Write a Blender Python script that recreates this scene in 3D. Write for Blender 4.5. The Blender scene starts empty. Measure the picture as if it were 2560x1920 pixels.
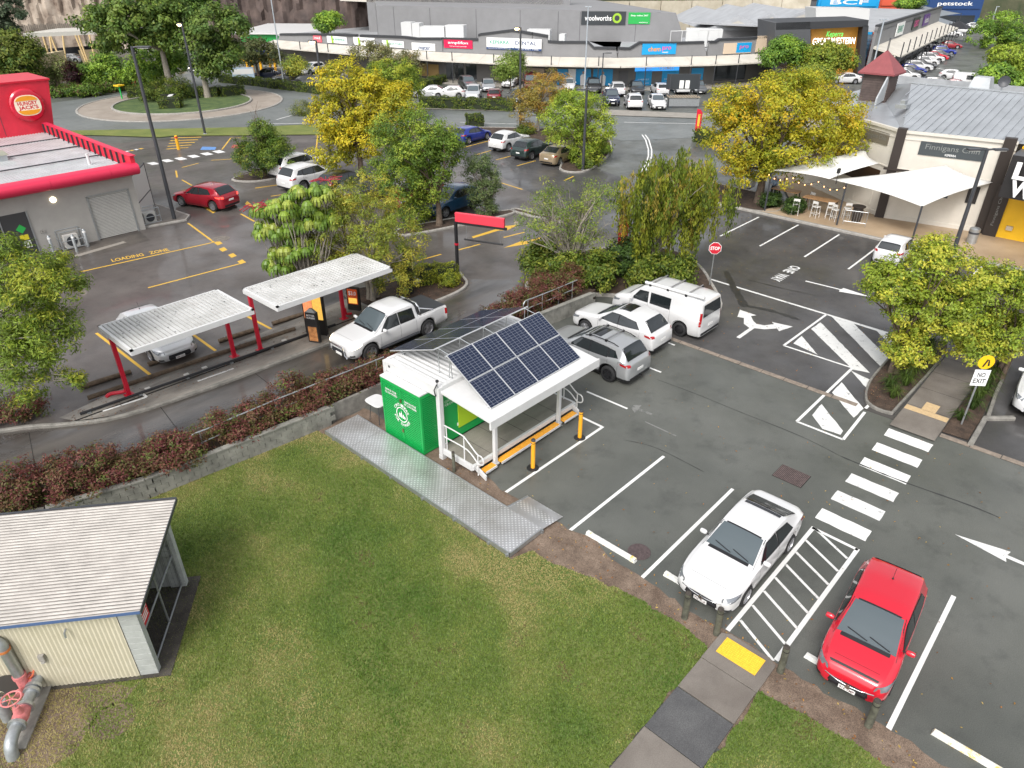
import bpy, bmesh, math, random
import numpy as np
from mathutils import Vector, Matrix
random.seed(7); RNG = np.random.default_rng(7)
R = math.radians
scene = bpy.context.scene
COL = scene.collection
# ------------------------------------------------------------------ camera, sky, sun, exposure
# site frame: +X runs along the parking-bay lines, +Y towards the drive-through, origin at the kiosk's corner post
HEAD = R(42.8); PITCH = R(30.7); CAMZ = 15.0; FPX = 1775.0
CAMX, CAMY = -13.0605, -15.5696
cam = bpy.data.objects.new('camera', bpy.data.cameras.new('camera'))
COL.objects.link(cam); scene.camera = cam
cam.location = (CAMX, CAMY, CAMZ)
cam.rotation_euler = (math.pi/2 - PITCH, 0, HEAD - math.pi/2)
cam.data.sensor_width = 36; cam.data.lens = FPX/2560*36
cam.data.clip_end = 3000; cam.data.clip_start = 0.2

SUN_EL, SUN_AZ = R(48), R(200)          # azimuth of the direction the light comes from, measured from +X
world = bpy.data.worlds.new('World'); scene.world = world; world.use_nodes = True
wn = world.node_tree.nodes; wl = world.node_tree.links
bg = wn['Background']; sky = wn.new('ShaderNodeTexSky'); sky.sky_type = 'NISHITA'; sky.sun_disc = False
sky.sun_elevation = SUN_EL; sky.sun_rotation = R(90) - SUN_AZ; sky.dust_density = 3.0; sky.air_density = 1.0
hs = wn.new('ShaderNodeHueSaturation'); hs.inputs['Saturation'].default_value = 0.2      # overcast: grey sky
wl.new(sky.outputs[0], hs.inputs['Color']); wl.new(hs.outputs[0], bg.inputs['Color'])
bg.inputs['Strength'].default_value = 0.15
sun = bpy.data.objects.new('sun', bpy.data.lights.new('sun', 'SUN')); COL.objects.link(sun)
sun.data.energy = 1.35; sun.data.angle = R(22); sun.data.color = (1.0, 0.955, 0.90)
sd = Vector((math.cos(SUN_AZ)*math.cos(SUN_EL), math.sin(SUN_AZ)*math.cos(SUN_EL), math.sin(SUN_EL)))
sun.rotation_euler = sd.to_track_quat('Z', 'Y').to_euler()
vs = scene.view_settings; vs.view_transform = 'Standard'; vs.look = 'None'; vs.gamma = 1; vs.use_curve_mapping = False
vs.exposure = 0.77
scene.render.engine = 'CYCLES'; scene.cycles.max_bounces = 5; scene.cycles.diffuse_bounces = 3; scene.cycles.glossy_bounces = 2; scene.cycles.transmission_bounces = 3; scene.cycles.transparent_max_bounces = 8

# ------------------------------------------------------------------ survey helpers: photo point -> place on the site
ch, shh = math.cos(HEAD), math.sin(HEAD)
def ray(u, v):
    a = (u-1280)/FPX; b = -(v-960)/FPX
    f = math.cos(PITCH) + b*math.sin(PITCH); z = -math.sin(PITCH) + b*math.cos(PITCH)
    return (ch*f + shh*a, shh*f - ch*a, z)
def P(u, v, z=0.0):                     # on the level z
    d = ray(u, v); t = (z-CAMZ)/d[2]
    return (CAMX+d[0]*t, CAMY+d[1]*t)
def PV(u, v, A, B):                     # on the upright plane through the ground points A, B: (along, z)
    d = ray(u, v); ex, ey = B[0]-A[0], B[1]-A[1]; l = math.hypot(ex, ey); ex /= l; ey /= l
    nx, ny = -ey, ex
    t = ((A[0]-CAMX)*nx + (A[1]-CAMY)*ny)/(d[0]*nx + d[1]*ny)
    px, py = CAMX+d[0]*t, CAMY+d[1]*t
    return ((px-A[0])*ex + (py-A[1])*ey, CAMZ+d[2]*t)
def PVxy(u, v, A, B):
    s, z = PV(u, v, A, B); l = math.hypot(B[0]-A[0], B[1]-A[1])
    return (A[0]+(B[0]-A[0])*s/l, A[1]+(B[1]-A[1])*s/l, z)
def HZ(x, y, v):                        # height at which something standing at (x, y) reaches photo row v
    dx, dy = x-CAMX, y-CAMY; f0 = dx*ch + dy*shh
    k = (960-v)/FPX; c, s = math.cos(PITCH), math.sin(PITCH)
    # (f0*s + w*c) = k*(f0*c - w*s),  w = z-CAMZ
    return CAMZ + (k*f0*c - f0*s)/(c + k*s)

# ------------------------------------------------------------------ materials
MATS = {}
def _new(name):
    m = bpy.data.materials.new(name); m.use_nodes = True; MATS[name] = m
    return m, m.node_tree.nodes, m.node_tree.links, m.node_tree.nodes['Principled BSDF']
def mat(name, col, rough=0.6, metal=0.0, var=0.0, scale=6.0, bump=0.0, bscale=None, coat=0.0, emit=None, estr=0.0, col2=None, spec=None, var_d=4):
    if name in MATS: return MATS[name]
    m, n, l, b = _new(name)
    b.inputs['Base Color'].default_value = (*col, 1); b.inputs['Roughness'].default_value = rough; b.inputs['Metallic'].default_value = metal
    if spec is not None: b.inputs['Specular IOR Level'].default_value = spec
    if coat: b.inputs['Coat Weight'].default_value = coat; b.inputs['Coat Roughness'].default_value = 0.06
    if emit: b.inputs['Emission Color'].default_value = (*emit, 1); b.inputs['Emission Strength'].default_value = estr
    if var or bump or col2:
        geo = n.new('ShaderNodeNewGeometry')
        if var or col2:
            t = n.new('ShaderNodeTexNoise'); t.inputs['Scale'].default_value = scale; t.inputs['Detail'].default_value = var_d; t.inputs['Roughness'].default_value = 0.65
            l.new(geo.outputs['Position'], t.inputs['Vector'])
            r = n.new('ShaderNodeValToRGB'); r.color_ramp.elements[0].position = 0.32; r.color_ramp.elements[1].position = 0.68
            c2 = col2 or tuple(min(1, c*(1+var)) for c in col); c1 = col if col2 else tuple(c*(1-var) for c in col)
            r.color_ramp.elements[0].color = (*c1, 1); r.color_ramp.elements[1].color = (*c2, 1)
            l.new(t.outputs['Fac'], r.inputs['Fac']); l.new(r.outputs['Color'], b.inputs['Base Color'])
        if bump:
            t2 = n.new('ShaderNodeTexNoise'); t2.inputs['Scale'].default_value = bscale or 60; t2.inputs['Detail'].default_value = 3
            l.new(geo.outputs['Position'], t2.inputs['Vector'])
            bp = n.new('ShaderNodeBump'); bp.inputs['Strength'].default_value = bump; bp.inputs['Distance'].default_value = 0.02
            l.new(t2.outputs['Fac'], bp.inputs['Height']); l.new(bp.outputs['Normal'], b.inputs['Normal'])
    return m
def ground_mat(name, c_lo, c_hi, rough=(0.45, 0.8), big=0.35, speck=0.25, stain=None, stain_amt=0.0, stretch=None, wet=0.0):
    """asphalt / concrete: broad tone patches, aggregate speckle, stains, uneven damp sheen"""
    m, n, l, b = _new(name)
    geo = n.new('ShaderNodeNewGeometry'); vec = geo.outputs['Position']
    if stretch:
        mp = n.new('ShaderNodeMapping'); mp.inputs['Scale'].default_value = stretch; l.new(vec, mp.inputs['Vector']); vec2 = mp.outputs['Vector']
    else: vec2 = vec
    def noise(s, d=5, ro=0.6, v=vec):
        t = n.new('ShaderNodeTexNoise'); t.inputs['Scale'].default_value = s; t.inputs['Detail'].default_value = d; t.inputs['Roughness'].default_value = ro
        l.new(v, t.inputs['Vector']); return t.outputs['Fac']
    def ramp(f, a, bb, ca, cb):
        r = n.new('ShaderNodeValToRGB'); r.color_ramp.elements[0].position = a; r.color_ramp.elements[1].position = bb
        r.color_ramp.elements[0].color = (*ca, 1); r.color_ramp.elements[1].color = (*cb, 1); l.new(f, r.inputs['Fac']); return r.outputs['Color']
    def mix(f, a, bb, mode='MIX'):
        x = n.new('ShaderNodeMix'); x.data_type = 'RGBA'; x.blend_type = mode
        if isinstance(f, float): x.inputs[0].default_value = f
        else: l.new(f, x.inputs[0])
        l.new(a, x.inputs[6]); l.new(bb, x.inputs[7]); return x.outputs[2]
    base = ramp(noise(big, 6, 0.62, vec2), 0.33, 0.67, c_lo, c_hi)
    sp = ramp(noise(45, 2, 0.5), 0.3, 0.7, (1-speck,)*3, (1+speck,)*3)
    o = mix(1.0, base, sp, 'MULTIPLY')
    if stain:
        st = ramp(noise(0.9, 7, 0.7, vec2), 0.52, 0.72, (0,0,0), (1,1,1))
        sc = n.new('ShaderNodeRGB'); sc.outputs[0].default_value = (*stain, 1)
        ml = n.new('ShaderNodeMath'); ml.operation = 'MULTIPLY'; ml.inputs[1].default_value = stain_amt; l.new(st, ml.inputs[0])
        o = mix(ml.outputs[0], o, sc.outputs[0])
    l.new(o, b.inputs['Base Color'])
    rr = n.new('ShaderNodeMapRange'); rr.inputs[1].default_value = 0.35; rr.inputs[2].default_value = 0.65; rr.inputs[3].default_value = rough[0]; rr.inputs[4].default_value = rough[1]
    l.new(noise(0.28, 5, 0.6, vec2), rr.inputs[0]); l.new(rr.outputs[0], b.inputs['Roughness'])
    if wet:                             # film of rain water lying in patches
        wr = n.new('ShaderNodeMapRange'); wr.inputs[1].default_value = 0.42; wr.inputs[2].default_value = 0.58; wr.inputs[3].default_value = 0.0; wr.inputs[4].default_value = wet
        l.new(noise(0.33, 4, 0.55, vec2), wr.inputs[0]); l.new(wr.outputs[0], b.inputs['Coat Weight']); b.inputs['Coat Roughness'].default_value = 0.08
    bp = n.new('ShaderNodeBump'); bp.inputs['Strength'].default_value = 0.25; bp.inputs['Distance'].default_value = 0.008
    l.new(noise(70, 2), bp.inputs['Height']); l.new(bp.outputs['Normal'], b.inputs['Normal'])
    return m
def paint_mat(name, col, wear=0.5, under=(0.06, 0.06, 0.06), rough=0.6):
    """road paint with worn specks that show the asphalt"""
    m, n, l, b = _new(name)
    geo = n.new('ShaderNodeNewGeometry'); t = n.new('ShaderNodeTexNoise'); t.inputs['Scale'].default_value = 3.2; t.inputs['Detail'].default_value = 10; t.inputs['Roughness'].default_value = 0.82
    l.new(geo.outputs['Position'], t.inputs['Vector'])
    r = n.new('ShaderNodeValToRGB'); e = r.color_ramp.elements; th = 0.24 + 0.2*wear
    e[0].position = th; e[0].color = (*under, 1); e[1].position = th+0.07; e[1].color = (*[c*0.9 for c in col], 1)
    x = e.new(0.75); x.color = (*col, 1)
    l.new(t.outputs['Fac'], r.inputs['Fac']); l.new(r.outputs['Color'], b.inputs['Base Color']); b.inputs['Roughness'].default_value = rough
    return m
def leaf_mat(name='leaf', trans=0.38, rough=0.55):
    m, n, l, b = _new(name)
    at = n.new('ShaderNodeAttribute'); at.attribute_name = 'tint'
    l.new(at.outputs['Color'], b.inputs['Base Color']); b.inputs['Roughness'].default_value = rough
    b.inputs['Specular IOR Level'].default_value = 0.35
    tr = n.new('ShaderNodeBsdfTranslucent'); l.new(at.outputs['Color'], tr.inputs['Color'])
    mx = n.new('ShaderNodeMixShader'); mx.inputs[0].default_value = trans
    l.new(b.outputs[0], mx.inputs[1]); l.new(tr.outputs[0], mx.inputs[2]); l.new(mx.outputs[0], n['Material Output'].inputs['Surface'])
    return m

# ------------------------------------------------------------------ mesh builder
class MB:
    def __init__(s): s.v = []; s.f = []; s.m = []
    def add(s, vs, fs, mi=0):
        o = len(s.v); s.v += [tuple(p) for p in vs]; s.f += [tuple(i+o for i in f) for f in fs]; s.m += [mi]*len(fs); return s
    def box(s, x0, x1, y0, y1, z0, z1, mi=0):
        return s.add([(x0,y0,z0),(x1,y0,z0),(x1,y1,z0),(x0,y1,z0),(x0,y0,z1),(x1,y0,z1),(x1,y1,z1),(x0,y1,z1)],
                     [(0,3,2,1),(4,5,6,7),(0,1,5,4),(1,2,6,5),(2,3,7,6),(3,0,4,7)], mi)
    def hexa(s, p, mi=0):               # 8 points: 4 bottom ccw, 4 top ccw
        return s.add(p, [(0,3,2,1),(4,5,6,7),(0,1,5,4),(1,2,6,5),(2,3,7,6),(3,0,4,7)], mi)
    def obox(s, c, d, rz=0.0, mi=0):    # oriented box, centre of base c, dims d
        cx, cy, cz = c; co, si = math.cos(rz), math.sin(rz); hx, hy = d[0]/2, d[1]/2
        q = [(cx+co*a-si*b, cy+si*a+co*b) for a, b in ((-hx,-hy),(hx,-hy),(hx,hy),(-hx,hy))]
        return s.hexa([(*p, cz) for p in q]+[(*p, cz+d[2]) for p in q], mi)
    def prism(s, poly, z0, z1, mi=0):
        n = len(poly); a = sum(poly[i][0]*poly[(i+1)%n][1]-poly[(i+1)%n][0]*poly[i][1] for i in range(n))
        if a < 0: poly = poly[::-1]
        return s.add([(*p[:2], z0) for p in poly]+[(*p[:2], z1) for p in poly],
                     [tuple(range(n))[::-1], tuple(range(n, 2*n))]+[(i, (i+1)%n, (i+1)%n+n, i+n) for i in range(n)], mi)
    def sheet(s, poly, z, mi=0):
        n = len(poly); a = sum(poly[i][0]*poly[(i+1)%n][1]-poly[(i+1)%n][0]*poly[i][1] for i in range(n))
        if a < 0: poly = poly[::-1]
        return s.add([(*p[:2], z) for p in poly], [tuple(range(n))], mi)
    def tube(s, pts, r, n=8, mi=0, caps=True):
        pts = [Vector(p) for p in pts]; k = len(pts)
        rs = r if isinstance(r, (list, tuple)) else [r]*k
        vs = []; prev = None
        for i, p in enumerate(pts):
            t = (pts[min(i+1, k-1)]-pts[max(i-1, 0)])
            if t.length < 1e-9: t = Vector((0,0,1))
            t.normalize()
            if prev is None:
                x = t.cross(Vector((0,0,1)))
                if x.length < 1e-3: x = t.cross(Vector((1,0,0)))
            else:
                x = prev - t*prev.dot(t)
                if x.length < 1e-6: x = t.cross(Vector((0.3,0.9,0.1)))
            x.normalize(); prev = x; y = t.cross(x)
            vs += [p + (x*math.cos(2*math.pi*j/n) + y*math.sin(2*math.pi*j/n))*rs[i] for j in range(n)]
        fs = [(i*n+j, i*n+(j+1)%n, (i+1)*n+(j+1)%n, (i+1)*n+j) for i in range(k-1) for j in range(n)]
        if caps: fs += [tuple(range(n))[::-1], tuple(range((k-1)*n, k*n))]
        return s.add(vs, fs, mi)
    def lathe(s, prof, n=16, c=(0,0,0), mi=0):     # prof: (r, z)
        k = len(prof); vs = []
        for r, z in prof: vs += [(c[0]+r*math.cos(2*math.pi*j/n), c[1]+r*math.sin(2*math.pi*j/n), c[2]+z) for j in range(n)]
        fs = [(i*n+j, i*n+(j+1)%n, (i+1)*n+(j+1)%n, (i+1)*n+j) for i in range(k-1) for j in range(n)]
        fs += [tuple(range(n))[::-1], tuple(range((k-1)*n, k*n))]
        return s.add(vs, fs, mi)
    def mesh(s, name, mats, smooth=False, sharp=None):
        me = bpy.data.meshes.new(name); me.from_pydata(s.v, [], s.f)
        for m in (mats if isinstance(mats, (list, tuple)) else [mats]): me.materials.append(m)
        if any(s.m): me.polygons.foreach_set('material_index', s.m)
        if smooth:
            me.polygons.foreach_set('use_smooth', [True]*len(me.polygons))
            if sharp: me.set_sharp_from_angle(angle=R(sharp))
        me.update(); return me
    def build(s, name, mats, parent=None, smooth=False, sharp=40, bevel=0.0, loc=None):
        o = bpy.data.objects.new(name, s.mesh(name, mats, smooth, sharp)); COL.objects.link(o)
        if parent is not None: o.parent = parent
        if loc: o.location = loc
        if bevel:
            md = o.modifiers.new('bevel', 'BEVEL'); md.width = bevel; md.segments = 2; md.limit_method = 'ANGLE'; md.angle_limit = R(40)
        return o
def link(name, me, parent=None, loc=(0,0,0), rz=0.0, sc=None):
    o = bpy.data.objects.new(name, me); COL.objects.link(o); o.parent = parent; o.location = loc; o.rotation_euler = (0,0,rz)
    if sc: o.scale = (sc, sc, sc) if isinstance(sc, (int, float)) else sc
    return o
def tag(o, label=None, cat=None, group=None, kind=None):
    if label: o['label'] = label
    if cat: o['category'] = cat
    if group: o['group'] = group
    if kind: o['kind'] = kind
    return o
def thing(name, loc, label, cat, group=None, rz=0.0, sc=None):
    o = link(name, None, None, loc, rz, sc); return tag(o, label, cat, group)
def struct(o): o['kind'] = 'structure'; return o
def text(s, w, h, m, parent=None, name='lettering', mtx=None, bold=0.0, depth=0.006, shear=0.0, space=1.0):
    """flat lettering fitted to w x h, centred on the local origin in the XY plane"""
    cu = bpy.data.curves.new('t', 'FONT'); cu.body = s; cu.size = 1; cu.align_x = 'CENTER'; cu.offset = bold; cu.shear = shear; cu.resolution_u = 3; cu.space_character = space
    to = bpy.data.objects.new('t', cu); COL.objects.link(to)
    dg = bpy.context.evaluated_depsgraph_get(); dg.update()
    me = bpy.data.meshes.new_from_object(to.evaluated_get(dg)); bpy.data.objects.remove(to); bpy.data.curves.remove(cu)
    n = len(me.vertices); a = np.zeros(n*3); me.vertices.foreach_get('co', a); a = a.reshape(-1, 3)
    lo, hi = a.min(0), a.max(0); a = (a-(lo+hi)/2)
    a[:,0] *= w/max(1e-6, hi[0]-lo[0]); a[:,1] *= h/max(1e-6, hi[1]-lo[1]); a[:,2] = 0
    me.vertices.foreach_set('co', a.ravel()); me.materials.clear(); me.materials.append(m); me.name = name; me.update()
    o = bpy.data.objects.new(name, me); COL.objects.link(o); o.parent = parent
    if mtx is not None: o.matrix_local = mtx
    return o
def frame(o, ex, ey):                   # matrix whose local X, Y run along ex, ey
    ex = Vector(ex).normalized(); ey = Vector(ey); ey = (ey-ex*ey.dot(ex)).normalized(); ez = ex.cross(ey)
    return Matrix(((ex.x,ey.x,ez.x,o[0]),(ex.y,ey.y,ez.y,o[1]),(ex.z,ey.z,ez.z,o[2]),(0,0,0,1)))
def disc(cx, cy, r, n=24, a0=0, a1=2*math.pi): return [(cx+r*math.cos(a0+(a1-a0)*i/n), cy+r*math.sin(a0+(a1-a0)*i/n)) for i in range(n)]

WHITE = mat('white_paint', (0.60,0.60,0.595), 0.4, var=0.04, scale=3)
BLACK = mat('black_plastic', (0.018,0.018,0.02), 0.5)
STEEL = mat('galvanised_steel', (0.42,0.44,0.45), 0.42, 0.75, var=0.12, scale=8)
CONC = mat('concrete', (0.30,0.285,0.26), 0.85, var=0.22, scale=4, bump=0.2, bscale=90)
CONCD = mat('weathered_concrete', (0.20,0.19,0.17), 0.85, var=0.3, scale=3, bump=0.2, bscale=80)
RED = mat('red_enamel', (0.56,0.012,0.035), 0.38, var=0.06, scale=2)
GREEN = mat('green_enamel', (0.008,0.33,0.07), 0.35, var=0.04, scale=2)
YEL = mat('yellow_enamel', (0.83,0.42,0.02), 0.42, var=0.06, scale=4)
DGREY = mat('charcoal_metal', (0.045,0.048,0.055), 0.45, var=0.1, scale=4)
SIGNW = mat('sign_white', (0.82,0.82,0.81), 0.45)
GLASS = mat('window_glass', (0.025,0.03,0.035), 0.05, 0.0, spec=0.8)

# ------------------------------------------------------------------ vehicles
def pchip(pts):
    x = np.array([p[0] for p in pts], float); y = np.array([p[1] for p in pts], float)
    h = np.diff(x); d = np.diff(y)/h; m = np.zeros_like(x); m[0] = d[0]; m[-1] = d[-1]
    for i in range(1, len(x)-1):
        m[i] = 0 if d[i-1]*d[i] <= 0 else 2*d[i-1]*d[i]/(d[i-1]+d[i])
    def f(q):
        q = min(max(q, x[0]), x[-1]); i = min(int(np.searchsorted(x, q, 'right'))-1, len(h)-1); t = (q-x[i])/h[i]
        return float(y[i]*(1+2*t)*(1-t)**2 + m[i]*h[i]*t*(1-t)**2 + y[i+1]*t*t*(3-2*t) + m[i+1]*h[i]*t*t*(t-1))
    return f
TYRE = mat('tyre_rubber', (0.016,0.016,0.017), 0.8)
ALLOY = mat('alloy_rim', (0.42,0.42,0.44), 0.35, 0.8)
DRIM = mat('dark_rim', (0.03,0.03,0.033), 0.4, 0.5)
CGLASS = mat('car_glass', (0.014,0.018,0.02), 0.06, spec=0.9)
WSG = mat('windscreen_sky_tint', (0.075,0.095,0.105), 0.05, spec=0.9)  # paler than the side glass: sky reflection painted into the base colour
CTRIM = mat('car_black_trim', (0.012,0.012,0.014), 0.4)
CHROME = mat('chrome', (0.7,0.7,0.72), 0.15, 1.0)
LAMPC = mat('clear_lamp', (0.20,0.215,0.235), 0.1, 0.3, spec=0.9)
LAMPR = mat('red_lamp', (0.35,0.008,0.012), 0.15)
LAMPON = mat('brake_lamp_lit', (0.5,0.02,0.02), 0.2, emit=(1.0,0.05,0.03), estr=2.2)
HEADON = mat('headlamp_lit', (0.9,0.85,0.7), 0.2, emit=(1.0,0.86,0.6), estr=3.5)
PLATE = mat('number_plate', (0.72,0.72,0.70), 0.45)
PLTXT = mat('number_plate_ink', (0.10,0.02,0.03), 0.5)
SUNROOF = mat('sunroof_glass', (0.012,0.013,0.016), 0.08)
PAINT = {}
def paint(name, col, metal=0.0):
    if name not in PAINT: PAINT[name] = mat('car_paint_'+name, col, 0.28, metal, coat=0.8)
    return PAINT[name]
paint('white', (0.60,0.60,0.60)); paint('silver', (0.42,0.43,0.44), 0.5); paint('red', (0.52,0.008,0.025)); paint('crimson', (0.30,0.006,0.018), 0.2)
paint('blue', (0.012,0.03,0.26), 0.2); paint('teal', (0.012,0.06,0.13), 0.2); paint('gold', (0.36,0.28,0.18), 0.4); paint('pine', (0.022,0.04,0.038), 0.2)
paint('black', (0.012,0.012,0.014)); paint('grey', (0.10,0.105,0.11), 0.4); paint('navy', (0.010,0.018,0.05), 0.2); paint('maroon', (0.14,0.006,0.014), 0.2)
paint('lightsilver', (0.58,0.59,0.60), 0.35)
CARS = {
 'sedan': dict(L=4.58, W=1.795, wb=(0.93,3.63), r=0.325, tum=0.74,
   top=[(0,.50),(.03,.60),(.10,.70),(.35,.79),(.9,.92),(1.33,1.0),(1.75,1.22),(2.15,1.395),(2.5,1.445),(2.95,1.455),(3.35,1.41),(3.75,1.25),(4.1,1.10),(4.38,1.07),(4.52,1.02),(4.56,.9),(4.58,.72)],
   belt=[(0,.46),(.06,.56),(.4,.70),(1.3,.88),(2.6,.94),(3.6,.98),(4.3,.98),(4.5,.93),(4.58,.66)],
   ws=(1.36,2.12,.80,.66), rw=(3.36,4.06,.62,.70), sw=[((1.62,.95),(2.62,.97),(2.58,1.34),(2.12,1.30)),((2.68,.97),(3.55,1.02),(3.30,1.26),(2.66,1.34))]),
 'hatch': dict(L=4.34, W=1.795, wb=(0.90,3.55), r=0.325, tum=0.74,
   top=[(0,.50),(.03,.60),(.10,.70),(.35,.80),(.85,.92),(1.22,1.0),(1.65,1.23),(2.05,1.40),(2.5,1.45),(3.0,1.45),(3.5,1.41),(3.72,1.36),(4.0,1.14),(4.2,.98),(4.30,.88),(4.34,.70)],
   belt=[(0,.46),(.06,.56),(.4,.70),(1.2,.88),(2.5,.94),(3.4,1.0),(4.0,1.0),(4.2,.9),(4.34,.62)],
   ws=(1.25,2.02,.80,.66), rw=(3.66,4.12,.62,.70), sw=[((1.52,.95),(2.50,.97),(2.46,1.34),(2.02,1.30)),((2.56,.97),(3.50,1.06),(3.22,1.29),(2.54,1.34))]),
 'mpv': dict(L=3.99, W=1.70, wb=(0.82,3.35), r=0.305, tum=0.76,
   top=[(0,.52),(.03,.64),(.10,.76),(.3,.87),(.65,.97),(.88,1.03),(1.35,1.26),(1.85,1.46),(2.3,1.515),(2.8,1.52),(3.3,1.48),(3.6,1.42),(3.8,1.16),(3.92,1.0),(3.97,.88),(3.99,.70)],
   belt=[(0,.47),(.06,.58),(.35,.75),(.9,.90),(2.3,.97),(3.2,1.03),(3.7,1.04),(3.9,.9),(3.99,.62)],
   ws=(0.93,1.82,.80,.66), rw=(3.58,3.88,.62,.70), sw=[((1.22,.97),(2.20,.99),(2.18,1.40),(1.76,1.36)),((2.26,.99),(3.30,1.08),(3.02,1.35),(2.24,1.40))]),
 'suv': dict(L=4.60, W=1.86, wb=(0.93,3.62), r=0.36, tum=0.74, clad=True,
   top=[(0,.60),(.03,.74),(.09,.86),(.35,.97),(.95,1.06),(1.28,1.12),(1.72,1.38),(2.12,1.58),(2.6,1.66),(3.2,1.66),(3.8,1.62),(4.08,1.56),(4.32,1.28),(4.46,1.08),(4.56,.98),(4.60,.78)],
   belt=[(0,.54),(.06,.68),(.4,.86),(1.2,1.02),(2.5,1.07),(3.5,1.13),(4.2,1.12),(4.45,1.0),(4.60,.70)],
   ws=(1.32,2.08,.80,.67), rw=(4.06,4.40,.62,.72), sw=[((1.56,1.09),(2.58,1.10),(2.56,1.50),(2.08,1.47)),((2.64,1.10),(3.50,1.14),(3.48,1.47),(2.62,1.50)),((3.56,1.16),(4.00,1.22),(3.78,1.43),(3.54,1.46))]),
 'crossover': dict(L=4.55, W=1.84, wb=(0.92,3.62), r=0.355, tum=0.72, clad=True,
   top=[(0,.58),(.03,.72),(.10,.84),(.4,.96),(1.05,1.06),(1.42,1.13),(1.9,1.38),(2.3,1.57),(2.75,1.65),(3.2,1.64),(3.7,1.57),(3.95,1.51),(4.25,1.22),(4.40,1.06),(4.50,.96),(4.55,.76)],
   belt=[(0,.52),(.06,.66),(.4,.84),(1.3,1.02),(2.5,1.07),(3.5,1.14),(4.1,1.13),(4.4,.98),(4.55,.68)],
   ws=(1.46,2.26,.80,.66), rw=(3.92,4.32,.60,.72), sw=[((1.72,1.09),(2.66,1.10),(2.64,1.49),(2.26,1.46)),((2.72,1.10),(3.80,1.18),(3.52,1.41),(2.70,1.49))]),
 'van': dict(L=4.97, W=1.98, wb=(1.0,3.93), r=0.34, tum=0.86,
   top=[(0,.62),(.03,.78),(.09,.92),(.3,1.05),(.75,1.18),(.95,1.26),(1.35,1.62),(1.75,1.88),(2.1,1.95),(2.8,1.98),(4.2,1.98),(4.75,1.95),(4.87,1.86),(4.93,1.4),(4.96,1.0),(4.97,.75)],
   belt=[(0,.54),(.06,.70),(.4,.92),(1.0,1.08),(2.2,1.14),(4.6,1.14),(4.9,1.05),(4.97,.66)],
   ws=(0.98,1.68,.82,.74), rw=None, sw=[((1.22,1.16),(2.08,1.17),(2.06,1.66),(1.62,1.62)),((2.24,1.17),(3.28,1.17),(3.28,1.66),(2.24,1.66))]),
 'ute': dict(L=5.12, W=1.80, wb=(0.92,3.97), r=0.375, tum=0.76,
   top=[(0,.64),(.03,.80),(.09,.92),(.35,1.0),(.95,1.06),(1.28,1.11),(1.7,1.38),(2.08,1.62),(2.5,1.70),(3.05,1.70),(3.38,1.64),(3.46,1.5),(3.50,1.2),(3.53,1.10),(3.7,1.09),(4.9,1.09),(5.06,1.08),(5.10,1.0),(5.12,.80)],
   belt=[(0,.56),(.06,.72),(.4,.90),(1.25,1.0),(2.4,1.03),(3.4,1.04),(3.55,1.04),(4.9,1.04),(5.05,1.02),(5.12,.74)],
   ws=(1.32,2.04,.82,.68), rw=(3.40,3.505,.66,.72), sw=[((1.56,1.07),(2.46,1.08),(2.44,1.53),(2.04,1.50)),((2.54,1.08),(3.28,1.08),(3.24,1.50),(2.52,1.53))]),
 'mini': dict(L=3.60, W=1.60, wb=(0.72,3.10), r=0.285, tum=0.75,
   top=[(0,.52),(.03,.64),(.10,.75),(.3,.86),(.6,.95),(.86,1.02),(1.25,1.26),(1.65,1.43),(2.1,1.48),(2.6,1.48),(3.05,1.43),(3.25,1.36),(3.42,1.10),(3.52,.96),(3.57,.85),(3.60,.66)],
   belt=[(0,.46),(.06,.58),(.35,.74),(.9,.88),(2.0,.95),(2.9,1.02),(3.3,1.02),(3.5,.9),(3.60,.60)],
   ws=(0.90,1.62,.80,.67), rw=(3.22,3.46,.62,.70), sw=[((1.16,.95),(2.02,.97),(2.0,1.36),(1.58,1.32)),((2.08,.97),(2.94,1.06),(2.72,1.31),(2.06,1.36))]),
}
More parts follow.
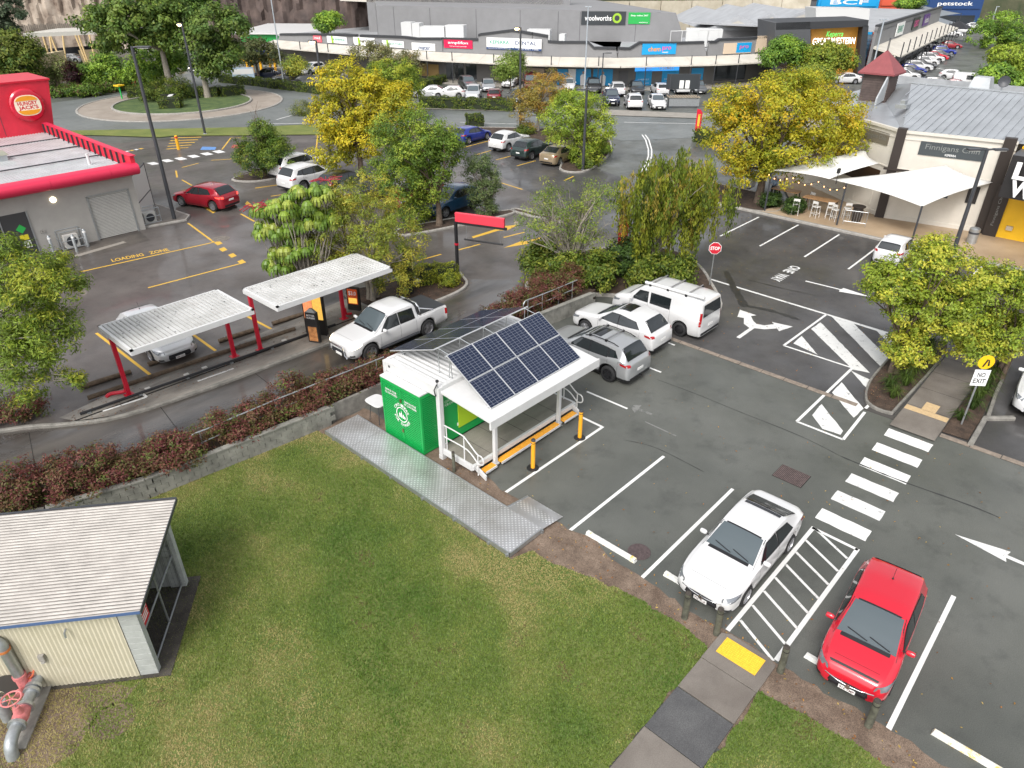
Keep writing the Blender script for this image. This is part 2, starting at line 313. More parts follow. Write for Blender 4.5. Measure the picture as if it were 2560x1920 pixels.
class Car:
    def __init__(s, t):
        s.__dict__.update(CARS[t]); s.t = t; s.ft = pchip(s.top); s.fb = pchip(s.belt); L = s.L; k = .62 if t != 'van' else .72
        k2 = .72 if t in ('sedan','hatch','mpv','mini') else .82
        if t == 'ute': k2 = .9
        if t == 'van': k2 = .88
        s.fp = pchip([(0,k),(.04,k+.12),(.12,.87),(.3,.945),(.75,.99),(1.4,1),(L-1.2,1),(L-.5,.975),(L-.2,.93 if k2<.8 else .96),(L-.06,k2+.1),(L,k2)])
    def zb(s, x):
        z = 0.21 if s.t not in ('ute',) else 0.33
        if s.t in ('suv','crossover'): z = .24
        for w in s.wb:
            ra = s.r + 0.065; dx = abs(x-w)
            if dx < ra: z = max(z, s.r + math.sqrt(ra*ra-dx*dx))
        e = min(x, s.L-x)
        return z + (0.06*(1-e/.25) if e < .25 and z < .4 else 0)
    def ring(s, x):
        hw = s.W/2*s.fp(x); b = s.zb(x); be = max(s.fb(x), b+.03); tp = max(s.ft(x), be+.03); g = tp-be; t = s.tum; d = be-b
        if s.t == 'ute' and x > 3.5: t = .93
        hood = max(0, min(1, (g-.12)/.25)); t = t*hood + .80*(1-hood) if not (s.t == 'ute' and x > 3.5) else t
        return [(0,b),(hw*.90,b),(hw*.985,b+.18*d),(hw,b+.5*d),(hw*.99,b+.78*d),(hw*.965,be),(hw*.94,be+.06*g),(hw*(.94+t)/2,be+.5*g),(hw*t,be+.90*g),(hw*t*.88,be+.965*g),(hw*t*.5,be+.993*g),(0,tp)]
    def sy(s, x, z):
        r = s.ring(x)
        for i in range(1, 8):
            if r[i+1][1] >= z: q = (z-r[i][1])/max(1e-6, r[i+1][1]-r[i][1]); return r[i][0]+(r[i+1][0]-r[i][0])*max(0, min(1, q))
        return r[8][0]
    def tz(s, x, y):
        r = s.ring(x)[::-1]; y = abs(y)
        for i in range(len(r)-5):
            if r[i+1][0] >= y: q = (y-r[i][0])/max(1e-6, r[i+1][0]-r[i][0]); return r[i][1]+(r[i+1][1]-r[i][1])*q
        return r[len(r)-5][1]
    def body(s):
        xs = set(np.round(np.concatenate([[0,.015,.04,.08,.14,.22], np.linspace(.3, s.L-.3, 42), [s.L-.2,s.L-.12,s.L-.06,s.L-.025,s.L]]), 4))
        for w in s.wb:
            ra = s.r+.065
            for a in np.linspace(0, math.pi, 11): xs.add(round(w+ra*.999*math.cos(a), 4))
        for p in s.top: xs.add(p[0])
        xs = sorted(xs); m = MB(); N = 12; rings = []
        for x in xs:
            r = s.ring(x); rings.append([(x, -w, z) for w, z in r[::-1]][:-1] + [(x, w, z) for w, z in r])
        n = len(rings[0]); vs = [p for r in rings for p in r]; fs = []; mi = []
        for i in range(len(xs)-1):
            for j in range(n-1):
                fs.append((i*n+j, (i+1)*n+j, (i+1)*n+j+1, i*n+j+1))
                a = min(j, n-2-j)           # 0 = top centre strip .. 10 = underside
                mi.append(1 if a >= 10 else (1 if (a == 9 and getattr(s, 'clad', False)) else 0))
        m.add(vs, fs); m.m = mi
        for e in (0, len(xs)-1):            # close nose and tail
            c = len(m.v); m.v.append((xs[e], 0, (rings[e][0][2]+rings[e][n//2][2])/2))
            for j in range(n-1):
                q = (e*n+j, e*n+j+1, c); m.f.append(q if e == 0 else q[::-1]); m.m.append(0)
        return m
    def side(s, m, q, off=.006, nx=7, nz=4, mi=0, sg=1):
        for sg in ((1,-1) if sg == 0 else (sg,)):
            vs = []
            for j in range(nz+1):
                for i in range(nx+1):
                    u, v = i/nx, j/nz
                    x = (q[0][0]*(1-u)+q[1][0]*u)*(1-v)+(q[3][0]*(1-u)+q[2][0]*u)*v; z = (q[0][1]*(1-u)+q[1][1]*u)*(1-v)+(q[3][1]*(1-u)+q[2][1]*u)*v
                    vs.append((x, sg*(s.sy(x, z)+off), z+off*.3))
            fs = [(j*(nx+1)+i, j*(nx+1)+i+1, (j+1)*(nx+1)+i+1, (j+1)*(nx+1)+i) for j in range(nz) for i in range(nx)]
            m.add(vs, [f if sg < 0 else f[::-1] for f in fs], mi)
        return m
    def topq(s, m, x0, x1, h0, h1, off=.006, nx=8, ny=8, mi=0, hood=False):
        vs = []
        for i in range(nx+1):
            u = i/nx; x = x0+(x1-x0)*u; h = (h0+(h1-h0)*u)*s.W/2
            for j in range(ny+1):
                y = h*(2*j/ny-1); xx = x + (0.10*(y/h)**2 if hood else 0)
                vs.append((xx-(off if x1 < s.L/2 else -off)*.6, y, s.tz(xx, y)+off))
        m.add(vs, [(i*(ny+1)+j, (i+1)*(ny+1)+j, (i+1)*(ny+1)+j+1, i*(ny+1)+j+1) for i in range(nx) for j in range(ny)], mi)
        return m
def wheel_mesh(r, kind):
    m = MB(); w = .11
    m.lathe([(r*.62,-w),(r*.9,-w),(r*.985,-w*.75),(r,-w*.4),(r,w*.4),(r*.985,w*.75),(r*.9,w),(r*.68,w),(r*.64,w*.55),(r*.64,w*.5)], 26)
    ty = m.mesh('tyre', TYRE, True, 50)
    k = MB(); k.lathe([(r*.63,w*.3),(r*.67,w*1.0),(r*.62,w*1.0),(r*.58,w*.55),(r*.58,w*.5)], 26)
    if kind == 'steel':
        k.lathe([(r*.6,w*.45),(r*.5,w*.7),(r*.3,w*.75),(r*.18,w*.95),(r*.17,w*.95)], 20)
    else:
        k.lathe([(r*.16,w*.3),(r*.16,w*.92),(r*.10,w*.98),(r*.09,w*.98)], 14)
        nsp = 5 if kind == 'five' else 10
        for i in range(nsp):
            a = 2*math.pi*i/nsp; hw = .10 if nsp == 5 else .055
            pts = []
            for rr, ww in ((r*.12, hw*1.1), (r*.62, hw*.85)):
                for sg in (-1, 1): pts.append((rr*math.cos(a)-sg*ww*r*1.6*math.sin(a), rr*math.sin(a)+sg*ww*r*1.6*math.cos(a)))
            q = [pts[0], pts[1], pts[3], pts[2]]; k.prism(q, w*.45, w*.85)
    k.add([(r*.6*math.cos(2*math.pi*i/20), r*.6*math.sin(2*math.pi*i/20), w*.15) for i in range(20)], [tuple(range(20))], 1)
    return ty, k
WHEELS = {}
def wheels(r, kind, dark):
    key = (round(r,3), kind, dark)
    if key not in WHEELS:
        ty, k = wheel_mesh(r, kind); WHEELS[key] = (ty, k.mesh('rim', [DRIM if dark else ALLOY, BLACK], True, 35))
    return WHEELS[key]
CARMESH = {}
def part_mesh(key, fn):
    if key not in CARMESH: CARMESH[key] = fn()
    return CARMESH[key]
def car(kind, colour, x, y, heading, label, cat='car', group=None, sc=1.0, plate=None, wheel='ten', dark=False, lit=None, extras=(), detail=2, name=None, z=0.0, rearlit=False):
    """x, y = middle of the vehicle's footprint, heading = direction of the nose in degrees"""
    c = Car(kind); L, W = c.L, c.W; h = R(heading)
    nm = name or {'sedan':'parked_sedan','hatch':'parked_hatchback','mpv':'parked_hatchback','suv':'parked_suv','crossover':'parked_suv','van':'parked_van','ute':'pickup_truck','mini':'parked_hatchback'}[kind]
    root = thing(nm, (x, y, z), label, cat, group, rz=h+math.pi, sc=sc)
    ox = Matrix.Translation((-L/2, 0, 0))
    def put(n, me, parent=root):
        o = bpy.data.objects.new(n, me); COL.objects.link(o); o.parent = parent; o.matrix_local = ox if parent == root else Matrix.Identity(4); return o
    pm = paint(colour, (0.5,0.5,0.5)) if colour in PAINT else PAINT[colour]
    body = put('body', part_mesh((kind, colour, 'b'), lambda: c.body().mesh('body', [pm, CTRIM], True, 32)))
    def mk(key, fn, mats, smooth=True):
        def f():
            m = MB(); fn(m); return m.mesh(key, mats, smooth, 30)
        return part_mesh((kind, key), f)
    ws = c.ws
    def fws(m): c.topq(m, ws[0]-.10, ws[1]+.02, ws[2]+.05, ws[3]+.05, .004, mi=1); c.topq(m, ws[0], ws[1]-.03, ws[2]-.01, ws[3]-.005, .010)
    put('windscreen', mk('windscreen', fws, [WSG, CTRIM]))
    if c.rw:
        rw = c.rw
        put('rear_window', mk('rear_window', lambda m: (c.topq(m, rw[0]-.02, rw[1]+.02, rw[2]+.04, rw[3]+.04, .004, mi=1), c.topq(m, rw[0], rw[1], rw[2], rw[3], .010)), [CGLASS, CTRIM]))
    if kind == 'van':
        put('rear_window', mk('rear_window', lambda m: m.add([(L-.058,-.70,1.76),(L-.058,.70,1.76),(L+.006,.80,1.20),(L+.006,-.80,1.20)], [(0,3,2,1)]), [CGLASS, CTRIM], False))
    for i, q in enumerate(c.sw):
        for sg in (1, -1):
            def fsw(m, q=q, sg=sg):
                cx = sum(p[0] for p in q)/4; cz = sum(p[1] for p in q)/4
                big = [(p[0]+(.03 if p[0]>cx else -.03), p[1]+(.025 if p[1]>cz else -.02)) for p in q]
                c.side(m, big, .004, mi=1, sg=sg); c.side(m, q, .009, sg=sg)
            put('side_window', mk('side_window%d%d' % (i, sg), fsw, [CGLASS, CTRIM]))
    # lamps, grille, bumpers
    zl = c.fb(.25)
    hl = HEADON if lit == 'front' else LAMPC
    if kind in ('suv','crossover','van','ute'): hq = [(.035,zl-.14),(.50,zl-.03),(.56,zl+.06),(.06,zl+.0)]
    else: hq = [(.03,zl-.10),(.48,zl-.02),(.56,zl+.07),(.06,zl+.03)]
    for sg in (1, -1):
        def fh(m, sg=sg):
            c.side(m, hq, .008, sg=sg)
        put('headlight', mk('headlight%d%s' % (sg, lit), fh, [hl]))
    zt = c.fb(L-.25)
    if kind == 'van': tq = [(L-.10,.80),(L-.02,.78),(L-.035,1.42),(L-.12,1.42)]
    elif kind == 'ute': tq = [(L-.16,.72),(L-.02,.72),(L-.03,.98),(L-.16,.98)]
    else: tq = [(L-.42,zt-.10),(L-.03,zt-.16),(L-.05,zt-.04),(L-.45,zt-.02)]
    for sg in (1, -1):
        def ft_(m, sg=sg):
            c.side(m, tq, .008, sg=sg)
        put('tail_light', mk('tail_light%d%s' % (sg, rearlit), ft_, [LAMPON if rearlit else LAMPR]))
    zg = c.fb(0); hw0 = W/2*c.fp(0)
    wid = hw0*.86
    def fg(m):
        m.add([(-.012,-wid,zg-.13),(-.012,wid,zg-.13),(-.006,wid*.92,zg+.03),(-.006,-wid*.92,zg+.03),(.02,-wid,zg-.13),(.02,wid,zg-.13),(.02,wid*.92,zg+.03),(.02,-wid*.92,zg+.03)],
              [(0,3,2,1),(0,1,5,4),(1,2,6,5),(2,3,7,6),(3,0,4,7)])
        for k in range(3): m.box(-.018,-.010,-wid*.9,wid*.9,zg-.10+k*.045,zg-.088+k*.045, 1)
    put('grille', mk('grille', fg, [CTRIM, DGREY], False))
    if detail >= 1:
        zbp = .30 if kind not in ('ute',) else .42
        put('lower_air_intake', mk('intake', lambda m: m.box(-.010,.02,-hw0*.8,hw0*.8,zbp-.02,zbp+.055), [CTRIM]))
        for sg in (1, -1): put('fog_lamp', mk('fog%d' % sg, lambda m: c.side(m, [(.03,zbp-.02),(.20,zbp),(.18,zbp+.08),(.035,zbp+.06)], .006, sg=sg), [CTRIM]))
        put('number_plate', mk('plate_f', lambda m: m.box(-.030,-.012,-.19,.19,zg-.20,zg-.09), [PLATE], False))
        put('number_plate', mk('plate_r', lambda m: m.box(L+.002,L+.018,-.19,.19,(.62 if kind not in ('sedan',) else .60),(.73 if kind not in ('sedan',) else .71)), [PLATE], False))
        put('rear_bumper_trim', mk('rbump', lambda m: m.box(L-.02,L+.008,-W/2*c.fp(L)*.95,W/2*c.fp(L)*.95,.30,.42), [CTRIM]))
        def fm(m, sg):
            mx = ws[0]+.30; mz = c.fb(mx)+.10; my = c.sy(mx, mz)
            m.tube([(mx+.02, sg*(my-.02), mz-.02), (mx, sg*(my+.10), mz)], .022, 6, 1)
            t = MB(); t.lathe([(.02,-.105),(.062,-.095),(.085,-.05),(.088,.03),(.075,.085),(.03,.105)], 12)
            m.add([(mx+p[0]*.75+.01, sg*(my+.175+p[2]), mz+.02+p[1]*.85) for p in t.v], [f if sg < 0 else f[::-1] for f in t.f])
        for sg in (1, -1): put('wing_mirror', part_mesh((kind, colour, 'mir', sg), lambda sg=sg: (lambda m: (fm(m, sg), m.mesh('wing_mirror', [pm, CTRIM], True, 40))[1])(MB())))
    if detail >= 2:
        def seams(m):
            for q in c.sw:
                for xx in (q[0][0]-.10, q[1][0]+.03) if q is c.sw[0] else (q[1][0]+.05,):
                    zlo = c.zb(xx)+.06; zhi = q[0][1]-.03
                    if zhi-zlo > .2: c.side(m, [(xx,zlo),(xx+.010,zlo),(xx+.010,zhi),(xx,zhi)], .003, 1, 6, sg=0)
            x0, x1 = c.wb[0]+c.r+.1, c.wb[1]-c.r-.1
            c.side(m, [(x0,.33 if kind!='ute' else .42),(x1,.33 if kind!='ute' else .42),(x1,.342 if kind!='ute' else .43),(x0,.342 if kind!='ute' else .43)], .003, 10, 1, sg=0)
            xh = ws[0]-.16
            m_ = .008
            c.topq(m, .34, .348, .60, .60, .003, 1, 8)
        put('panel_gap', mk('gaps', seams, [CTRIM], False))['kind'] = 'stuff'
        for iq, q in enumerate(c.sw[:2]):
            for sg in (1, -1):
                xx = q[1][0]-.16; zz = q[0][1]-.12
                put('door_handle', mk('handle%d%d%s' % (iq, sg, colour), lambda m: c.side(m, [(xx,zz),(xx+.15,zz),(xx+.15,zz+.03),(xx,zz+.03)], .022, 2, 1, sg=sg), [pm], False))
        for a, b in ((-.62,-.05),(-.02,.55)):
            p0 = (ws[0]+.02, a*W/2, c.tz(ws[0]+.02, a*W/2)+.03); p1 = (ws[0]+.13, b*W/2, c.tz(ws[0]+.13, b*W/2)+.03)
            put('wiper', mk('wiper%.2f' % a, lambda m: m.tube([p0, p1], .012, 5), [CTRIM], False))
    ty, ri = wheels(c.r, wheel, dark)
    for wx in c.wb:
        for sg in (1, -1):
            w = bpy.data.objects.new('wheel', ty); COL.objects.link(w); w.parent = root
            w.matrix_local = Matrix.Translation((wx-L/2, sg*(W/2-.115), c.r)) @ Matrix.Rotation(-sg*math.pi/2, 4, 'X')
            rm = bpy.data.objects.new('rim', ri); COL.objects.link(rm); rm.parent = w
    if plate and detail >= 2:
        for front in (True, False):
            mt = frame((-L/2-.0315, 0, zg-.145), (0,-1,0), (0,0,1)) if front else frame((L/2+.0195, 0, .675 if kind != 'sedan' else .655), (0,1,0), (0,0,1))
            text(plate, .33, .075, PLTXT, root, 'plate_characters', mt, bold=.015)
    # extras
    if 'sunroof' in extras: put('sunroof', mk('sunroof', lambda m: c.topq(m, ws[1]+.12, ws[1]+.75, .46, .46, .008), [SUNROOF]))
    if 'blackroofgap' in extras: put('sunroof', mk('rearroof', lambda m: c.topq(m, c.rw[0]-.20, c.rw[0]-.05, .60, .60, .010), [SUNROOF]))
    if 'rails' in extras:
        for sg in (1, -1):
            m = MB(); xs = np.linspace(ws[1]+.1, L-.75, 8); pts = [(q, sg*c.ring(q)[9][0], c.ring(q)[9][1]+(.05 if 0 < i < 7 else .005)) for i, q in enumerate(xs)]
            m.tube(pts, .02, 6); put('roof_rail', m.mesh('roof_rail', CTRIM, True))
    if 'bars' in extras:
        for q in ((ws[1]+.35, ws[1]+1.15) if kind != 'van' else (2.05, 3.0, 3.95)):
            m = MB(); yy = c.ring(q)[9][0]; zz = c.ft(q)+.07; m.tube([(q,-yy,zz),(q,yy,zz)], .028, 8); m.box(q-.05,q+.05,-yy-.03,-yy+.03,zz-.14,zz+.0,1); m.box(q-.05,q+.05,yy-.03,yy+.03,zz-.14,zz+.0,1)
            put('roof_bar', m.mesh('roof_bar', [ALLOY, CTRIM], True, 40))
    if 'awning' in extras:
        m = MB(); m.tube([(1.75,-.70,c.ft(1.75)+.13),(4.85,-.70,c.ft(4.4)+.13)], .075, 12); put('roof_awning_roll', m.mesh('roof_awning_roll', [WHITE], True, 40))
    if 'face' in extras:                # bright grille bar, emblem and bonnet edge of the two nearest cars
        m = MB(); m.tube([(.02,-hw0*1.05,zg+.05),(-.02,-hw0*.5,zg-.0),(-.03,0,zg-.02),(-.02,hw0*.5,zg-.0),(.02,hw0*1.05,zg+.05)], .018, 6); put('grille_bar', m.mesh('grille_bar', CHROME, True))
        m = MB(); m.lathe([(.065,0),(.065,.012),(.045,.018)], 18); o = put('emblem', m.mesh('emblem', CHROME, True, 40)); o.matrix_local = ox @ frame((-.03,0,zg-.045), (0,-1,0), (0,0,1))
        m = MB(); c.topq(m, .15, .20, .62, .66, .012); put('bonnet_edge', m.mesh('bonnet_edge', [CTRIM if kind == 'mpv' else pm], True))
    if 'antenna' in extras:
        q = L-1.05 if kind != 'ute' else 2.2; m = MB(); m.lathe([(.03,0),(.022,.03),(.006,.05),(.004,.05)], 8, (q,0,c.ft(q)-.005)); m.tube([(q,0,c.ft(q)+.03),(q+.10,0,c.ft(q)+.30)], .006, 5); put('antenna', m.mesh('antenna', CTRIM))
    if 'towbar' in extras:
        m = MB(); m.box(L-.05,L+.12,-.03,.03,.36,.42); m.lathe([(.02,0),(.02,.05),(.03,.07),(.03,.10),(.01,.12)], 8, (L+.10,0,.42)); put('tow_bar', m.mesh('tow_bar', [CTRIM]))
    if kind == 'ute':
        put('tonneau_cover', mk('tonneau', lambda m: c.topq(m, 3.56, 5.04, .88, .88, .02), [mat('tonneau_vinyl', (0.03,0.032,0.036), 0.55)]))
        m = MB()
        for sg in (1, -1):
            m.tube([(3.62,sg*.80,1.10),(3.60,sg*.74,1.45),(3.58,sg*.62,1.60),(3.58,0,1.62)], .04, 8); m.tube([(3.62,sg*.76,1.38),(4.35,sg*.80,1.10)], .035, 8)
        put('sports_bar', m.mesh('sports_bar', CHROME, True, 40))
        m = MB()
        m.tube([(-.06,-.62,.38),(-.10,-.50,.46),(-.10,-.42,.80),(-.09,.42,.80),(-.10,.50,.46),(-.06,.62,.38)], .035, 8)
        put('bull_bar', m.mesh('bull_bar', CHROME, True, 40))
        for sg in (1,-1):
            m = MB(); m.box(1.45,3.45,sg*.90-.06,sg*.90+.06,.36,.41); put('side_step', m.mesh('side_step', [DGREY]))
    return root

# ------------------------------------------------------------------ vegetation
LEAF = leaf_mat(); LEAFG = leaf_mat('glossy_leaf', 0.2, 0.35)
BARK = mat('bark', (0.13,0.095,0.07), 0.9, var=0.35, scale=7, bump=0.4, bscale=30)
BARKP = mat('pale_bark', (0.27,0.24,0.20), 0.9, var=0.25, scale=6, bump=0.3, bscale=25)
def quads_mesh(name, V, cols, m, per=4):
    """V: (n, per, 3) faces, cols: (n, 3) tint per face"""
    n = len(V); me = bpy.data.meshes.new(name); nv = n*per
    me.vertices.add(nv); me.vertices.foreach_set('co', np.ascontiguousarray(V, dtype=np.float32).ravel())
    me.loops.add(nv); me.loops.foreach_set('vertex_index', np.arange(nv, dtype=np.int32))
    me.polygons.add(n); me.polygons.foreach_set('loop_start', np.arange(0, nv, per, dtype=np.int32))
    at = me.color_attributes.new('tint', 'FLOAT_COLOR', 'POINT')
    c4 = np.ones((n, per, 4), np.float32); c4[:,:,:3] = np.clip(cols, 0, 1)[:,None,:]
    at.data.foreach_set('color', c4.ravel()); me.materials.append(m); me.update(calc_edges=True); me.validate()
    return me
def rnd_dirs(n):
    d = RNG.normal(size=(n,3)); return d/np.linalg.norm(d, axis=1)[:,None]
FG = 1.95      # fresh leaves after rain
def leaf_faces(pts, nrm, size, aspect=0.5, droop=0.0):
    """diamond leaves at pts, facing nrm"""
    n = len(pts); a = rnd_dirs(n)
    a -= nrm*np.sum(a*nrm, 1)[:,None]; a[:,2] -= droop; a /= np.linalg.norm(a, axis=1)[:,None]+1e-9
    b = np.cross(nrm, a); b /= np.linalg.norm(b, axis=1)[:,None]+1e-9
    s = size*(0.65+0.7*RNG.random(n))[:,None]
    V = np.empty((n,4,3)); V[:,0] = pts-a*s*.5; V[:,1] = pts+b*s*aspect*.5+nrm*s*.06; V[:,2] = pts+a*s*.5-nrm*s*.05; V[:,3] = pts-b*s*aspect*.5+nrm*s*.06
    return V
def hsv_jit(c, n, j=0.22): return np.array(c)[None,:]*(1+j*(RNG.random((n,1))*2-1))*(1+0.08*(RNG.random((n,3))*2-1))
def crown_points(lobes, clumps, per, rc, hollow=0.55, gaps=0.25, flat=0.7):
    """leaf points gathered in clumps spread through the lobes, denser to the outside, with gaps"""
    vol = np.array([l[3]*l[4]*l[5] for l in lobes])**(2/3); pr = vol/vol.sum(); C = []
    ph = RNG.random(3)*6
    while len(C) < clumps:
        l = lobes[RNG.choice(len(lobes), p=pr)]; d = rnd_dirs(1)[0]; r = (hollow + (1-hollow)*RNG.random()**0.6)*(1+(.28*RNG.random() if RNG.random() < .3 else 0))
        if d[2] < -0.3 and RNG.random() < 0.45: continue
        q = np.array([l[0]+d[0]*l[3]*r, l[1]+d[1]*l[4]*r, l[2]+d[2]*l[5]*r])
        w = math.sin(q[0]*1.7+ph[0])+math.sin(q[1]*1.9+ph[1])+math.sin(q[2]*2.3+ph[2])
        if w < -3+6*gaps*RNG.random()*1.2: continue
        C.append((*q, *d))
    C = np.array(C); ctr = C[:,:3]; out = C[:,3:]
    idx = np.repeat(np.arange(len(C)), per); off = rnd_dirs(len(idx))*(RNG.random(len(idx))**0.5)[:,None]*rc; off[:,2] *= flat
    return ctr, out, idx, ctr[idx]+off, off
def limb(m, a, b, r0, r1, bend=0.15, n=6, seg=6):
    a, b = Vector(a), Vector(b); l = (b-a).length; w = Vector((random.uniform(-1,1), random.uniform(-1,1), random.uniform(.0,.8)))*bend*l
    pts = [a.lerp(b, i/seg) + w*math.sin(math.pi*i/seg) for i in range(seg+1)]
    m.tube(pts, [r0+(r1-r0)*(i/seg)**.8 for i in range(seg+1)], n); return pts
def tree(name, x, y, label, lobes, palette, trunk=(0.18, 2.0), clumps=260, per=46, size=0.16, rc=0.5, aspect=0.5, bark=BARK, limbs=16, lean=(0,0), twigs=0, hollow=0.5, gaps=0.25, droop=0.15, cat='tree', group=None, stems=1, up=0.6, weights=None, glossy=False, jit=0.22, bare=None):
    """palette: list of leaf colours (linear); lobes: (dx, dy, z, rx, ry, rz) relative to the foot"""
    root = thing(name, (x, y, 0), label, cat, group)
    ctr, out, idx, pts, off = crown_points(lobes, clumps, int(per*(1.4 if size < .3 else 1.12)), rc*.88, hollow, gaps+.06)
    nrm = off/(np.linalg.norm(off, axis=1)[:,None]+1e-6)*.6 + out[idx]*.5 + rnd_dirs(len(pts))*.5; nrm[:,2] += up; nrm /= np.linalg.norm(nrm, axis=1)[:,None]
    V = leaf_faces(pts, nrm, size*(.76 if size < .3 else .86), aspect, droop)
    pal = np.array(palette)*FG; w = np.array(weights or [1]*len(pal), float); w /= w.sum()
    sm = (np.sin(ctr[:,0]*1.1+x)+np.sin(ctr[:,1]*1.3+y)+np.sin(ctr[:,2]*1.2))/6+.5     # neighbouring clumps share a tone
    cw = np.clip(sm*.6+RNG.random(len(ctr))*.4, 0, .999); ci = np.searchsorted(np.cumsum(w), cw); ci = np.clip(ci, 0, len(pal)-1)
    sw = RNG.random(len(pts)) < .18; k = ci[idx]; k[sw] = RNG.integers(0, len(pal), sw.sum())
    cols = pal[k]*(1+jit*(RNG.random((len(pts),1))*2-1))*(1+.07*(RNG.random((len(pts),3))*2-1))
    o = link('crown', quads_mesh('crown', V, cols, LEAFG if glossy else LEAF), root); o['kind'] = 'stuff'
    m = MB(); top = (lean[0], lean[1], trunk[1])
    for s in range(stems):
        sx, sy = (random.uniform(-.25,.25), random.uniform(-.25,.25)) if stems > 1 else (0,0)
        m.tube([(sx,sy,-.1),(sx+lean[0]*.3+.03,sy+lean[1]*.3,trunk[1]*.4),(sx+lean[0]*.7,sy+lean[1]*.7-.03,trunk[1]*.75),(top[0]+sx*1.5,top[1]+sy*1.5,top[2])], [trunk[0]*1.35,trunk[0],trunk[0]*.85,trunk[0]*.7], 9)
    m.build('trunk', bark, root, smooth=True)
    pick = RNG.choice(len(ctr), min(limbs, len(ctr)), replace=False); mb = MB()
    for k in pick:
        c = ctr[k]; p = limb(mb, top, c, trunk[0]*.5, .02, .12)
        for t in range(2):
            q = ctr[np.argsort(np.sum((ctr-c)**2, 1))[random.randint(1, 6)]]; limb(mb, p[3], q, .03, .008, .15, 5, 4)
    if bare:
        for (bx, by, bz, n_) in bare:
            for t in range(n_):
                e = (bx+random.gauss(0,.45), by+random.gauss(0,.45), bz+random.uniform(-.5,.7)); p = limb(mb, (top[0]*.8, top[1]*.8, top[2]*.8), e, .035, .006, .12, 5, 6)
                for g in range(5): s0 = p[random.randint(2,5)]; limb(mb, s0, (s0[0]+random.gauss(0,.4), s0[1]+random.gauss(0,.4), s0[2]+random.uniform(0,.6)), .013, .003, .1, 4, 3)
    mb.build('branches', bark, root, smooth=True)['kind'] = 'stuff'
    return root
def bush(name, x, y, label, lobes, palette, size=0.09, clumps=90, per=40, rc=0.28, cat='shrub', group=None, aspect=0.5, weights=None, stems=7, z0=0.0, up=.5, hollow=.35, droop=.1):
    root = thing(name, (x, y, z0), label, cat, group)
    ctr, out, idx, pts, off = crown_points(lobes, clumps, per, rc, hollow, .15, .8)
    pts[:,2] = np.maximum(pts[:,2], .03)
    nrm = out[idx]*.7+rnd_dirs(len(pts))*.6; nrm[:,2] += up; nrm /= np.linalg.norm(nrm, axis=1)[:,None]
    V = leaf_faces(pts, nrm, size, aspect, droop)
    pal = np.array(palette); w = np.array(weights or [1]*len(pal), float); w /= w.sum()
    ci = RNG.choice(len(pal), len(ctr), p=w)[idx]; sw = RNG.random(len(pts)) < .35; ci[sw] = RNG.choice(len(pal), sw.sum(), p=w)
    cols = pal[ci]*1.3*(1+.25*(RNG.random((len(pts),1))*2-1))
    o = link('foliage', quads_mesh('foliage', V, cols, LEAF), root); o['kind'] = 'stuff'
    m = MB()
    for k in RNG.choice(len(ctr), min(stems, len(ctr)), replace=False): limb(m, (random.uniform(-.1,.1), random.uniform(-.1,.1), 0), ctr[k], .02, .006, .1, 5, 4)
    m.build('stems', BARK, root, smooth=True)['kind'] = 'stuff'
    return root
def hedge(name, pts, w, h, label, palette, size=0.07, dens=420, cat='hedge', group=None, z0=0.0, weights=None, z_base=0.0, rough=.05):
    """clipped hedge along a polyline: leaves over top and sides of a rounded box"""
    x0, y0 = pts[0]; root = thing(name, (x0, y0, z0), label, cat, group); P_, N_ = [], []
    core = MB()
    for (ax, ay), (bx, by) in zip(pts[:-1], pts[1:]):
        l = math.hypot(bx-ax, by-ay); ex, ey = (bx-ax)/l, (by-ay)/l; nx, ny = -ey, ex
        core.obox(((ax+bx)/2-x0, (ay+by)/2-y0, z_base), (l-.06, w-.16, h-z_base-.09), math.atan2(ey, ex))
        for face in ('t','l','r','e0','e1'):
            area = {'t': l*w, 'l': l*h, 'r': l*h, 'e0': w*h, 'e1': w*h}[face]; n = int(area*dens)
            if n < 1: continue
            a = RNG.random(n); b = RNG.random(n)
            if face == 't': s_, t_, z_ = a*l, (b-.5)*w, np.full(n, h); nn = np.tile((0,0,1.), (n,1))
            elif face in 'lr':
                sg = 1 if face == 'l' else -1; s_, t_, z_ = a*l, np.full(n, sg*w/2), z_base+b*(h-z_base); nn = np.tile((nx*sg, ny*sg, .25), (n,1))
            else:
                q = 0 if face == 'e0' else 1; s_, t_, z_ = np.full(n, q*l), (a-.5)*w, z_base+b*(h-z_base); nn = np.tile((ex*(2*q-1), ey*(2*q-1), .25), (n,1))
            wob = rough*(np.sin(s_*4.1+x0)+np.sin(t_*5+s_*2.3)+np.sin(z_*7+s_*1.7))
            p = np.stack([ax-x0+ex*s_+nx*t_, ay-y0+ey*s_+ny*t_, z_], 1)+nn*(wob-.02+RNG.normal(0,.03,n))[:,None]
            P_.append(p); N_.append(nn+rnd_dirs(n)*.55)
    p = np.concatenate(P_); nn = np.concatenate(N_); nn /= np.linalg.norm(nn, axis=1)[:,None]
    V = leaf_faces(p, nn, size, .6, 0); pal = np.array(palette); w_ = np.array(weights or [1]*len(pal), float); w_ /= w_.sum()
    cols = pal[RNG.choice(len(pal), len(p), p=w_)]*1.3*(1+.25*(RNG.random((len(p),1))*2-1))
    link('foliage', quads_mesh('foliage', V, cols, LEAF), root)['kind'] = 'stuff'
    core.build('stems', mat('hedge_inside', (0.02,0.028,0.012), 0.95), root)
    return root
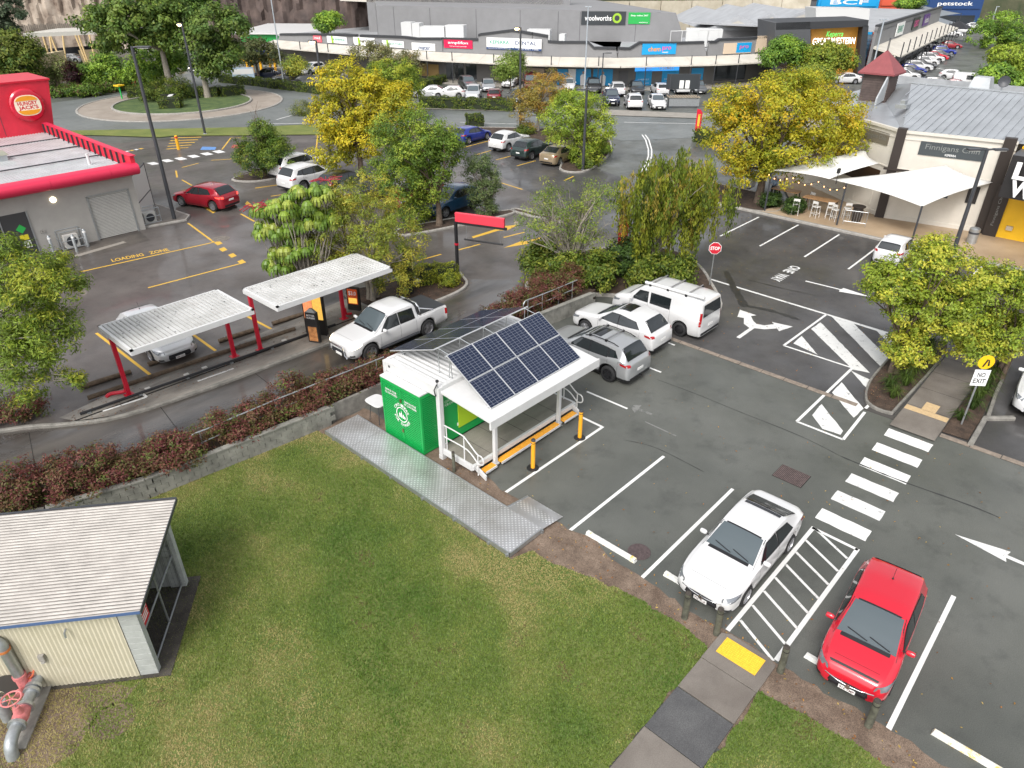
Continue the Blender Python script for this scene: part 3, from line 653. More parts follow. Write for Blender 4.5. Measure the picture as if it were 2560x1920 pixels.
def tufts(name, spots, label, palette, h=0.5, blades=40, cat='plant', group=None, width=.02):
    """strappy grass-like plants; each spot one plant"""
    out = []
    for i, (x, y, s) in enumerate(spots):
        n = blades; a = RNG.random(n)*2*math.pi; l = h*s*(.6+.5*RNG.random(n)); sp = .25+.75*RNG.random(n)
        base = np.stack([np.cos(a)*.06*s, np.sin(a)*.06*s, np.zeros(n)], 1); d = np.stack([np.cos(a), np.sin(a), np.zeros(n)], 1); sd = np.stack([-np.sin(a), np.cos(a), np.zeros(n)], 1)*width
        mid = base+d*(l*.35*sp)[:,None]; mid[:,2] = l*.75; tip = base+d*(l*.95*sp)[:,None]; tip[:,2] = l*(.95-.5*sp)
        V = np.concatenate([np.stack([base-sd, base+sd, mid+sd*.9, mid-sd*.9], 1), np.stack([mid-sd*.9, mid+sd*.9, tip+sd*.2, tip-sd*.2], 1)])
        c = hsv_jit(palette[i % len(palette)], n, .3); c = np.concatenate([c, c*1.1])
        root = thing(name, (x, y, 0.0), label(i) if callable(label) else label, cat, group)
        o = link('leaves', quads_mesh('leaves', V, c, LEAF), root, (0,0,.02)); o['kind'] = 'stuff'
        out.append(root)
    return out
# leaf palettes (linear reflectance)
G_DK = [(0.038,0.074,0.016),(0.054,0.101,0.019),(0.074,0.128,0.022),(0.027,0.054,0.014)]
G_MID = [(0.105,0.18,0.024),(0.075,0.135,0.021),(0.15,0.225,0.027),(0.053,0.098,0.018)]
G_LT = [(0.196,0.28,0.028),(0.14,0.224,0.025),(0.252,0.308,0.031),(0.084,0.14,0.02)]
OLIVE = [(0.165,0.195,0.027),(0.105,0.143,0.024),(0.225,0.225,0.03),(0.068,0.09,0.021)]
GOLD = [(0.34,0.28,0.014),(0.25,0.225,0.015),(0.145,0.155,0.014),(0.085,0.115,0.012)]
AUT = [(0.10,0.13,0.014),(0.18,0.17,0.015),(0.32,0.21,0.015),(0.38,0.19,0.012)]
BURG = [(0.125,0.036,0.034),(0.16,0.06,0.045),(0.10,0.085,0.03),(0.155,0.09,0.048),(0.10,0.125,0.028)]

# ------------------------------------------------------------------ ground, roads, markings
ASPH = ground_mat('carpark_asphalt', (0.066,0.070,0.062), (0.118,0.121,0.108), (0.32,0.66), 0.16, 0.22, stain=(0.042,0.044,0.040), stain_amt=0.6, wet=.2)
ASPHD = ground_mat('dark_asphalt', wet=.35, c_lo=(0.042,0.040,0.040), c_hi=(0.080,0.076,0.074), rough=(0.3,0.65), big=0.3, speck=0.25, stain=(0.03,0.028,0.027), stain_amt=0.6)
ASPHB = ground_mat('brown_asphalt', (0.066,0.058,0.053), (0.125,0.110,0.100), (0.3,0.65), 0.2, 0.2, wet=.35, stain=(0.04,0.035,0.032), stain_amt=0.6)
ROADM = ground_mat('road_asphalt', (0.115,0.125,0.122), (0.165,0.175,0.17), (0.35,0.6), 0.12, 0.15, stain=(0.09,0.095,0.093), stain_amt=0.5)
LANEM = ground_mat('wet_lane_concrete', (0.026,0.023,0.021), (0.105,0.093,0.082), (0.2,0.5), 0.4, 0.15, wet=.9, stain=(0.025,0.022,0.02), stain_amt=0.75, stretch=(0.35,1.3,1))
STRIPM = ground_mat('strip_concrete', (0.075,0.066,0.055), (0.30,0.275,0.24), (0.3,0.7), 0.55, 0.2, stain=(0.04,0.035,0.03), stain_amt=0.8, stretch=(0.4,1.2,1))
DIRT = ground_mat('bare_soil', (0.10,0.068,0.048), (0.21,0.155,0.115), (0.8,0.95), 1.6, 0.45, stain=(0.06,0.04,0.028), stain_amt=0.7)
MULCH = ground_mat('bark_mulch', (0.028,0.018,0.012), (0.085,0.055,0.038), (0.8,0.95), 2.5, 0.6)
PATHM = ground_mat('footpath_concrete', (0.13,0.112,0.096), (0.20,0.178,0.155), (0.55,0.8), 0.6, 0.15, stain=(0.09,0.078,0.068), stain_amt=0.5)
PATHD = ground_mat('dark_footpath', (0.058,0.058,0.06), (0.10,0.10,0.10), (0.6,0.85), 0.9, 0.3)
TAN = ground_mat('tan_concrete', (0.30,0.215,0.135), (0.42,0.315,0.21), (0.4,0.7), 0.3, 0.1)
TURF = ground_mat('turf_soil', (0.065,0.115,0.018), (0.15,0.165,0.045), (0.9,1.0), 0.35, 0.25)
VERGE = ground_mat('verge_grass', (0.10,0.135,0.025), (0.17,0.185,0.045), (0.9,1.0), 0.6, 0.4)
GRND = ground_mat('outlying_ground', (0.06,0.07,0.03), (0.12,0.11,0.06), (0.9,1.0), 0.05, 0.3)
WP = paint_mat('white_line_paint', (0.74,0.74,0.72), 0.25); WPW = paint_mat('worn_white_paint', (0.70,0.70,0.68), 0.62); WPF = paint_mat('faded_white_paint', (0.22,0.22,0.21), 0.95, (0.10,0.105,0.095))
YP = paint_mat('yellow_line_paint', (0.66,0.40,0.05), 0.35); BLUEP = paint_mat('blue_bay_paint', (0.12,0.26,0.55), 0.3); REDP = paint_mat('red_bay_paint', (0.5,0.10,0.09), 0.5)
def sheet(name, poly, z, m, parent=None):
    o = MB().sheet(poly, z).build(name, m, parent)
    return o if parent else struct(o)
def jag(poly, amp=0.12, step=0.35, seed=1):
    r = random.Random(seed); out = []; n = len(poly)
    for i in range(n):
        a, b = poly[i], poly[(i+1) % n]; l = math.hypot(b[0]-a[0], b[1]-a[1]); k = max(1, min(140, int(l/step)))
        for j in range(k):
            t = j/k; q = amp*min(1, l) if k > 1 else 0
            out.append((a[0]+(b[0]-a[0])*t+r.uniform(-q, q), a[1]+(b[1]-a[1])*t+r.uniform(-q, q)))
    return out
ground = sheet('ground', [(-600,-600),(900,-600),(900,900),(-600,900)], -0.06, GRND)
carpark = sheet('car_park', [(-60,-70),(160,-70),(260,60),(200,200),(40,160),(-60,70)], 0.0, ASPH)
right_lot = sheet('pub_car_park', [(13.65,-60),(34.2,-60),(34.2,14),(44,40),(36,44),(24,14),(20.5,7),(15.5,3.2),(14.2,0.8),(13.65,0.6)], 0.004, ASPHD)
food_lot = sheet('restaurant_car_park', [(-60,13),(-14,13.0),(-8,11.6),(0,11.2),(14,6.5),(23,8.5),(36,43),(27,56),(14,60),(-20,75),(-60,75)], 0.008, ASPHB)
# ring road in front of the shops
road = sheet('road', [P(*q) for q in ((60,330),(150,328),(610,319),(760,311),(900,318),(1150,320),(1310,322),(1450,330),(1510,345),(1560,352),(1720,345),(1830,338),(1950,330),(2100,300),(1990,270),(1752,298),(1500,289),(1280,280),(1052,274),(850,262),(700,205),(600,160),(520,120),(440,118),(470,175),(420,215),(318,232),(127,258),(0,262),(-150,300),(-60,335))], 0.012, ROADM)
# bays' asphalt by the shops keeps the car_park sheet; concrete footpath along its hedge
sheet('shop_footpath', [P(*q) for q in ((1052,273),(1280,279),(1500,288),(1752,297),(1985,271),(1990,262),(1760,285),(1500,274),(1290,267),(1060,262))], 0.05, mat('pale_footpath', (0.27,0.25,0.22), 0.8, var=0.12, scale=1.2))
verge = sheet('grass_verge', [P(*q) for q in ((150,328.5),(610,319.5),(790,312),(960,318),(1000,330),(860,337),(612,340),(440,341),(400,345),(250,340),(180,339))], 0.07, VERGE)
# drive-through lane with sawn joints
lane_poly = [(-30,24),(-16,15.6),(-10.05,13.04),(-8.2,11.7),(-6.46,10.7),(-3,10.25),(0.6,10.1),(4,9.95),(9.2,9.75),(11.2,9.95),(12.2,10.9),(13.6,9.2),(12.6,7.6),(11.2,6.75),(6,6.5),(0,6.75),(-4,7.05),(-8,8.0),(-10.65,8.92),(-16,12),(-30,20)]
lane = sheet('drive_through_lane', lane_poly, 0.016, LANEM)
JOINT = mat('joint_filler', (0.012,0.011,0.01), 0.9)
def line(a, b, w, z, m, parent, name='bay_line'):
    dx, dy = b[0]-a[0], b[1]-a[1]; l = math.hypot(dx, dy); nx, ny = -dy/l*w/2, dx/l*w/2
    return MB().sheet([(a[0]+nx,a[1]+ny),(b[0]+nx,b[1]+ny),(b[0]-nx,b[1]-ny),(a[0]-nx,a[1]-ny)], z).build(name, m, parent)
def lpx(a, b, w, m, parent, z, name='bay_line'): return line(P(*a), P(*b), w, z, m, parent, name)
for a, b in (((-9.3,12.3),(-10.1,8.75)),((-5.2,10.5),(-5.6,7.45)),((-1.3,10.15),(-1.5,6.95)),((2.6,10.0),(2.5,6.75)),((6.6,9.85),(6.6,6.6)),((-6.2,10.7),(-6.0,11.6)),((-2.6,10.2),(-2.5,11.3))): line(a, b, 0.025, .0205, JOINT, lane, 'lane_joint')
strip = sheet('drive_through_island', [(-7.9,11.75),(-6.46,10.85),(-3,10.4),(0.6,10.25),(4,10.1),(6.1,10.1),(6.1,13.6),(0,13.2),(-5.2,13.0),(-8.2,12.4)], 0.112, STRIPM)
line((-7.9,11.72),(6.1,11.30), .10, .117, JOINT, strip, 'drain')
def kerb(name, path, w=.16, h=.14, m=CONC, closed=False, z=0.0, parent=None):
    p = [Vector((q[0], q[1])) for q in path]; n = len(p); L_, R_ = [], []
    for i in range(n):
        a = p[i-1] if (i or closed) else p[i]; b = p[(i+1) % n] if (i < n-1 or closed) else p[i]
        t = (b-a).normalized(); nn = Vector((-t.y, t.x))
        L_.append(p[i]+nn*w/2); R_.append(p[i]-nn*w/2)
    vs = [(q.x,q.y,z-.02) for q in L_]+[(q.x,q.y,z+h-.02) for q in L_]+[(q.x*.88+r.x*.12,q.y*.88+r.y*.12,z+h) for q, r in zip(L_,R_)]+[(q.x*.2+r.x*.8,q.y*.2+r.y*.8,z+h) for q, r in zip(L_,R_)]+[(q.x,q.y,z+h-.04) for q in R_]+[(q.x,q.y,z-.02) for q in R_]
    fs = []
    for i in range(n if closed else n-1):
        j = (i+1) % n
        for k in range(5): fs.append((k*n+i, k*n+j, (k+1)*n+j, (k+1)*n+i))
    if not closed: fs += [tuple(k*n for k in range(6)), tuple(k*n+n-1 for k in range(6))[::-1]]
    o = MB().add(vs, fs).build(name, m, parent, smooth=True, sharp=30)
    return o if parent else struct(o)
def smooth_path(pts, k=5, closed=False):
    n = len(pts); out = []; g = lambda i: np.array(pts[i % n] if closed else pts[max(0, min(n-1, i))])
    for i in range(n if closed else n-1):
        for j in range(k):
            t = j/k; a, b, c, d = g(i-1), g(i), g(i+1), g(i+2)
            out.append(tuple(.5*((2*b)+(-a+c)*t+(2*a-5*b+4*c-d)*t*t+(-a+3*b-3*c+d)*t**3)))
    if not closed: out.append(tuple(pts[-1]))
    return out
kerb('kerb', smooth_path([(-30,24.2),(-16,15.7),(-10.05,13.14),(-8.2,11.8),(-6.46,10.8),(-3,10.35),(0.6,10.2),(4,10.05),(7.2,9.95)], 4), .15, .14, CONCD)
kerb('kerb', smooth_path([(-30,19.9),(-16,11.9),(-10.65,8.85),(-8,7.9),(-4,6.95),(0,6.65),(6,6.4)], 4), .15, .14, CONCD)
def island(name, poly, m, kerb_m=CONC, h=.12, kw=.16):
    sp = smooth_path(poly, 4, True); s = sheet(name, sp, h-.02, m); kerb('kerb', sp, kw, h+.02, kerb_m, True); return s
island('garden_bed', [(6.2,10.35),(8,10.05),(10.3,10.05),(11.5,10.5),(12.1,11.5),(12.5,12.6),(11.5,13.6),(8,14.0),(6.2,14.2)], MULCH)
island('garden_bed', [(14.4,19.1),(18.5,17.9),(22.2,17.2),(22.7,17.9),(19,19.3),(15,20.3)], MULCH)
island('garden_bed', [(13.7,39.7),(15.4,37.5),(21.5,38.3),(22,39.6),(17,40.6)], MULCH)
island('garden_bed', [P(*q) for q in ((1400,424),(1454,432),(1502,408),(1526,380),(1524,355),(1500,340),(1400,326),(1250,321),(1160,322),(1165,334),(1260,346),(1370,362),(1420,385))], MULCH)
island('garden_bed', [P(*q) for q in ((1318,722),(1338,690),(1358,668),(1425,640),(1550,622),(1680,630),(1745,668),(1778,715),(1801,765),(1780,782),(1700,765),(1600,750),(1500,740),(1400,742))], MULCH, h=.16)
island('garden_bed', [P(*q) for q in ((1283,530),(1345,546),(1430,560),(1432,552),(1345,538),(1292,525))], MULCH)
island('garden_bed', [(34.3,13.5),(34.3,5.2),(36.2,4.0),(38.5,6),(38.5,13.5)], MULCH)
kerb('kerb', [(34.15,14),(34.15,-3.6),(34.15,-30)], .3, .15, CONC)
sheet('pub_footpath', [(34.3,4.8),(34.3,-45),(75,-45),(75,8),(44,8),(38,4.2)], .13, TAN)
island('garden_bed', [(13.9,-9.75),(15.2,-9.3),(17.0,-9.15),(20.5,-9.2),(21.3,-10.0),(21.0,-10.75),(14.6,-10.72),(13.7,-10.6)], MULCH, CONCD, .10, .10)
sheet('garden_bed', [(13.7,-12.5),(13.75,-13.35),(15.6,-13.35),(21.5,-13.0),(21.5,-12.5)], .05, MULCH)
kerb('kerb', [(13.5,-13.5),(15.75,-13.45),(16.5,-14.25)], .18, .15, CONCD); kerb('kerb', [(15.9,-13.5),(18,-13.3),(21.4,-13.1)], .14, .15, CONCD)
sheet('footpath', [(12.85,-10.92),(25.5,-10.85),(25.5,-12.42),(12.85,-12.48)], .06, PATHM)
for xx in (14.9,16.6,18.3,20.0,21.8): line((xx,-10.9),(xx,-12.45), .02, .064, JOINT, bpy.data.objects['footpath'], 'slab_joint')
TACT = mat('tan_tactile', (0.50,0.36,0.20), 0.7, var=0.1, scale=10); TACY = mat('yellow_tactile', (0.78,0.47,0.03), 0.6, var=0.12, scale=12)
def tactile(name, x0, x1, y0, y1, z, m, label, dots=True, step=.06):
    r = thing(name, ((x0+x1)/2, (y0+y1)/2, z), label, 'tactile paving'); lx, ly = x1-x0, y1-y0
    MB().box(-lx/2,lx/2,-ly/2,ly/2,0,.012).build('base_plate', m, r); d = MB()
    for i in range(int(lx/step)):
        for j in range(int(ly/step)):
            cx, cy = -lx/2+step*(i+.5), -ly/2+step*(j+.5); d.add([(cx-.018,cy-.018,.0125),(cx+.018,cy-.018,.0125),(cx+.018,cy+.018,.0125),(cx-.018,cy+.018,.0125),(cx,cy,.021)], [(0,1,4),(1,2,4),(2,3,4),(3,0,4)])
    d.build('raised_dots', m, r)['kind'] = 'stuff'; return r
tactile('tactile_paving', 14.45, 14.80, -12.45, -10.93, .064, TACT, 'tan tactile paving strip across the path by the zebra crossing')
tactile('tactile_paving', 14.83, 15.5, -11.95, -11.45, .064, TACT, 'small tan ribbed tactile square on the path behind the strip')
# edging strip between the two car parks: single concrete blocks
EDGE = mat('edging_block', (0.22,0.18,0.145), 0.85, var=0.25, scale=5)
edging = struct(MB().sheet([(13.36,1.0),(13.64,1.0),(13.64,-30),(13.36,-30)], .006).build('edging_strip', mat('edging_bed', (0.06,0.055,0.05), 0.9)))
bm_ = MB(); bm_.box(-.13,.13,-.485,.485,0,.012); eb = bm_.mesh('edging_block', EDGE)
yy = 0.5
while yy > -24:
    if not (-13.0 < yy-.5 < -9.9): link('edging_block', eb, edging, (13.5+random.uniform(-.01,.01), yy-.5, .008+random.uniform(-.003,.003)), random.uniform(-.008,.008))
    yy -= 1.0
for o in [lane, strip, carpark]: pass
# --- lawn and soil
dirt = sheet('soil_strip', jag([(0.35,0.9),(0.45,-1.5),(0.15,-3.0),(0.25,-4.2),(0.2,-5.6),(0.38,-6.2),(0.42,-6.6),(0.05,-7.3),(0.02,-9),(-0.05,-10.5),(0.0,-11.2),(-0.02,-12.5),(0.0,-15),(-0.1,-17.5),(-0.2,-30),(-3,-30),(-3,4.6),(0.2,4.6)], .09, .3, 3), 0.008, DIRT)
lawn_poly = jag([(-60,16),(-30,17.5),(-16,9.8),(-11,6.4),(-7.85,5.3),(-2.9,4.72),(-1.9,4.6),(-1.9,-5.25),(-1.25,-5.4),(-1.2,-6.2),(-0.95,-7.2),(-0.75,-8.2),(-0.65,-9.3),(-0.62,-10.2),(-0.75,-10.9),(-1.0,-11.02),(-9,-11.0),(-30,-11.0),(-60,-11)], .07, .3, 5)
lawn = sheet('lawn', lawn_poly, .03, TURF)
lawn2_poly = jag([(-1.15,-12.55),(-0.95,-13.3),(-0.9,-15),(-1.0,-17),(-1.1,-26),(-40,-26),(-40,-12.55)], .08, .3, 6)
lawn2 = sheet('lawn', lawn2_poly, .03, TURF)
path = sheet('lawn_path', [(-0.3,-11.05),(-25,-11.05),(-25,-12.5),(-0.3,-12.5)], .02, JOINT)
for i, (a, b, m_) in enumerate(((-0.05,-1.19,PATHM),(-1.21,-2.30,PATHM),(-2.33,-3.72,PATHD),(-3.74,-5.15,PATHM),(-5.17,-6.6,PATHM))):
    pr = [(a-.12,-12.52),(a,-12.3),(a,-11.25),(a-.12,-11.03),(b,-11.03),(b,-12.52)] if i == 0 else [(a,-12.51),(a,-11.04),(b,-11.04),(b,-12.51)]
    o = MB().prism(pr, -.01, .062+random.uniform(-.004,.004)).build('paving_slab', m_, path, bevel=.006)
tactile('tactile_paving', -0.80, -0.22, -12.27, -11.22, .07, TACY, 'bright yellow tactile paving panel at the end of the lawn path')
def in_poly(pts, poly):
    x, y = pts[:,0], pts[:,1]; ins = np.zeros(len(pts), bool); p = np.array(poly); j = len(p)-1
    for i in range(len(p)):
        c = ((p[i,1] > y) != (p[j,1] > y)) & (x < (p[j,0]-p[i,0])*(y-p[i,1])/(p[j,1]-p[i,1]+1e-12)+p[i,0]); ins ^= c; j = i
    return ins
def fbm(x, y, s, seed=0):
    r = np.random.default_rng(seed); o = np.zeros_like(x); a = 1
    for k in range(5):
        for q in range(3):
            t = r.random()*6.28; o += a*np.sin((x*math.cos(t)+y*math.sin(t))*s+r.random()*6.28+1.3*np.sin((x*math.sin(t)-y*math.cos(t))*s*.7+k))
        s *= 1.9; a *= .62
    return o/4
def grass(name, poly, n, box, label, seed):
    p = np.stack([box[0]+(box[1]-box[0])*RNG.random(n), box[2]+(box[3]-box[2])*RNG.random(n)], 1)
    p = p[in_poly(p, poly)]; n = len(p); f = fbm(p[:,0], p[:,1], .55, seed); f2 = fbm(p[:,0], p[:,1], 2.3, seed+1)
    t = np.clip(.55+.5*f+.26*f2+RNG.normal(0,.12,n), 0, 1)
    # worn, straw-coloured band running down the middle of the lawn
    c0 = np.array((0.082,0.150,0.020)); c1 = np.array((0.155,0.205,0.036)); c2 = np.array((0.33,0.275,0.115)); cb = np.array((0.13,0.095,0.04))
    cols = np.where(t[:,None] < .55, c0+(c1-c0)*(t[:,None]/.55), c1+(c2-c1)*((t[:,None]-.55)/.45))
    br = (np.clip(f2*.8-f*.3, 0, 1) > .70) & (RNG.random(n) < .35); cols[br] = cb
    cols *= (1.06+.3*RNG.random(n))[:,None]
    a = RNG.random(n)*6.283; h = (.025+.035*RNG.random(n))*(1.15-.5*t); w = .010+.008*RNG.random(n); ln = .02+.05*RNG.random(n)
    d = np.stack([np.cos(a), np.sin(a)], 1); s_ = np.stack([-d[:,1], d[:,0]], 1)*w[:,None]; V = np.zeros((n,3,3))
    V[:,0,:2] = p-s_; V[:,1,:2] = p+s_; V[:,2,:2] = p+d*ln[:,None]; V[:,0,2] = V[:,1,2] = .03; V[:,2,2] = .03+h
    o = link(name, quads_mesh(name, V, cols, LEAF, 3)); tag(o, label, 'grass', kind='stuff'); return o
grass('lawn_grass', lawn_poly, 330000, (-15.5,-.5,-11.1,6.2), 'short patchy green and straw lawn beside the metal ramp', 3)
grass('lawn_grass', lawn2_poly, 45000, (-7,-.8,-19,-12.5), 'corner of mown grass right of the concrete path', 9)
# --- paint: near car park
def arrow_poly(poly, z, m, parent, name='painted_arrow'): return MB().sheet(poly, z).build(name, m, parent)
Z1 = .0045; Z2 = .0085; Z3 = .0125
line((.2,-3.0),(5.5,-3.05), .11, Z1, WP, carpark); line((5.46,-3.0),(5.46,-2.0), .11, Z1, WP, carpark)
line((.15,-5.7),(5.45,-5.74), .11, Z1, WP, carpark); line((.0,-8.42),(5.45,-8.40), .11, Z1, WP, carpark); line((.0,-15.14),(5.35,-15.10), .12, Z1, WP, carpark)
line((7.1,-1.05),(7.15,-3.0), .10, Z1, WP, carpark); line((13.1,-.3),(13.05,-1.5), .10, Z1, WP, carpark); line((10.5,.5),(10.5,-2.4), .10, Z1, WP, carpark)
line((.05,-11.10),(5.45,-11.13), .12, Z1, WP, carpark, 'hatch_line'); line((.03,-12.44),(5.42,-12.48), .12, Z1, WP, carpark, 'hatch_line'); line((5.40,-11.1),(5.37,-12.5), .11, Z1, WP, carpark, 'hatch_line')
for k in range(8): line((5.42-k*.69,-11.18),(4.80-k*.69,-12.40), .085, Z1, WPW, carpark, 'hatch_line')
for k in range(6):
    x1 = 12.68-k*1.235; poly = jag([(x1,-10.97),(x1-.02,-12.51),(x1-.62,-12.52),(x1-.60,-10.98)], .012, .2, k)
    arrow_poly(poly, Z1 if x1 < 13 else Z2, WPW if k in (3,4) else WP, carpark, 'zebra_stripe')
arrow_poly([(8.06,-14.42),(7.80,-15.85),(7.99,-15.80),(7.99,-18.5),(8.14,-18.5),(8.14,-15.80),(8.36,-15.85)], Z1, WPW, carpark)
arrow_poly([P(*q) for q in ((1574,1013),(1604,1013),(1597,1021),(1631,1034),(1628,1038),(1594,1026),(1586,1032))], Z1, WPF, carpark)
line(P(1612,1054), P(1690,1090), .06, Z1, WPF, carpark, 'faded_line')
# right lot
gz = lambda u, v: P(1820+u*.3617, 620+v*.3617)
line((21.2,1.8),(20.95,-8.2), .16, Z2, WPW, right_lot, 'lane_line')
for a, b in (((28.0,-1.05+2.75),(33.6,1.7)),((28.05,-1.1),(33.5,-1.05)),((28.0,4.4),(33.4,4.4)),((27.85,-3.75),(32.9,-3.68)),((27.8,-6.5),(33.4,-6.45)),((27.8,-9.2),(33.4,-9.2))): line(a, b, .11, Z2, WP, right_lot)
for a, b in (((385,675),(680,460)),((385,675),(860,830)),((680,460),(1090,590)),((860,830),(475,1200)),((475,1200),(795,1325)),((795,1325),(945,1135)),((950,1110),(1015,1045))): line(gz(*a), gz(*b), .11, .0090, WP, right_lot, 'hatch_line')
for k, q in enumerate((((510,610),(620,740),(450,660)),((640,515),(980,865),(860,840),(575,560)),((715,475),(865,520),(1150,800),(1140,850),(1065,830)),((1020,565),(1085,590),(1300,780),(1240,800)),((580,1155),(645,1080),(795,1265),(775,1292),(650,1250)),((720,1000),(785,930),(935,1110),(870,1175)),((850,850),(1045,940),(1000,1018)))):
    arrow_poly(jag([gz(*p) for p in q], .015, .25, k), .0086, WPW, right_lot, 'hatch_stripe')
arrow_poly([(15.68,-3.17),(17.0,-3.17),(17.25,-2.75),(17.85,-2.45),(17.75,-2.15),(18.6,-1.85),(18.55,-2.75),(18.28,-2.60),(17.85,-2.95),(17.65,-3.2),(17.75,-3.55),(18.2,-3.85),(18.35,-3.65),(18.55,-4.62),(17.65,-4.35),(17.85,-4.15),(17.35,-3.75),(17.15,-3.35),(15.68,-3.35)], Z2, WPW, right_lot)
arrow_poly([(24.42,-2.7),(24.54,-4.55),(24.28,-4.60),(24.70,-6.15),(24.92,-4.60),(24.66,-4.57),(24.56,-2.7)], Z2, WP, right_lot)
for s_, cx in (('ONE', 25.62), ('WAY', 24.02)): text(s_, 1.25, .60, WP, right_lot, 'painted_lettering', frame((cx,-1.42,Z2), (-1,0,0), (0,-1,0)), bold=.02)
# restaurant lot, yellow
Y = lambda a, b, w=.12: lpx(a, b, w, YP, food_lot, Z3, 'yellow_line')
for a, b in (((201,680),(535,606)),((535,606),(470,558)),((370,720),(614,656)),((639,470),(712,460)),((677,491),(712,486)),((455,419),(497,408)),((440,427),(443,444)),((455,450),(480,464)),((528,401),(592,397)),((602,535),(636,554)),((577,345),(555,374)),((577,345),(609,345)),((794,339),(791,372)),((868,338),(867,354)),((1259,594),(1311,581)),((1147,625),(1200,611)),((1041,653),(1103,636)),((1159,369),(1224,352)),((1187,388),(1229,376)),((1240,400),(1276,391)),((1292,415),(1339,402)),((1252,457),(1306,474)),((1410,452),(1434,441)),((638,471),(714,460)),((241,833),(384,944)),((480,835),(551,886)),((610,787),(699,834))): Y(a, b, .13)
for q in ((545,608),(557,624),(580,639),(603,655)): arrow_poly([P(q[0]-10,q[1]-1),P(q[0]+3,q[1]-6),P(q[0]+12,q[1]+1),P(q[0]-1,q[1]+6)], Z3+.0005, YP, food_lot, 'yellow_square')
for q in (((500,512),(506,509),(540,530),(532,534)),((612,510),(618,503),(634,516),(625,517)),((1179,592),(1240,573),(1236,568),(1297,562),(1268,576),(1246,577),(1183,596)),((1259,620),(1306,602),(1312,604),(1352,593),(1352,597),(1319,607),(1322,610))): arrow_poly([P(*p) for p in q], Z3, YP, food_lot, 'yellow_arrow')
for q in ((383,409),(418,402),(452,397),(484,391),(517,385),(547,379.5)): arrow_poly([P(q[0]-17,q[1]-1),P(q[0]+2,q[1]-4),P(q[0]+17,q[1]+1),P(q[0]-2,q[1]+4)], Z3, WP, food_lot, 'crossing_dash')
for k in range(5): lpx((428-k*3,345+k*7), (503-k*8,343+k*6.5), .28, YP, food_lot, Z3, 'yellow_hatch')
arrow_poly([P(*q) for q in ((506,367),(541,368),(538,375),(500,375))], Z3, BLUEP, food_lot, 'blue_bay_square'); arrow_poly([P(*q) for q in ((583,362),(612,364),(609,371),(577,370))], Z3, REDP, food_lot, 'red_bay_square')
for k in range(6): lpx((292+k*11.5,384-k*2.2), (298+k*11.5,382-k*2.2), .35, YP if k % 2 else WP, food_lot, Z3, 'speed_hump_stripe')
a_, b_ = P(281,653), P(423,625); text('LOADING   ZONE', math.hypot(b_[0]-a_[0], b_[1]-a_[1]), .55, YP, food_lot, 'painted_lettering', frame(((a_[0]+b_[0])/2, (a_[1]+b_[1])/2+.1, Z3), (b_[0]-a_[0], b_[1]-a_[1], 0), (0,1,0)), bold=.02)
mp = [(1605,337),(1614,350),(1621,374),(1621,390),(1616,407),(1603,431)]
for off in (0, 8):
    for a, b in zip(mp[:-1], mp[1:]): lpx((a[0]+off,a[1]), (b[0]+off,b[1]), .13, WP, road, .0165, 'lane_line')
for a, b in (((1150,306),(1310,311)),((650,310),(762,309)),((690,300),(740,285)),((1560,306),(1750,310))): lpx(a, b, .14, WPW, road, .0165, 'lane_line')
# oil trails, seams and cracks in the asphalt
OILM = mat('oil_stain', (0.022,0.021,0.021), .35, var=.4, scale=2); CRK = mat('crack_seal', (0.035,0.036,0.035), .7)
def trail(pts, w, z, m, parent, name, sd):
    r = random.Random(sd); a, b = [], []
    P2 = smooth_path(pts, 7)
    for i, p in enumerate(P2):
        q = P2[min(i+1, len(P2)-1)]; o = P2[max(i-1, 0)]; dx, dy = q[0]-o[0], q[1]-o[1]; l = math.hypot(dx, dy)+1e-9; h = w*r.uniform(.25,.6)*min(1, (i+.3)*.5, (len(P2)-i)*.5); a.append((p[0]-dy/l*h, p[1]+dx/l*h)); b.append((p[0]+dy/l*h, p[1]-dx/l*h))
    MB().add([(*q, z) for q in a+b], [(i, len(a)+i, len(a)+i+1, i+1) for i in range(len(a)-1)]).build(name, m, parent)
for k, (q, w) in enumerate((([(1815,678),(1830,712),(1850,745),(1862,768)],.42),([(1866,765),(1930,778),(2000,800)],.30),([(1870,700),(1960,722),(2050,742)],.10))): trail([P(*p) for p in q], w, Z2+.0004, OILM, right_lot, 'oil_trail', k)
for k, (q, w) in enumerate((([(2100,1140),(2160,1165),(2260,1205),(2420,1262),(2500,1295)],.07),([(1640,948),(1740,985),(1850,1030),(2000,1090),(2100,1140)],.035),([(1560,1100),(1640,1120),(1760,1180)],.03))): trail([P(*p) for p in q], w, Z1+.0004, OILM if w > .1 else CRK, carpark, 'asphalt_crack' if w < .1 else 'damp_stain', 20+k)
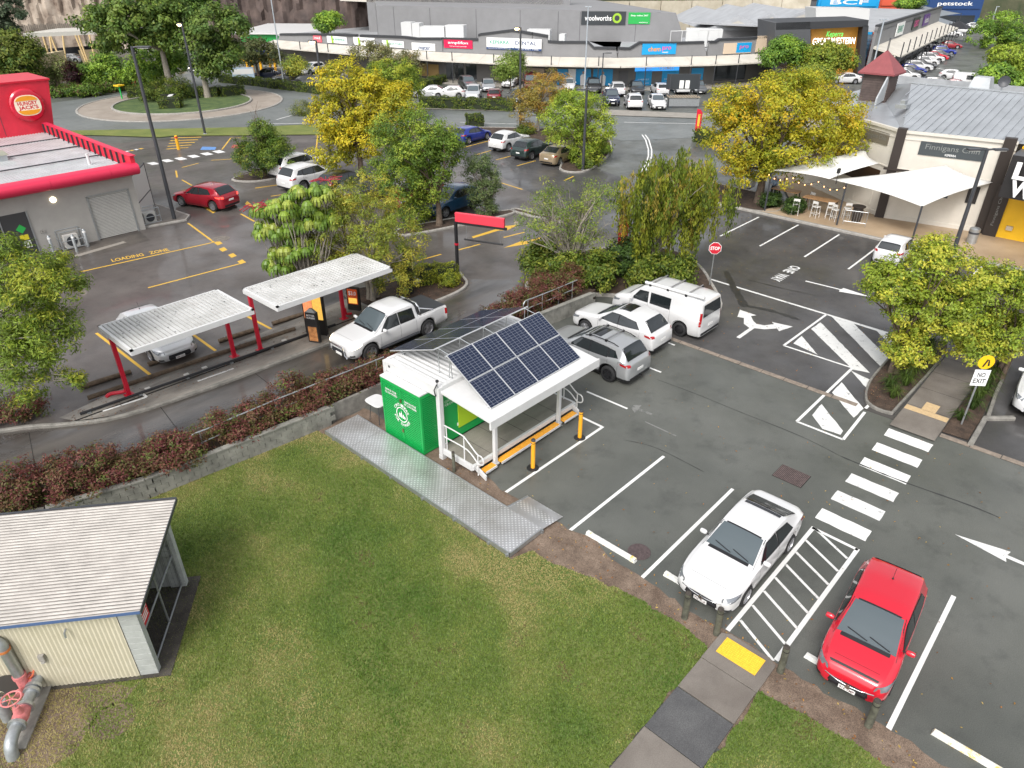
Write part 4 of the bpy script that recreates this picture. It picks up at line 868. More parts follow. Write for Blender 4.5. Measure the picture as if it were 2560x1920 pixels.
# ironwork and grates
def grate():
    r = thing('drain_grate', (7.43,-9.53,.004), 'rusty rectangular drain grate set in the asphalt near the zebra crossing', 'drain grate'); RUST = mat('rusty_iron', (0.15,0.11,0.105), 0.75, 0.3, var=0.3, scale=9)
    MB().box(-.42,.42,-.51,.51,0,.004).build('frame', mat('drain_dark', (0.02,0.018,0.017), 0.9), r)
    for k in range(20): MB().box(-.41,.41,-.48+k*.0495,-.48+k*.0495+.027,.004,.022).build('bar', RUST, r)
grate()
def manhole(x, y, r0, label, m):
    r = thing('manhole_cover', (x, y, .004), label, 'manhole cover'); b = MB(); b.lathe([(r0,0),(r0,.012),(r0*.97,.014)], 28); b.build('cover', m, r)
    d = MB()
    for i in range(-5, 6):
        for j in range(-5, 6):
            cx, cy = i*r0*.17, j*r0*.17
            if math.hypot(cx, cy) < r0*.88: d.box(cx-r0*.05,cx+r0*.05,cy-r0*.05,cy+r0*.05,.014,.020)
    d.build('raised_studs', m, r)['kind'] = 'stuff'
manhole(.89,-7.78,.34, 'round reddish manhole cover beside the yellow and white wheel stop', mat('manhole_iron', (0.10,0.075,0.075), 0.7, 0.3, var=0.3, scale=12))
mx_, my_ = P(552,597); manhole(mx_, my_, .55, 'pale round manhole cover by the loading zone corner', mat('manhole_pale', (0.17,0.15,0.13), 0.8, var=0.3, scale=6))
def leaves_on(name, n, boxes, label, pal, z=.012, s=.045):
    P_ = []
    for b in boxes:
        k = max(1, int(n*b[4])); P_.append(np.stack([b[0]+(b[1]-b[0])*RNG.random(k), b[2]+(b[3]-b[2])*RNG.random(k), np.full(k, z)], 1))
    p = np.concatenate(P_); nn = rnd_dirs(len(p))*.35; nn[:,2] += 1; nn /= np.linalg.norm(nn, axis=1)[:,None]
    V = leaf_faces(p+[0,0,.012], nn, s, .45); cols = np.array(pal)[RNG.integers(0, len(pal), len(p))]*(.7+.6*RNG.random((len(p),1)))
    tag(link(name, quads_mesh(name, V, cols, LEAF)), label, 'leaves', kind='stuff')
LP = [(0.45,0.24,0.05),(0.35,0.15,0.04),(0.5,0.36,0.10),(0.25,0.11,0.04)]
leaves_on('fallen_leaves', 700, [(0,13,-18,0,.32),(14,34,-8,4,.5),(-1.2,.4,-16,1,.35),(-14,-1,-11,4,.18),(28,34,-8,6,.3)], 'scattered yellow and brown fallen leaves on asphalt and lawn', LP, .012, .07)
leaves_on('leaf_litter', 1500, [(-8,6,10.9,13,.5),(6.3,12,10.3,13.8,.5),(-8,14,5,6.4,.3),(14,21,-10.6,-9.3,.2)], 'brown leaf litter in the planting strips', [(0.16,0.08,0.04),(0.10,0.055,0.03),(0.22,0.09,0.06),(0.28,0.16,0.08)], .12, .07)

# ------------------------------------------------------------------ collection kiosk made from a container
def cell_mat():
    m, n, l, b = _new('solar_cell'); tc = n.new('ShaderNodeTexCoord'); sp = n.new('ShaderNodeSeparateXYZ'); l.new(tc.outputs['Object'], sp.inputs[0])
    def grid(out, period, wid):
        a = n.new('ShaderNodeMath'); a.operation = 'PINGPONG'; a.inputs[1].default_value = period/2; l.new(out, a.inputs[0])
        c = n.new('ShaderNodeMath'); c.operation = 'LESS_THAN'; c.inputs[1].default_value = wid; l.new(a.outputs[0], c.inputs[0]); return c.outputs[0]
    g1, g2 = grid(sp.outputs[0], .1885, .005), grid(sp.outputs[1], .1, .004)
    mx = n.new('ShaderNodeMath'); mx.operation = 'MAXIMUM'; l.new(g1, mx.inputs[0]); l.new(g2, mx.inputs[1])
    c = n.new('ShaderNodeMix'); c.data_type = 'RGBA'; c.inputs[6].default_value = (0.010,0.016,0.040,1); c.inputs[7].default_value = (0.20,0.22,0.27,1); l.new(mx.outputs[0], c.inputs[0])
    l.new(c.outputs[2], b.inputs['Base Color']); b.inputs['Roughness'].default_value = 0.12; return m
def checker_mat():
    m, n, l, b = _new('chequer_plate'); geo = n.new('ShaderNodeNewGeometry'); mp = n.new('ShaderNodeMapping'); mp.inputs['Rotation'].default_value = (0,0,R(45)); l.new(geo.outputs['Position'], mp.inputs['Vector'])
    v = n.new('ShaderNodeTexVoronoi'); v.inputs['Scale'].default_value = 9.5; v.inputs['Randomness'].default_value = 0.0; l.new(mp.outputs[0], v.inputs['Vector'])
    r = n.new('ShaderNodeValToRGB'); r.color_ramp.elements[0].position = .25; r.color_ramp.elements[0].color = (0.86,0.87,0.87,1); r.color_ramp.elements[1].position = .42; r.color_ramp.elements[1].color = (0.52,0.52,0.525,1)
    l.new(v.outputs['Distance'], r.inputs['Fac'])
    t = n.new('ShaderNodeTexNoise'); t.inputs['Scale'].default_value = 1.3; t.inputs['Detail'].default_value = 6; l.new(geo.outputs['Position'], t.inputs['Vector'])
    r2 = n.new('ShaderNodeValToRGB'); r2.color_ramp.elements[0].position = .3; r2.color_ramp.elements[0].color = (.78,.76,.73,1); r2.color_ramp.elements[1].position = .65; r2.color_ramp.elements[1].color = (1.1,1.1,1.1,1); l.new(t.outputs['Fac'], r2.inputs['Fac'])
    x = n.new('ShaderNodeMix'); x.data_type = 'RGBA'; x.blend_type = 'MULTIPLY'; x.inputs[0].default_value = 1; l.new(r.outputs[0], x.inputs[6]); l.new(r2.outputs[0], x.inputs[7]); l.new(x.outputs[2], b.inputs['Base Color'])
    b.inputs['Metallic'].default_value = .65; b.inputs['Roughness'].default_value = .33
    bp = n.new('ShaderNodeBump'); bp.inputs['Strength'].default_value = .5; bp.inputs['Distance'].default_value = .01; bp.invert = True; l.new(v.outputs['Distance'], bp.inputs['Height']); l.new(bp.outputs[0], b.inputs['Normal']); return m
CELL = cell_mat(); CHQ = checker_mat()
ALU = mat('aluminium_frame', (0.72,0.73,0.74), 0.35, 0.6)
LIME = mat('lime_panel', (0.38,0.58,0.02), 0.5); ORNG = mat('orange_step', (0.80,0.36,0.03), 0.55, var=0.12, scale=9)
DECK = ground_mat('deck_boards', (0.17,0.155,0.135), (0.26,0.24,0.21), (0.5,0.7), 0.8, 0.12, stretch=(.4,2,1))
kiosk = thing('container_kiosk', (0,0,0), 'white and green container recycling kiosk with tilted solar panels on its roof', 'kiosk')
# frame
for (px, py) in ((0,-.17),(0,2.62),(5.62,-.17),(5.62,2.62)):
    MB().box(px,px+.18,py,py+.17,.06,2.9).build('corner_post', WHITE, kiosk, bevel=.012)
    MB().box(px-.01,px+.19,py-.01,py+.18,-.02,.16).build('corner_casting', WHITE, kiosk, bevel=.01)
MB().box(0.02,.26,0,2.62,2.52,2.92).build('end_header', WHITE, kiosk, bevel=.015)
MB().box(5.56,5.79,0,2.62,2.52,2.92).build('end_header', WHITE, kiosk, bevel=.015)
MB().box(.18,5.62,-.16,.02,2.66,2.925).build('side_header', WHITE, kiosk, bevel=.015); MB().box(.18,5.62,2.64,2.78,2.60,2.925).build('side_header', WHITE, kiosk, bevel=.015)
cor = MB(); xs_ = []; x_ = .26
while x_ < 5.56:
    for dx, z_ in ((0,2.86),(.055,2.89),(.11,2.89),(.165,2.86)): xs_.append((min(x_+dx,5.56), z_))
    x_ += .22
vs_ = [(x, 0.0, z) for x, z in xs_]+[(x, 2.64, z) for x, z in xs_]; k_ = len(xs_)
cor.add(vs_, [(i, i+1, k_+i+1, k_+i) for i in range(k_-1)]); cor.build('corrugated_roof', WHITE, kiosk)
MB().box(.22,5.6,.02,.08,.45,2.66).build('service_wall', GREEN, kiosk); MB().box(.30,5.6,2.70,2.76,.1,2.6).build('back_wall', WHITE, kiosk); MB().box(5.64,5.74,.0,2.62,.1,2.52).build('end_wall', WHITE, kiosk); MB().box(.46,.52,.10,2.62,.1,2.52).build('end_wall', WHITE, kiosk)
MB().box(.98,2.5,-.012,.02,.80,2.3).build('lime_notice_panel', LIME, kiosk); MB().box(2.15,2.45,-.10,-.012,1.35,1.6).build('deposit_unit', WHITE, kiosk, bevel=.01)
bt = MB(); bt.lathe([(.035,0),(.035,.10),(.015,.14),(.015,.17)], 10, (1.85,-.03,1.15)); bt.build('bottle_emblem', GREEN, kiosk); bt = MB(); bt.lathe([(.04,0),(.04,.08),(.02,.11)], 10, (1.98,-.03,1.12)); bt.build('bottle_emblem', WHITE, kiosk)
MB().box(.92,1.08,.012,.02,.90,1.02).build('small_notice', SIGNW, kiosk)
for q in ((.70,2.05),): text('CONTAINERS\nFOR CHANGE', .62, .24, SIGNW, kiosk, 'lettering', frame((q[0],.018,q[1]), (1,0,0), (0,0,1)))
# deck, awning, posts, steps, rails
dk = MB().box(.12,5.50,-1.56,-.02,.38,.44).build('deck', DECK, kiosk)
for x in np.arange(1.0,5.4,.88): MB().box(x,x+.012,-1.56,-.02,.4402,.4425).build('deck_joint', JOINT, kiosk)
MB().box(.04,.12,-1.60,-.17,.22,.46).build('deck_edge', WHITE, kiosk, bevel=.01); MB().box(5.50,5.58,-1.60,-.17,.22,.46).build('deck_edge', WHITE, kiosk, bevel=.01); MB().box(.04,5.58,-1.68,-1.57,.28,.46).build('deck_edge', WHITE, kiosk, bevel=.01)
for x0, x1 in ((.32,.86),(1.10,4.26),(4.52,5.30)): MB().box(x0,x1,-1.97,-1.72,.185,.225).build('step_tread', ORNG, kiosk, bevel=.008); MB().box(x0,x1,-2.0,-1.972,.15,.23).build('step_edge', WHITE, kiosk)
for x in np.arange(.6,5.3,.78):
    l_ = MB(); l_.tube([(x,-1.86,.15),(x,-1.86,.02)], .018, 8); l_.lathe([(.05,0),(.05,.015),(.02,.03)], 10, (x,-1.86,.004)); l_.build('levelling_foot', STEEL, kiosk)
for x in (.20,5.42):
    s_ = MB(); s_.hexa([(x-.03,-2.12,.02),(x+.03,-2.12,.02),(x+.03,-1.60,.22),(x-.03,-1.60,.22),(x-.03,-2.12,.20),(x+.03,-2.12,.20),(x+.03,-1.60,.44),(x-.03,-1.60,.44)]); s_.build('step_stringer', WHITE, kiosk)
aw = MB(); aw.hexa([(.10,-2.42,2.50),(5.74,-2.42,2.50),(5.74,.02,2.68),(.10,.02,2.68),(.10,-2.42,2.58),(5.74,-2.42,2.58),(5.74,.02,2.78),(.10,.02,2.78)]); aw.build('awning', WHITE, kiosk, bevel=.008)
MB().box(.08,5.76,-2.50,-2.425,2.28,2.60).build('awning_fascia', WHITE, kiosk, bevel=.006)
for x in (1.0,4.40): MB().box(x-.065,x+.065,-1.83,-1.70,.16,2.56).build('awning_post', WHITE, kiosk, bevel=.01); MB().box(x-.12,x+.12,-1.86,-1.66,.10,.16).build('post_base', WHITE, kiosk)
for x, sg in ((.14,1),(5.46,-1)):
    r_ = MB(); r_.tube(smooth_path([(x,-.12,.95),(x,-.10,1.30),(x,-.22,1.40),(x,-1.05,1.40),(x,-1.25,1.33),(x,-1.75,.98),(x,-1.95,.96),(x,-2.05,.86),(x,-2.05,.70),(x,-1.95,.62),(x,-1.78,.62),(x,-1.28,.92),(x,-.22,.92),(x,-.12,.95)], 4), .024, 8); r_.build('handrail', WHITE, kiosk, smooth=True)
    for y_, z0_, z1_ in ((-.28,.42,1.40),(-1.15,.42,1.38),(-1.80,.10,.97)): p_ = MB(); p_.tube([(x,y_,z0_),(x,y_,z1_)], .022, 8); p_.build('rail_post', WHITE, kiosk)
# solar panels
def solar(x0, w, ylo, zlo, yhi, zhi, parent):
    h = math.hypot(yhi-ylo, zhi-zlo); m = frame((x0, ylo, zlo), (1,0,0), (0,yhi-ylo,zhi-zlo)) if yhi > ylo else frame((x0+w, ylo, zlo), (-1,0,0), (0,yhi-ylo,zhi-zlo))
    p = MB(); p.box(.0,w,.0,h,-.035,.0,1); p.box(.018,w-.018,.018,h-.018,.0005,.004,0)
    o = p.build('solar_panel', [CELL, ALU], parent); o.matrix_local = m; return o
W_ = 1.17
for (ylo, zlo, yhi, zhi, x0) in ((-2.02,2.66,.02,3.86,.58),(3.02,2.99,.60,3.90,.52)):
    for c in range(4):
        for r_ in range(2):
            f0, f1 = r_*.5+.004, r_*.5+.496
            solar(x0+c*W_+.006, W_-.012, ylo+(yhi-ylo)*f0, zlo+(zhi-zlo)*f0, ylo+(yhi-ylo)*f1, zlo+(zhi-zlo)*f1, kiosk)
for x in (.75,1.75,2.9,4.1,5.1):
    for (y0, z0, y1, z1) in ((.02,3.83,.12,2.88),(.02,3.80,-.05,2.72),(.60,3.87,.62,2.88),(.62,3.86,.05,3.80),(2.6,3.12,2.5,2.9)):
        p_ = MB(); p_.tube([(x,y0,z0),(x,y1,z1)], .016, 6); p_.build('panel_strut', STEEL, kiosk)
for (y, z) in ((.05,3.81),(.63,3.86),(-1.9,2.69),(2.8,3.04)): p_ = MB(); p_.box(.55,5.3,y-.02,y+.02,z-.02,z+.015); p_.build('panel_rail', ALU, kiosk)
mst = MB(); mst.tube([(.02,-.10,2.75),(.02,-.10,3.15)], .02, 8); mst.lathe([(.05,0),(.06,.03),(.05,.07),(.01,.08)], 10, (.02,-.10,3.13), 1); mst.tube([(.0,-.10,3.05),(-.10,-.06,2.85),(-.05,-.06,2.60),(.05,.02,2.62)], .02, 6, 1); mst.build('camera_mast', [STEEL, BLACK], kiosk)
sm_ = MB(); sm_.lathe([(.05,0),(.05,.06)], 10, (0,0,0)); o = sm_.build('vent', BLACK, kiosk); o.matrix_local = frame((.015,2.45,2.75), (0,1,0), (0,0,1))
# louvred cabinet on the kiosk's end
cab = bpy.data.objects.new('louvred_cabinet', None); COL.objects.link(cab); cab.parent = kiosk
MB().box(-.27,.46,.52,2.55,.08,2.46).build('cabinet_core', mat('cabinet_gap_shade', (0.003,0.07,0.018), 0.6), cab)  # core colour darkened to stand for the shadow in the louvre gaps
MB().box(-.32,.46,.47,2.60,2.44,2.50).build('cabinet_top', WHITE, cab, bevel=.01)
for (y0, y1) in ((.475,.56),(1.50,1.58),(2.52,2.60)): MB().box(-.305,-.22,y0,y1,.05,2.44).build('cabinet_stile', GREEN, cab)
MB().box(.40,.46,.475,.52,.05,2.44).build('cabinet_stile', GREEN, cab)
for z0, z1 in ((.05,.14),(2.30,2.44)): MB().box(-.303,-.25,.56,2.52,z0,z1).build('cabinet_rail', GREEN, cab); MB().box(-.22,.40,.478,.53,z0,z1).build('cabinet_rail', GREEN, cab)
sl = MB(); sl.hexa([(.004,0,0),(.03,0,0.0),(.03,.92,0.0),(.004,.92,0),(0,0,.05),(.03,0,.05),(.03,.92,.05),(0,.92,.05)]); slm = sl.mesh('louvre_slat', GREEN)
sl2 = MB(); sl2.hexa([(0,.004,0),(.60,.004,0),(.60,.03,0),(0,.03,0),(0,0,.05),(.60,0,.05),(.60,.03,.05),(0,.03,.05)]); slm2 = sl2.mesh('louvre_slat', GREEN)
for k in range(27):
    z_ = .15+k*.0795
    for y0 in (.57,1.59): link('louvre_slat', slm, cab, (-.302,y0,z_))
    link('louvre_slat', slm2, cab, (-.21,.479,z_))
for (y0, z0) in ((1.52,1.80),(1.52,.55)): MB().box(-.335,-.305,y0-.035,y0+.045,z0,z0+.13).build('lock', mat('brass_lock', (0.25,0.19,0.09), 0.4, 0.8), cab)
FX = -.309
def face_text(s, w, h, y, z, b=.02): return text(s, w, h, SIGNW, cab, 'lettering', frame((FX,y,z), (0,-1,0), (0,0,1)), bold=b)
face_text('CASH IN YOUR', .62, .085, 2.05, 2.06); face_text('10C CONTAINERS', .66, .085, 2.05, 1.94); face_text('CASH IN YOUR', .62, .085, 1.02, 1.92); face_text('10C CONTAINERS', .66, .085, 1.02, 1.80)
cy_, cz_ = 1.53, 1.28
for s_, a0, a1, fl in (('CONTAINERS', 150, 30, 1), ('FOR CHANGE', 205, 335, -1)):
    for i, chh in enumerate(s_):
        if chh == ' ': continue
        a = R(a0+(a1-a0)*i/(len(s_)-1)); rr = .40; ux = (math.sin(a)*1, -math.cos(a))   # letter upright = radial
        up = (0, -math.cos(a)*fl, math.sin(a)*fl); rt = (0, -math.sin(a)*fl, -math.cos(a)*fl)
        text(chh, .085, .11, SIGNW, cab, 'lettering', frame((FX, cy_-rr*math.cos(a), cz_+rr*math.sin(a)), rt, up), bold=.02)
rg = MB(); nn_ = 36
for r0, r1 in ((.265,.30),):
    vs_ = [(FX, cy_+r*math.cos(2*math.pi*i/nn_), cz_+r*math.sin(2*math.pi*i/nn_)) for r in (r0, r1) for i in range(nn_)]
    rg.add(vs_, [(i, (i+1) % nn_, nn_+(i+1) % nn_, nn_+i) for i in range(nn_)])
rg.build('ring_emblem', SIGNW, cab)
for dy, hh in ((.11,.20),(.02,.26),(-.08,.18),(-.15,.12)): MB().add([(FX,cy_+dy-.035,cz_-.13),(FX,cy_+dy+.035,cz_-.13),(FX,cy_+dy+.035,cz_-.13+hh*.7),(FX,cy_+dy+.012,cz_-.13+hh*.85),(FX,cy_+dy+.012,cz_-.13+hh),(FX,cy_+dy-.012,cz_-.13+hh),(FX,cy_+dy-.012,cz_-.13+hh*.85),(FX,cy_+dy-.035,cz_-.13+hh*.7)], [tuple(range(8))[::-1]]).build('bottle_emblem', SIGNW, cab)
# folding table beside the cabinet
tb = thing('folding_table', (.05,3.45,0), 'small white plastic table standing between the green cabinet and block wall', 'table')
tp_ = [(.34*math.copysign(abs(math.cos(a))**.5, math.cos(a)), .44*math.copysign(abs(math.sin(a))**.5, math.sin(a))) for a in np.linspace(0, 2*math.pi, 24, endpoint=False)]
MB().prism(tp_, .86, .90).build('table_top', WHITE, tb, bevel=.01)
for sx in (-.22,.22):
    for sy in (-.3,.3): p_ = MB(); p_.tube([(sx,sy,.02),(sx*.6,sy*.7,.86)], .014, 6); p_.build('leg', DGREY, tb)
# chequer-plate ramp
ramp = thing('metal_ramp', (-1.15,-.5,0), 'L-shaped aluminium chequer-plate ramp between lawn and kiosk', 'ramp')
ramp.location = (0,0,0)
ys = [4.15,2.62,1.08,-.46,-2.0,-3.54,-5.12]
for a, b in zip(ys[:-1], ys[1:]): MB().box(-1.87,-.46,b+.004,a-.004,.17,.185).build('plate', CHQ, ramp)
r_ = MB(); r_.hexa([(-.455,-5.16,.165),(.54,-5.16,.015),(.54,-3.70,.015),(-.455,-3.70,.165),(-.455,-5.16,.18),(.54,-5.16,.03),(.54,-3.70,.03),(-.455,-3.70,.18)]); r_.build('sloping_plate', CHQ, ramp)
MB().box(-1.91,-1.872,-5.15,4.15,.04,.195).build('edge_channel', STEEL, ramp); MB().box(-1.91,-.46,-5.16,-5.125,.04,.195).build('edge_channel', STEEL, ramp); MB().box(-.458,-.43,-3.68,4.15,.04,.20).build('edge_channel', STEEL, ramp)
e_ = MB(); e_.hexa([(-.43,-3.70,.04),(.54,-3.70,.01),(.54,-3.67,.01),(-.43,-3.67,.04),(-.43,-3.70,.21),(.54,-3.70,.06),(.54,-3.67,.06),(-.43,-3.67,.21)]); e_.build('edge_channel', STEEL, ramp)
for y_ in (3.6,1.9,.3,-1.3,-2.8,-4.3,-5.05):
    for x_ in (-1.93,): l_ = MB(); l_.box(x_-.035,x_+.03,y_-.04,y_+.04,0,.12); l_.tube([(x_-.03,y_,.16),(x_-.03,y_,.02)], .015, 6); l_.build('support_foot', STEEL, ramp)
l_ = MB(); l_.box(-.5,-.44,-5.2,-5.12,0,.16); l_.build('support_foot', STEEL, ramp)
for i in range(9): pass
# yellow bollards
for i, (x, y, lb) in enumerate(((1.80,-2.79,'yellow steel bollard near the kiosk steps, closest to the lawn'),(4.33,-2.85,'yellow steel bollard at the far corner of the kiosk bay'))):
    b_ = thing('bollard', (x,y,0), lb, 'bollard', 'yellow bollards in front of the kiosk')
    q = MB(); q.lathe([(.215,0),(.215,.012),(.20,.02),(.08,.03)], 26); q.build('base_plate', BLACK, b_); q = MB(); q.lathe([(.075,.02),(.075,1.16)], 18); q.build('post', mat('bollard_yellow', (0.80,0.37,0.02), 0.4), b_, smooth=True, sharp=50)
    q = MB(); q.lathe([(.076,1.14),(.076,1.19),(.06,1.215),(.02,1.22)], 18); q.build('cap', DGREY, b_, smooth=True); q = MB(); q.lathe([(.0765,1.05),(.0765,1.075)], 18); q.build('marker_band', BLACK, b_)
# timber posts along the lawn edge
TIMB = mat('weathered_timber', (0.085,0.085,0.062), 0.9, var=0.45, scale=5, bump=0.4, bscale=30)
for (x, y, lb, h_) in ((-.20,-.96,'slim weathered timber post beside the kiosk deck',.85),(-.36,-10.06,'timber bollard in front of the white sedan, left one',.95),(-.26,-10.94,'timber bollard in front of the white sedan, right one by the path',.95),(-.22,-12.66,'timber bollard between the yellow tactile panel and red hatchback',.92),(-.23,-14.77,'timber bollard at the front corner of the red hatchback',.92)):
    b_ = thing('timber_bollard', (x,y,0), lb, 'bollard', 'timber posts along the lawn edge'); r0 = .085 if h_ > .9 else .055
    q = MB(); q.tube([(0,0,-.05),(.008,0,h_*.5),(0,.01,h_-.03)], [r0*1.02,r0,r0*.97], 12); q.build('post', TIMB, b_, smooth=True, sharp=60); q = MB(); q.lathe([(r0*.97,h_-.03),(r0*.9,h_-.005),(r0*.5,h_)], 12, (0,.01,0)); q.build('weathered_top', mat('post_end_grain', (0.05,0.042,0.035), 0.9, var=0.4, scale=20), b_)
    q = MB(); q.lathe([(r0*1.015,h_-.16),(r0*1.015,h_-.13)], 12, (.004,.006,0)); q.build('saw_groove', JOINT, b_)
# wheel stops
STOPM = mat('wheel_stop_paint', (0.62,0.62,0.59), 0.7, var=0.12, scale=8); STOPY = paint_mat('wheel_stop_yellow', (0.78,0.52,0.06), 1.25, (0.62,0.62,0.58))
for (x, y0, y1, lb, m_) in ((.47,-6.15,-7.95,'white wheel stop with yellow ends by the manhole cover',STOPM),(.64,-8.80,-10.60,'wheel stop half hidden under the white sedan nose',STOPM),(.66,-12.90,-14.70,'white concrete wheel stop under the red hatchback nose',STOPM),(.60,-15.88,-17.70,'peeling yellow and white wheel stop in the empty corner bay',STOPY)):
    w_ = thing('wheel_stop', (x,(y0+y1)/2,0), lb, 'wheel stop', 'wheel stops along the lawn edge'); l = y0-y1
    q = MB(); q.hexa([(-.08,-l/2,0),(.08,-l/2,0),(.08,l/2,0),(-.08,l/2,0),(-.055,-l/2+.03,.11),(.055,-l/2+.03,.11),(.055,l/2-.03,.11),(-.055,l/2-.03,.11)]); q.build('block', m_, w_, bevel=.008)
    if m_ is STOPM and x < .65:
        for sg in (1,-1): q = MB(); y_ = sg*(l/2-.02); q.hexa([(-.084,min(y_,y_-sg*.16),.0),(.084,min(y_,y_-sg*.16),.0),(.084,max(y_,y_-sg*.16),.0),(-.084,max(y_,y_-sg*.16),.0),(-.058,min(y_,y_-sg*.16),.114),(.058,min(y_,y_-sg*.16),.114),(.058,max(y_,y_-sg*.16),.114),(-.058,max(y_,y_-sg*.16),.114)]); q.build('yellow_end', STOPY, w_)
# ------------------------------------------------------------------ retaining wall, bed, rails
BLOCK = mat('grey_block', (0.22,0.215,0.19), 0.9, var=0.3, scale=2.2, bump=0.3, bscale=50)
wl_pts = [(-17,10.3),(-13,7.4),(-10.5,6.1),(-7.85,5.32),(-2.9,4.74),(-1.35,4.6),(5,4.4),(10.7,4.12),(13.8,3.85)]
rw = thing('retaining_wall', (0,0,0), 'low grey concrete block retaining wall below the burgundy hedge', 'wall')
core = MB()
for (ax, ay), (bx, by) in zip(wl_pts[:-1], wl_pts[1:]):
    l = math.hypot(bx-ax, by-ay); core.obox(((ax+bx)/2, (ay+by)/2+.10, -.02), (l+.05, .12, .74), math.atan2(by-ay, bx-ax))
core.build('mortar_core', CONCD, rw)
bk = MB(); bk.box(.006,.394,-.095,.05,.004,.184); bkm = bk.mesh('wall_block', BLOCK); cp = MB(); cp.box(.004,.396,-.12,.11,0,.055); cpm = cp.mesh('cap_block', BLOCK)
for (ax, ay), (bx, by) in zip(wl_pts[:-1], wl_pts[1:]):
    if bx < -9 or (ax > -1.5 and bx < 9): 
        continue
    l = math.hypot(bx-ax, by-ay); n_ = max(1, round(l/.4)); ang = math.atan2(by-ay, bx-ax); ex, ey = math.cos(ang), math.sin(ang)
    for row in range(4):
        for i in range(n_):
            s0 = (i+(.5 if row % 2 else 0))*l/n_
            if ax > -1.5 and ax+ex*s0 < 8: continue
            o = link('wall_block', bkm, rw, (ax+ex*s0, ay+ey*s0, row*.185+random.uniform(-.002,.002)), ang+random.uniform(-.006,.006)); o.scale = (l/n_/.4, 1, 1)
    for i in range(n_):
        s0 = i*l/n_
        if ax > -1.5 and ax+ex*s0 < 8: continue
        o = link('cap_block', cpm, rw, (ax+ex*s0, ay+ey*s0, .742), ang); o.scale = (l/n_/.4, 1, 1)
bed = MB(); bed.prism([(q[0], q[1]+.12) for q in wl_pts]+[(14.6,4.2),(13.0,6.6),(11.0,6.3),(6,6.25),(0,6.45),(-4,6.75),(-8,7.65),(-10.65,8.6),(-16,11.6)], 0.0, .62); struct(bed.build('raised_garden_bed', MULCH))
def rail(pts, z0, z1, label, posts):
    r_ = thing('handrail', (pts[0][0], pts[0][1], 0), label, 'handrail'); ox, oy = pts[0]
    q = MB(); P3 = [(x-ox, y-oy, z1) for x, y in pts]; d = Vector(P3[1])-Vector(P3[0]); d.normalize()
    lp = smooth_path([(P3[0][0]+d.x*.55, P3[0][1]+d.y*.55, z1-.42),(P3[0][0]+d.x*.08, P3[0][1]+d.y*.08, z1-.42),(P3[0][0]-d.x*.06, P3[0][1]-d.y*.06, z1-.21),(P3[0][0]+d.x*.08, P3[0][1]+d.y*.08, z1),(P3[0][0]+d.x*.5, P3[0][1]+d.y*.5, z1)], 4)
    q.tube(lp+P3[1:], .026, 8); q.build('top_rail', STEEL, r_, smooth=True)
    q = MB(); q.tube([(P3[0][0]+d.x*.5, P3[0][1]+d.y*.5, z1-.42)]+[(p[0],p[1],z1-.42) for p in P3[1:]], .022, 8); q.build('mid_rail', STEEL, r_, smooth=True)
    for t in posts:
        i = min(int(t), len(P3)-2); f = t-i; a, b = Vector(P3[i]), Vector(P3[i+1]); c = a.lerp(b, f); q = MB(); q.tube([(c.x,c.y,z0),(c.x,c.y,z1)], .024, 8); q.lathe([(.03,z1-.04),(.036,z1),(.03,z1+.03)], 8, (c.x,c.y,0)); q.lathe([(.03,-.03),(.034,0),(.03,.03)], 8, (c.x,c.y,z1-.42)); q.build('post', STEEL, r_)
rail([(-6.1,5.42),(-3.0,5.36),(1.7,5.05)], .6, 1.5, 'galvanised handrail rising through the burgundy hedge left of the kiosk', (.10,.55,1.0,1.45,1.92))
rail([(9.5,4.55),(11.5,4.42),(13.2,4.36)], .6, 1.5, 'galvanised handrail in the hedge behind the parked cars', (.12,.6,1.2,1.8))
def photinia(x, y, s=1.0, z0=.6, h=.95, w=.85):
    h *= random.uniform(1.0,1.25); s *= random.uniform(.95,1.12)
    bush('red_leaf_shrub', x, y, 'burgundy-leaved shrub of the hedge on the raised bed along the lane', [(0,0,.45*h,w*s*1.1,.80*s,.55*h),(random.uniform(-.4,.4),random.uniform(-.2,.2),.85*h,.55*s,.5*s,.42*h),(random.uniform(-.6,.6),-.35,.35*h,.6*s,.5*s,.5*h)], BURG, size=.10, clumps=125, per=38, rc=.25, group='burgundy hedge shrubs along the drive-through lane', weights=[2.2,2.2,1.8,2,1.5], z0=z0, aspect=.42)
for x, y, s, h_ in ((-13.6,8.9,1.0,.9),(-12.3,7.9,.95,1.0),(-11.0,7.2,1.0,1.0),(-9.7,6.6,1.05,1.05),(-8.6,6.2,.95,1.05),(-7.3,5.8,.9,.85),(-6.1,5.75,.95,.85),(-4.9,5.7,.95,.9),(-3.7,5.65,.95,.9),(-2.5,5.6,1.0,.95),(-1.3,5.5,1.0,.85),(0,5.4,1.0,.75),(1.3,5.4,1.0,.6),(2.6,5.3,.95,.5),(4.4,5.3,.9,.45),(6.3,5.3,.9,.5),(8.2,5.3,.9,.7),(9.6,5.2,1.0,.9),(10.9,5.2,1.0,.95),(12.2,5.1,1.0,1.0),(13.4,5.0,.95,.95),(12.6,6.0,.9,.9)): photinia(x, y, s, .6, h_)
for x, y, s in ((-9.1,13.5,1.0),(-10.3,14.2,1.1),(-11.6,14.9,1.1)):
    bush('red_leaf_shrub', x, y, 'low burgundy and green shrub at the left end of the drive-through island', [(0,0,.4,.9*s,.7*s,.5)], BURG+[(0.08,0.11,0.02)], size=.095, clumps=80, per=38, rc=.24, group='low shrubs at the end of the drive-through island', weights=[2,2,1.5,1.5,1.5,1.5], z0=.05)
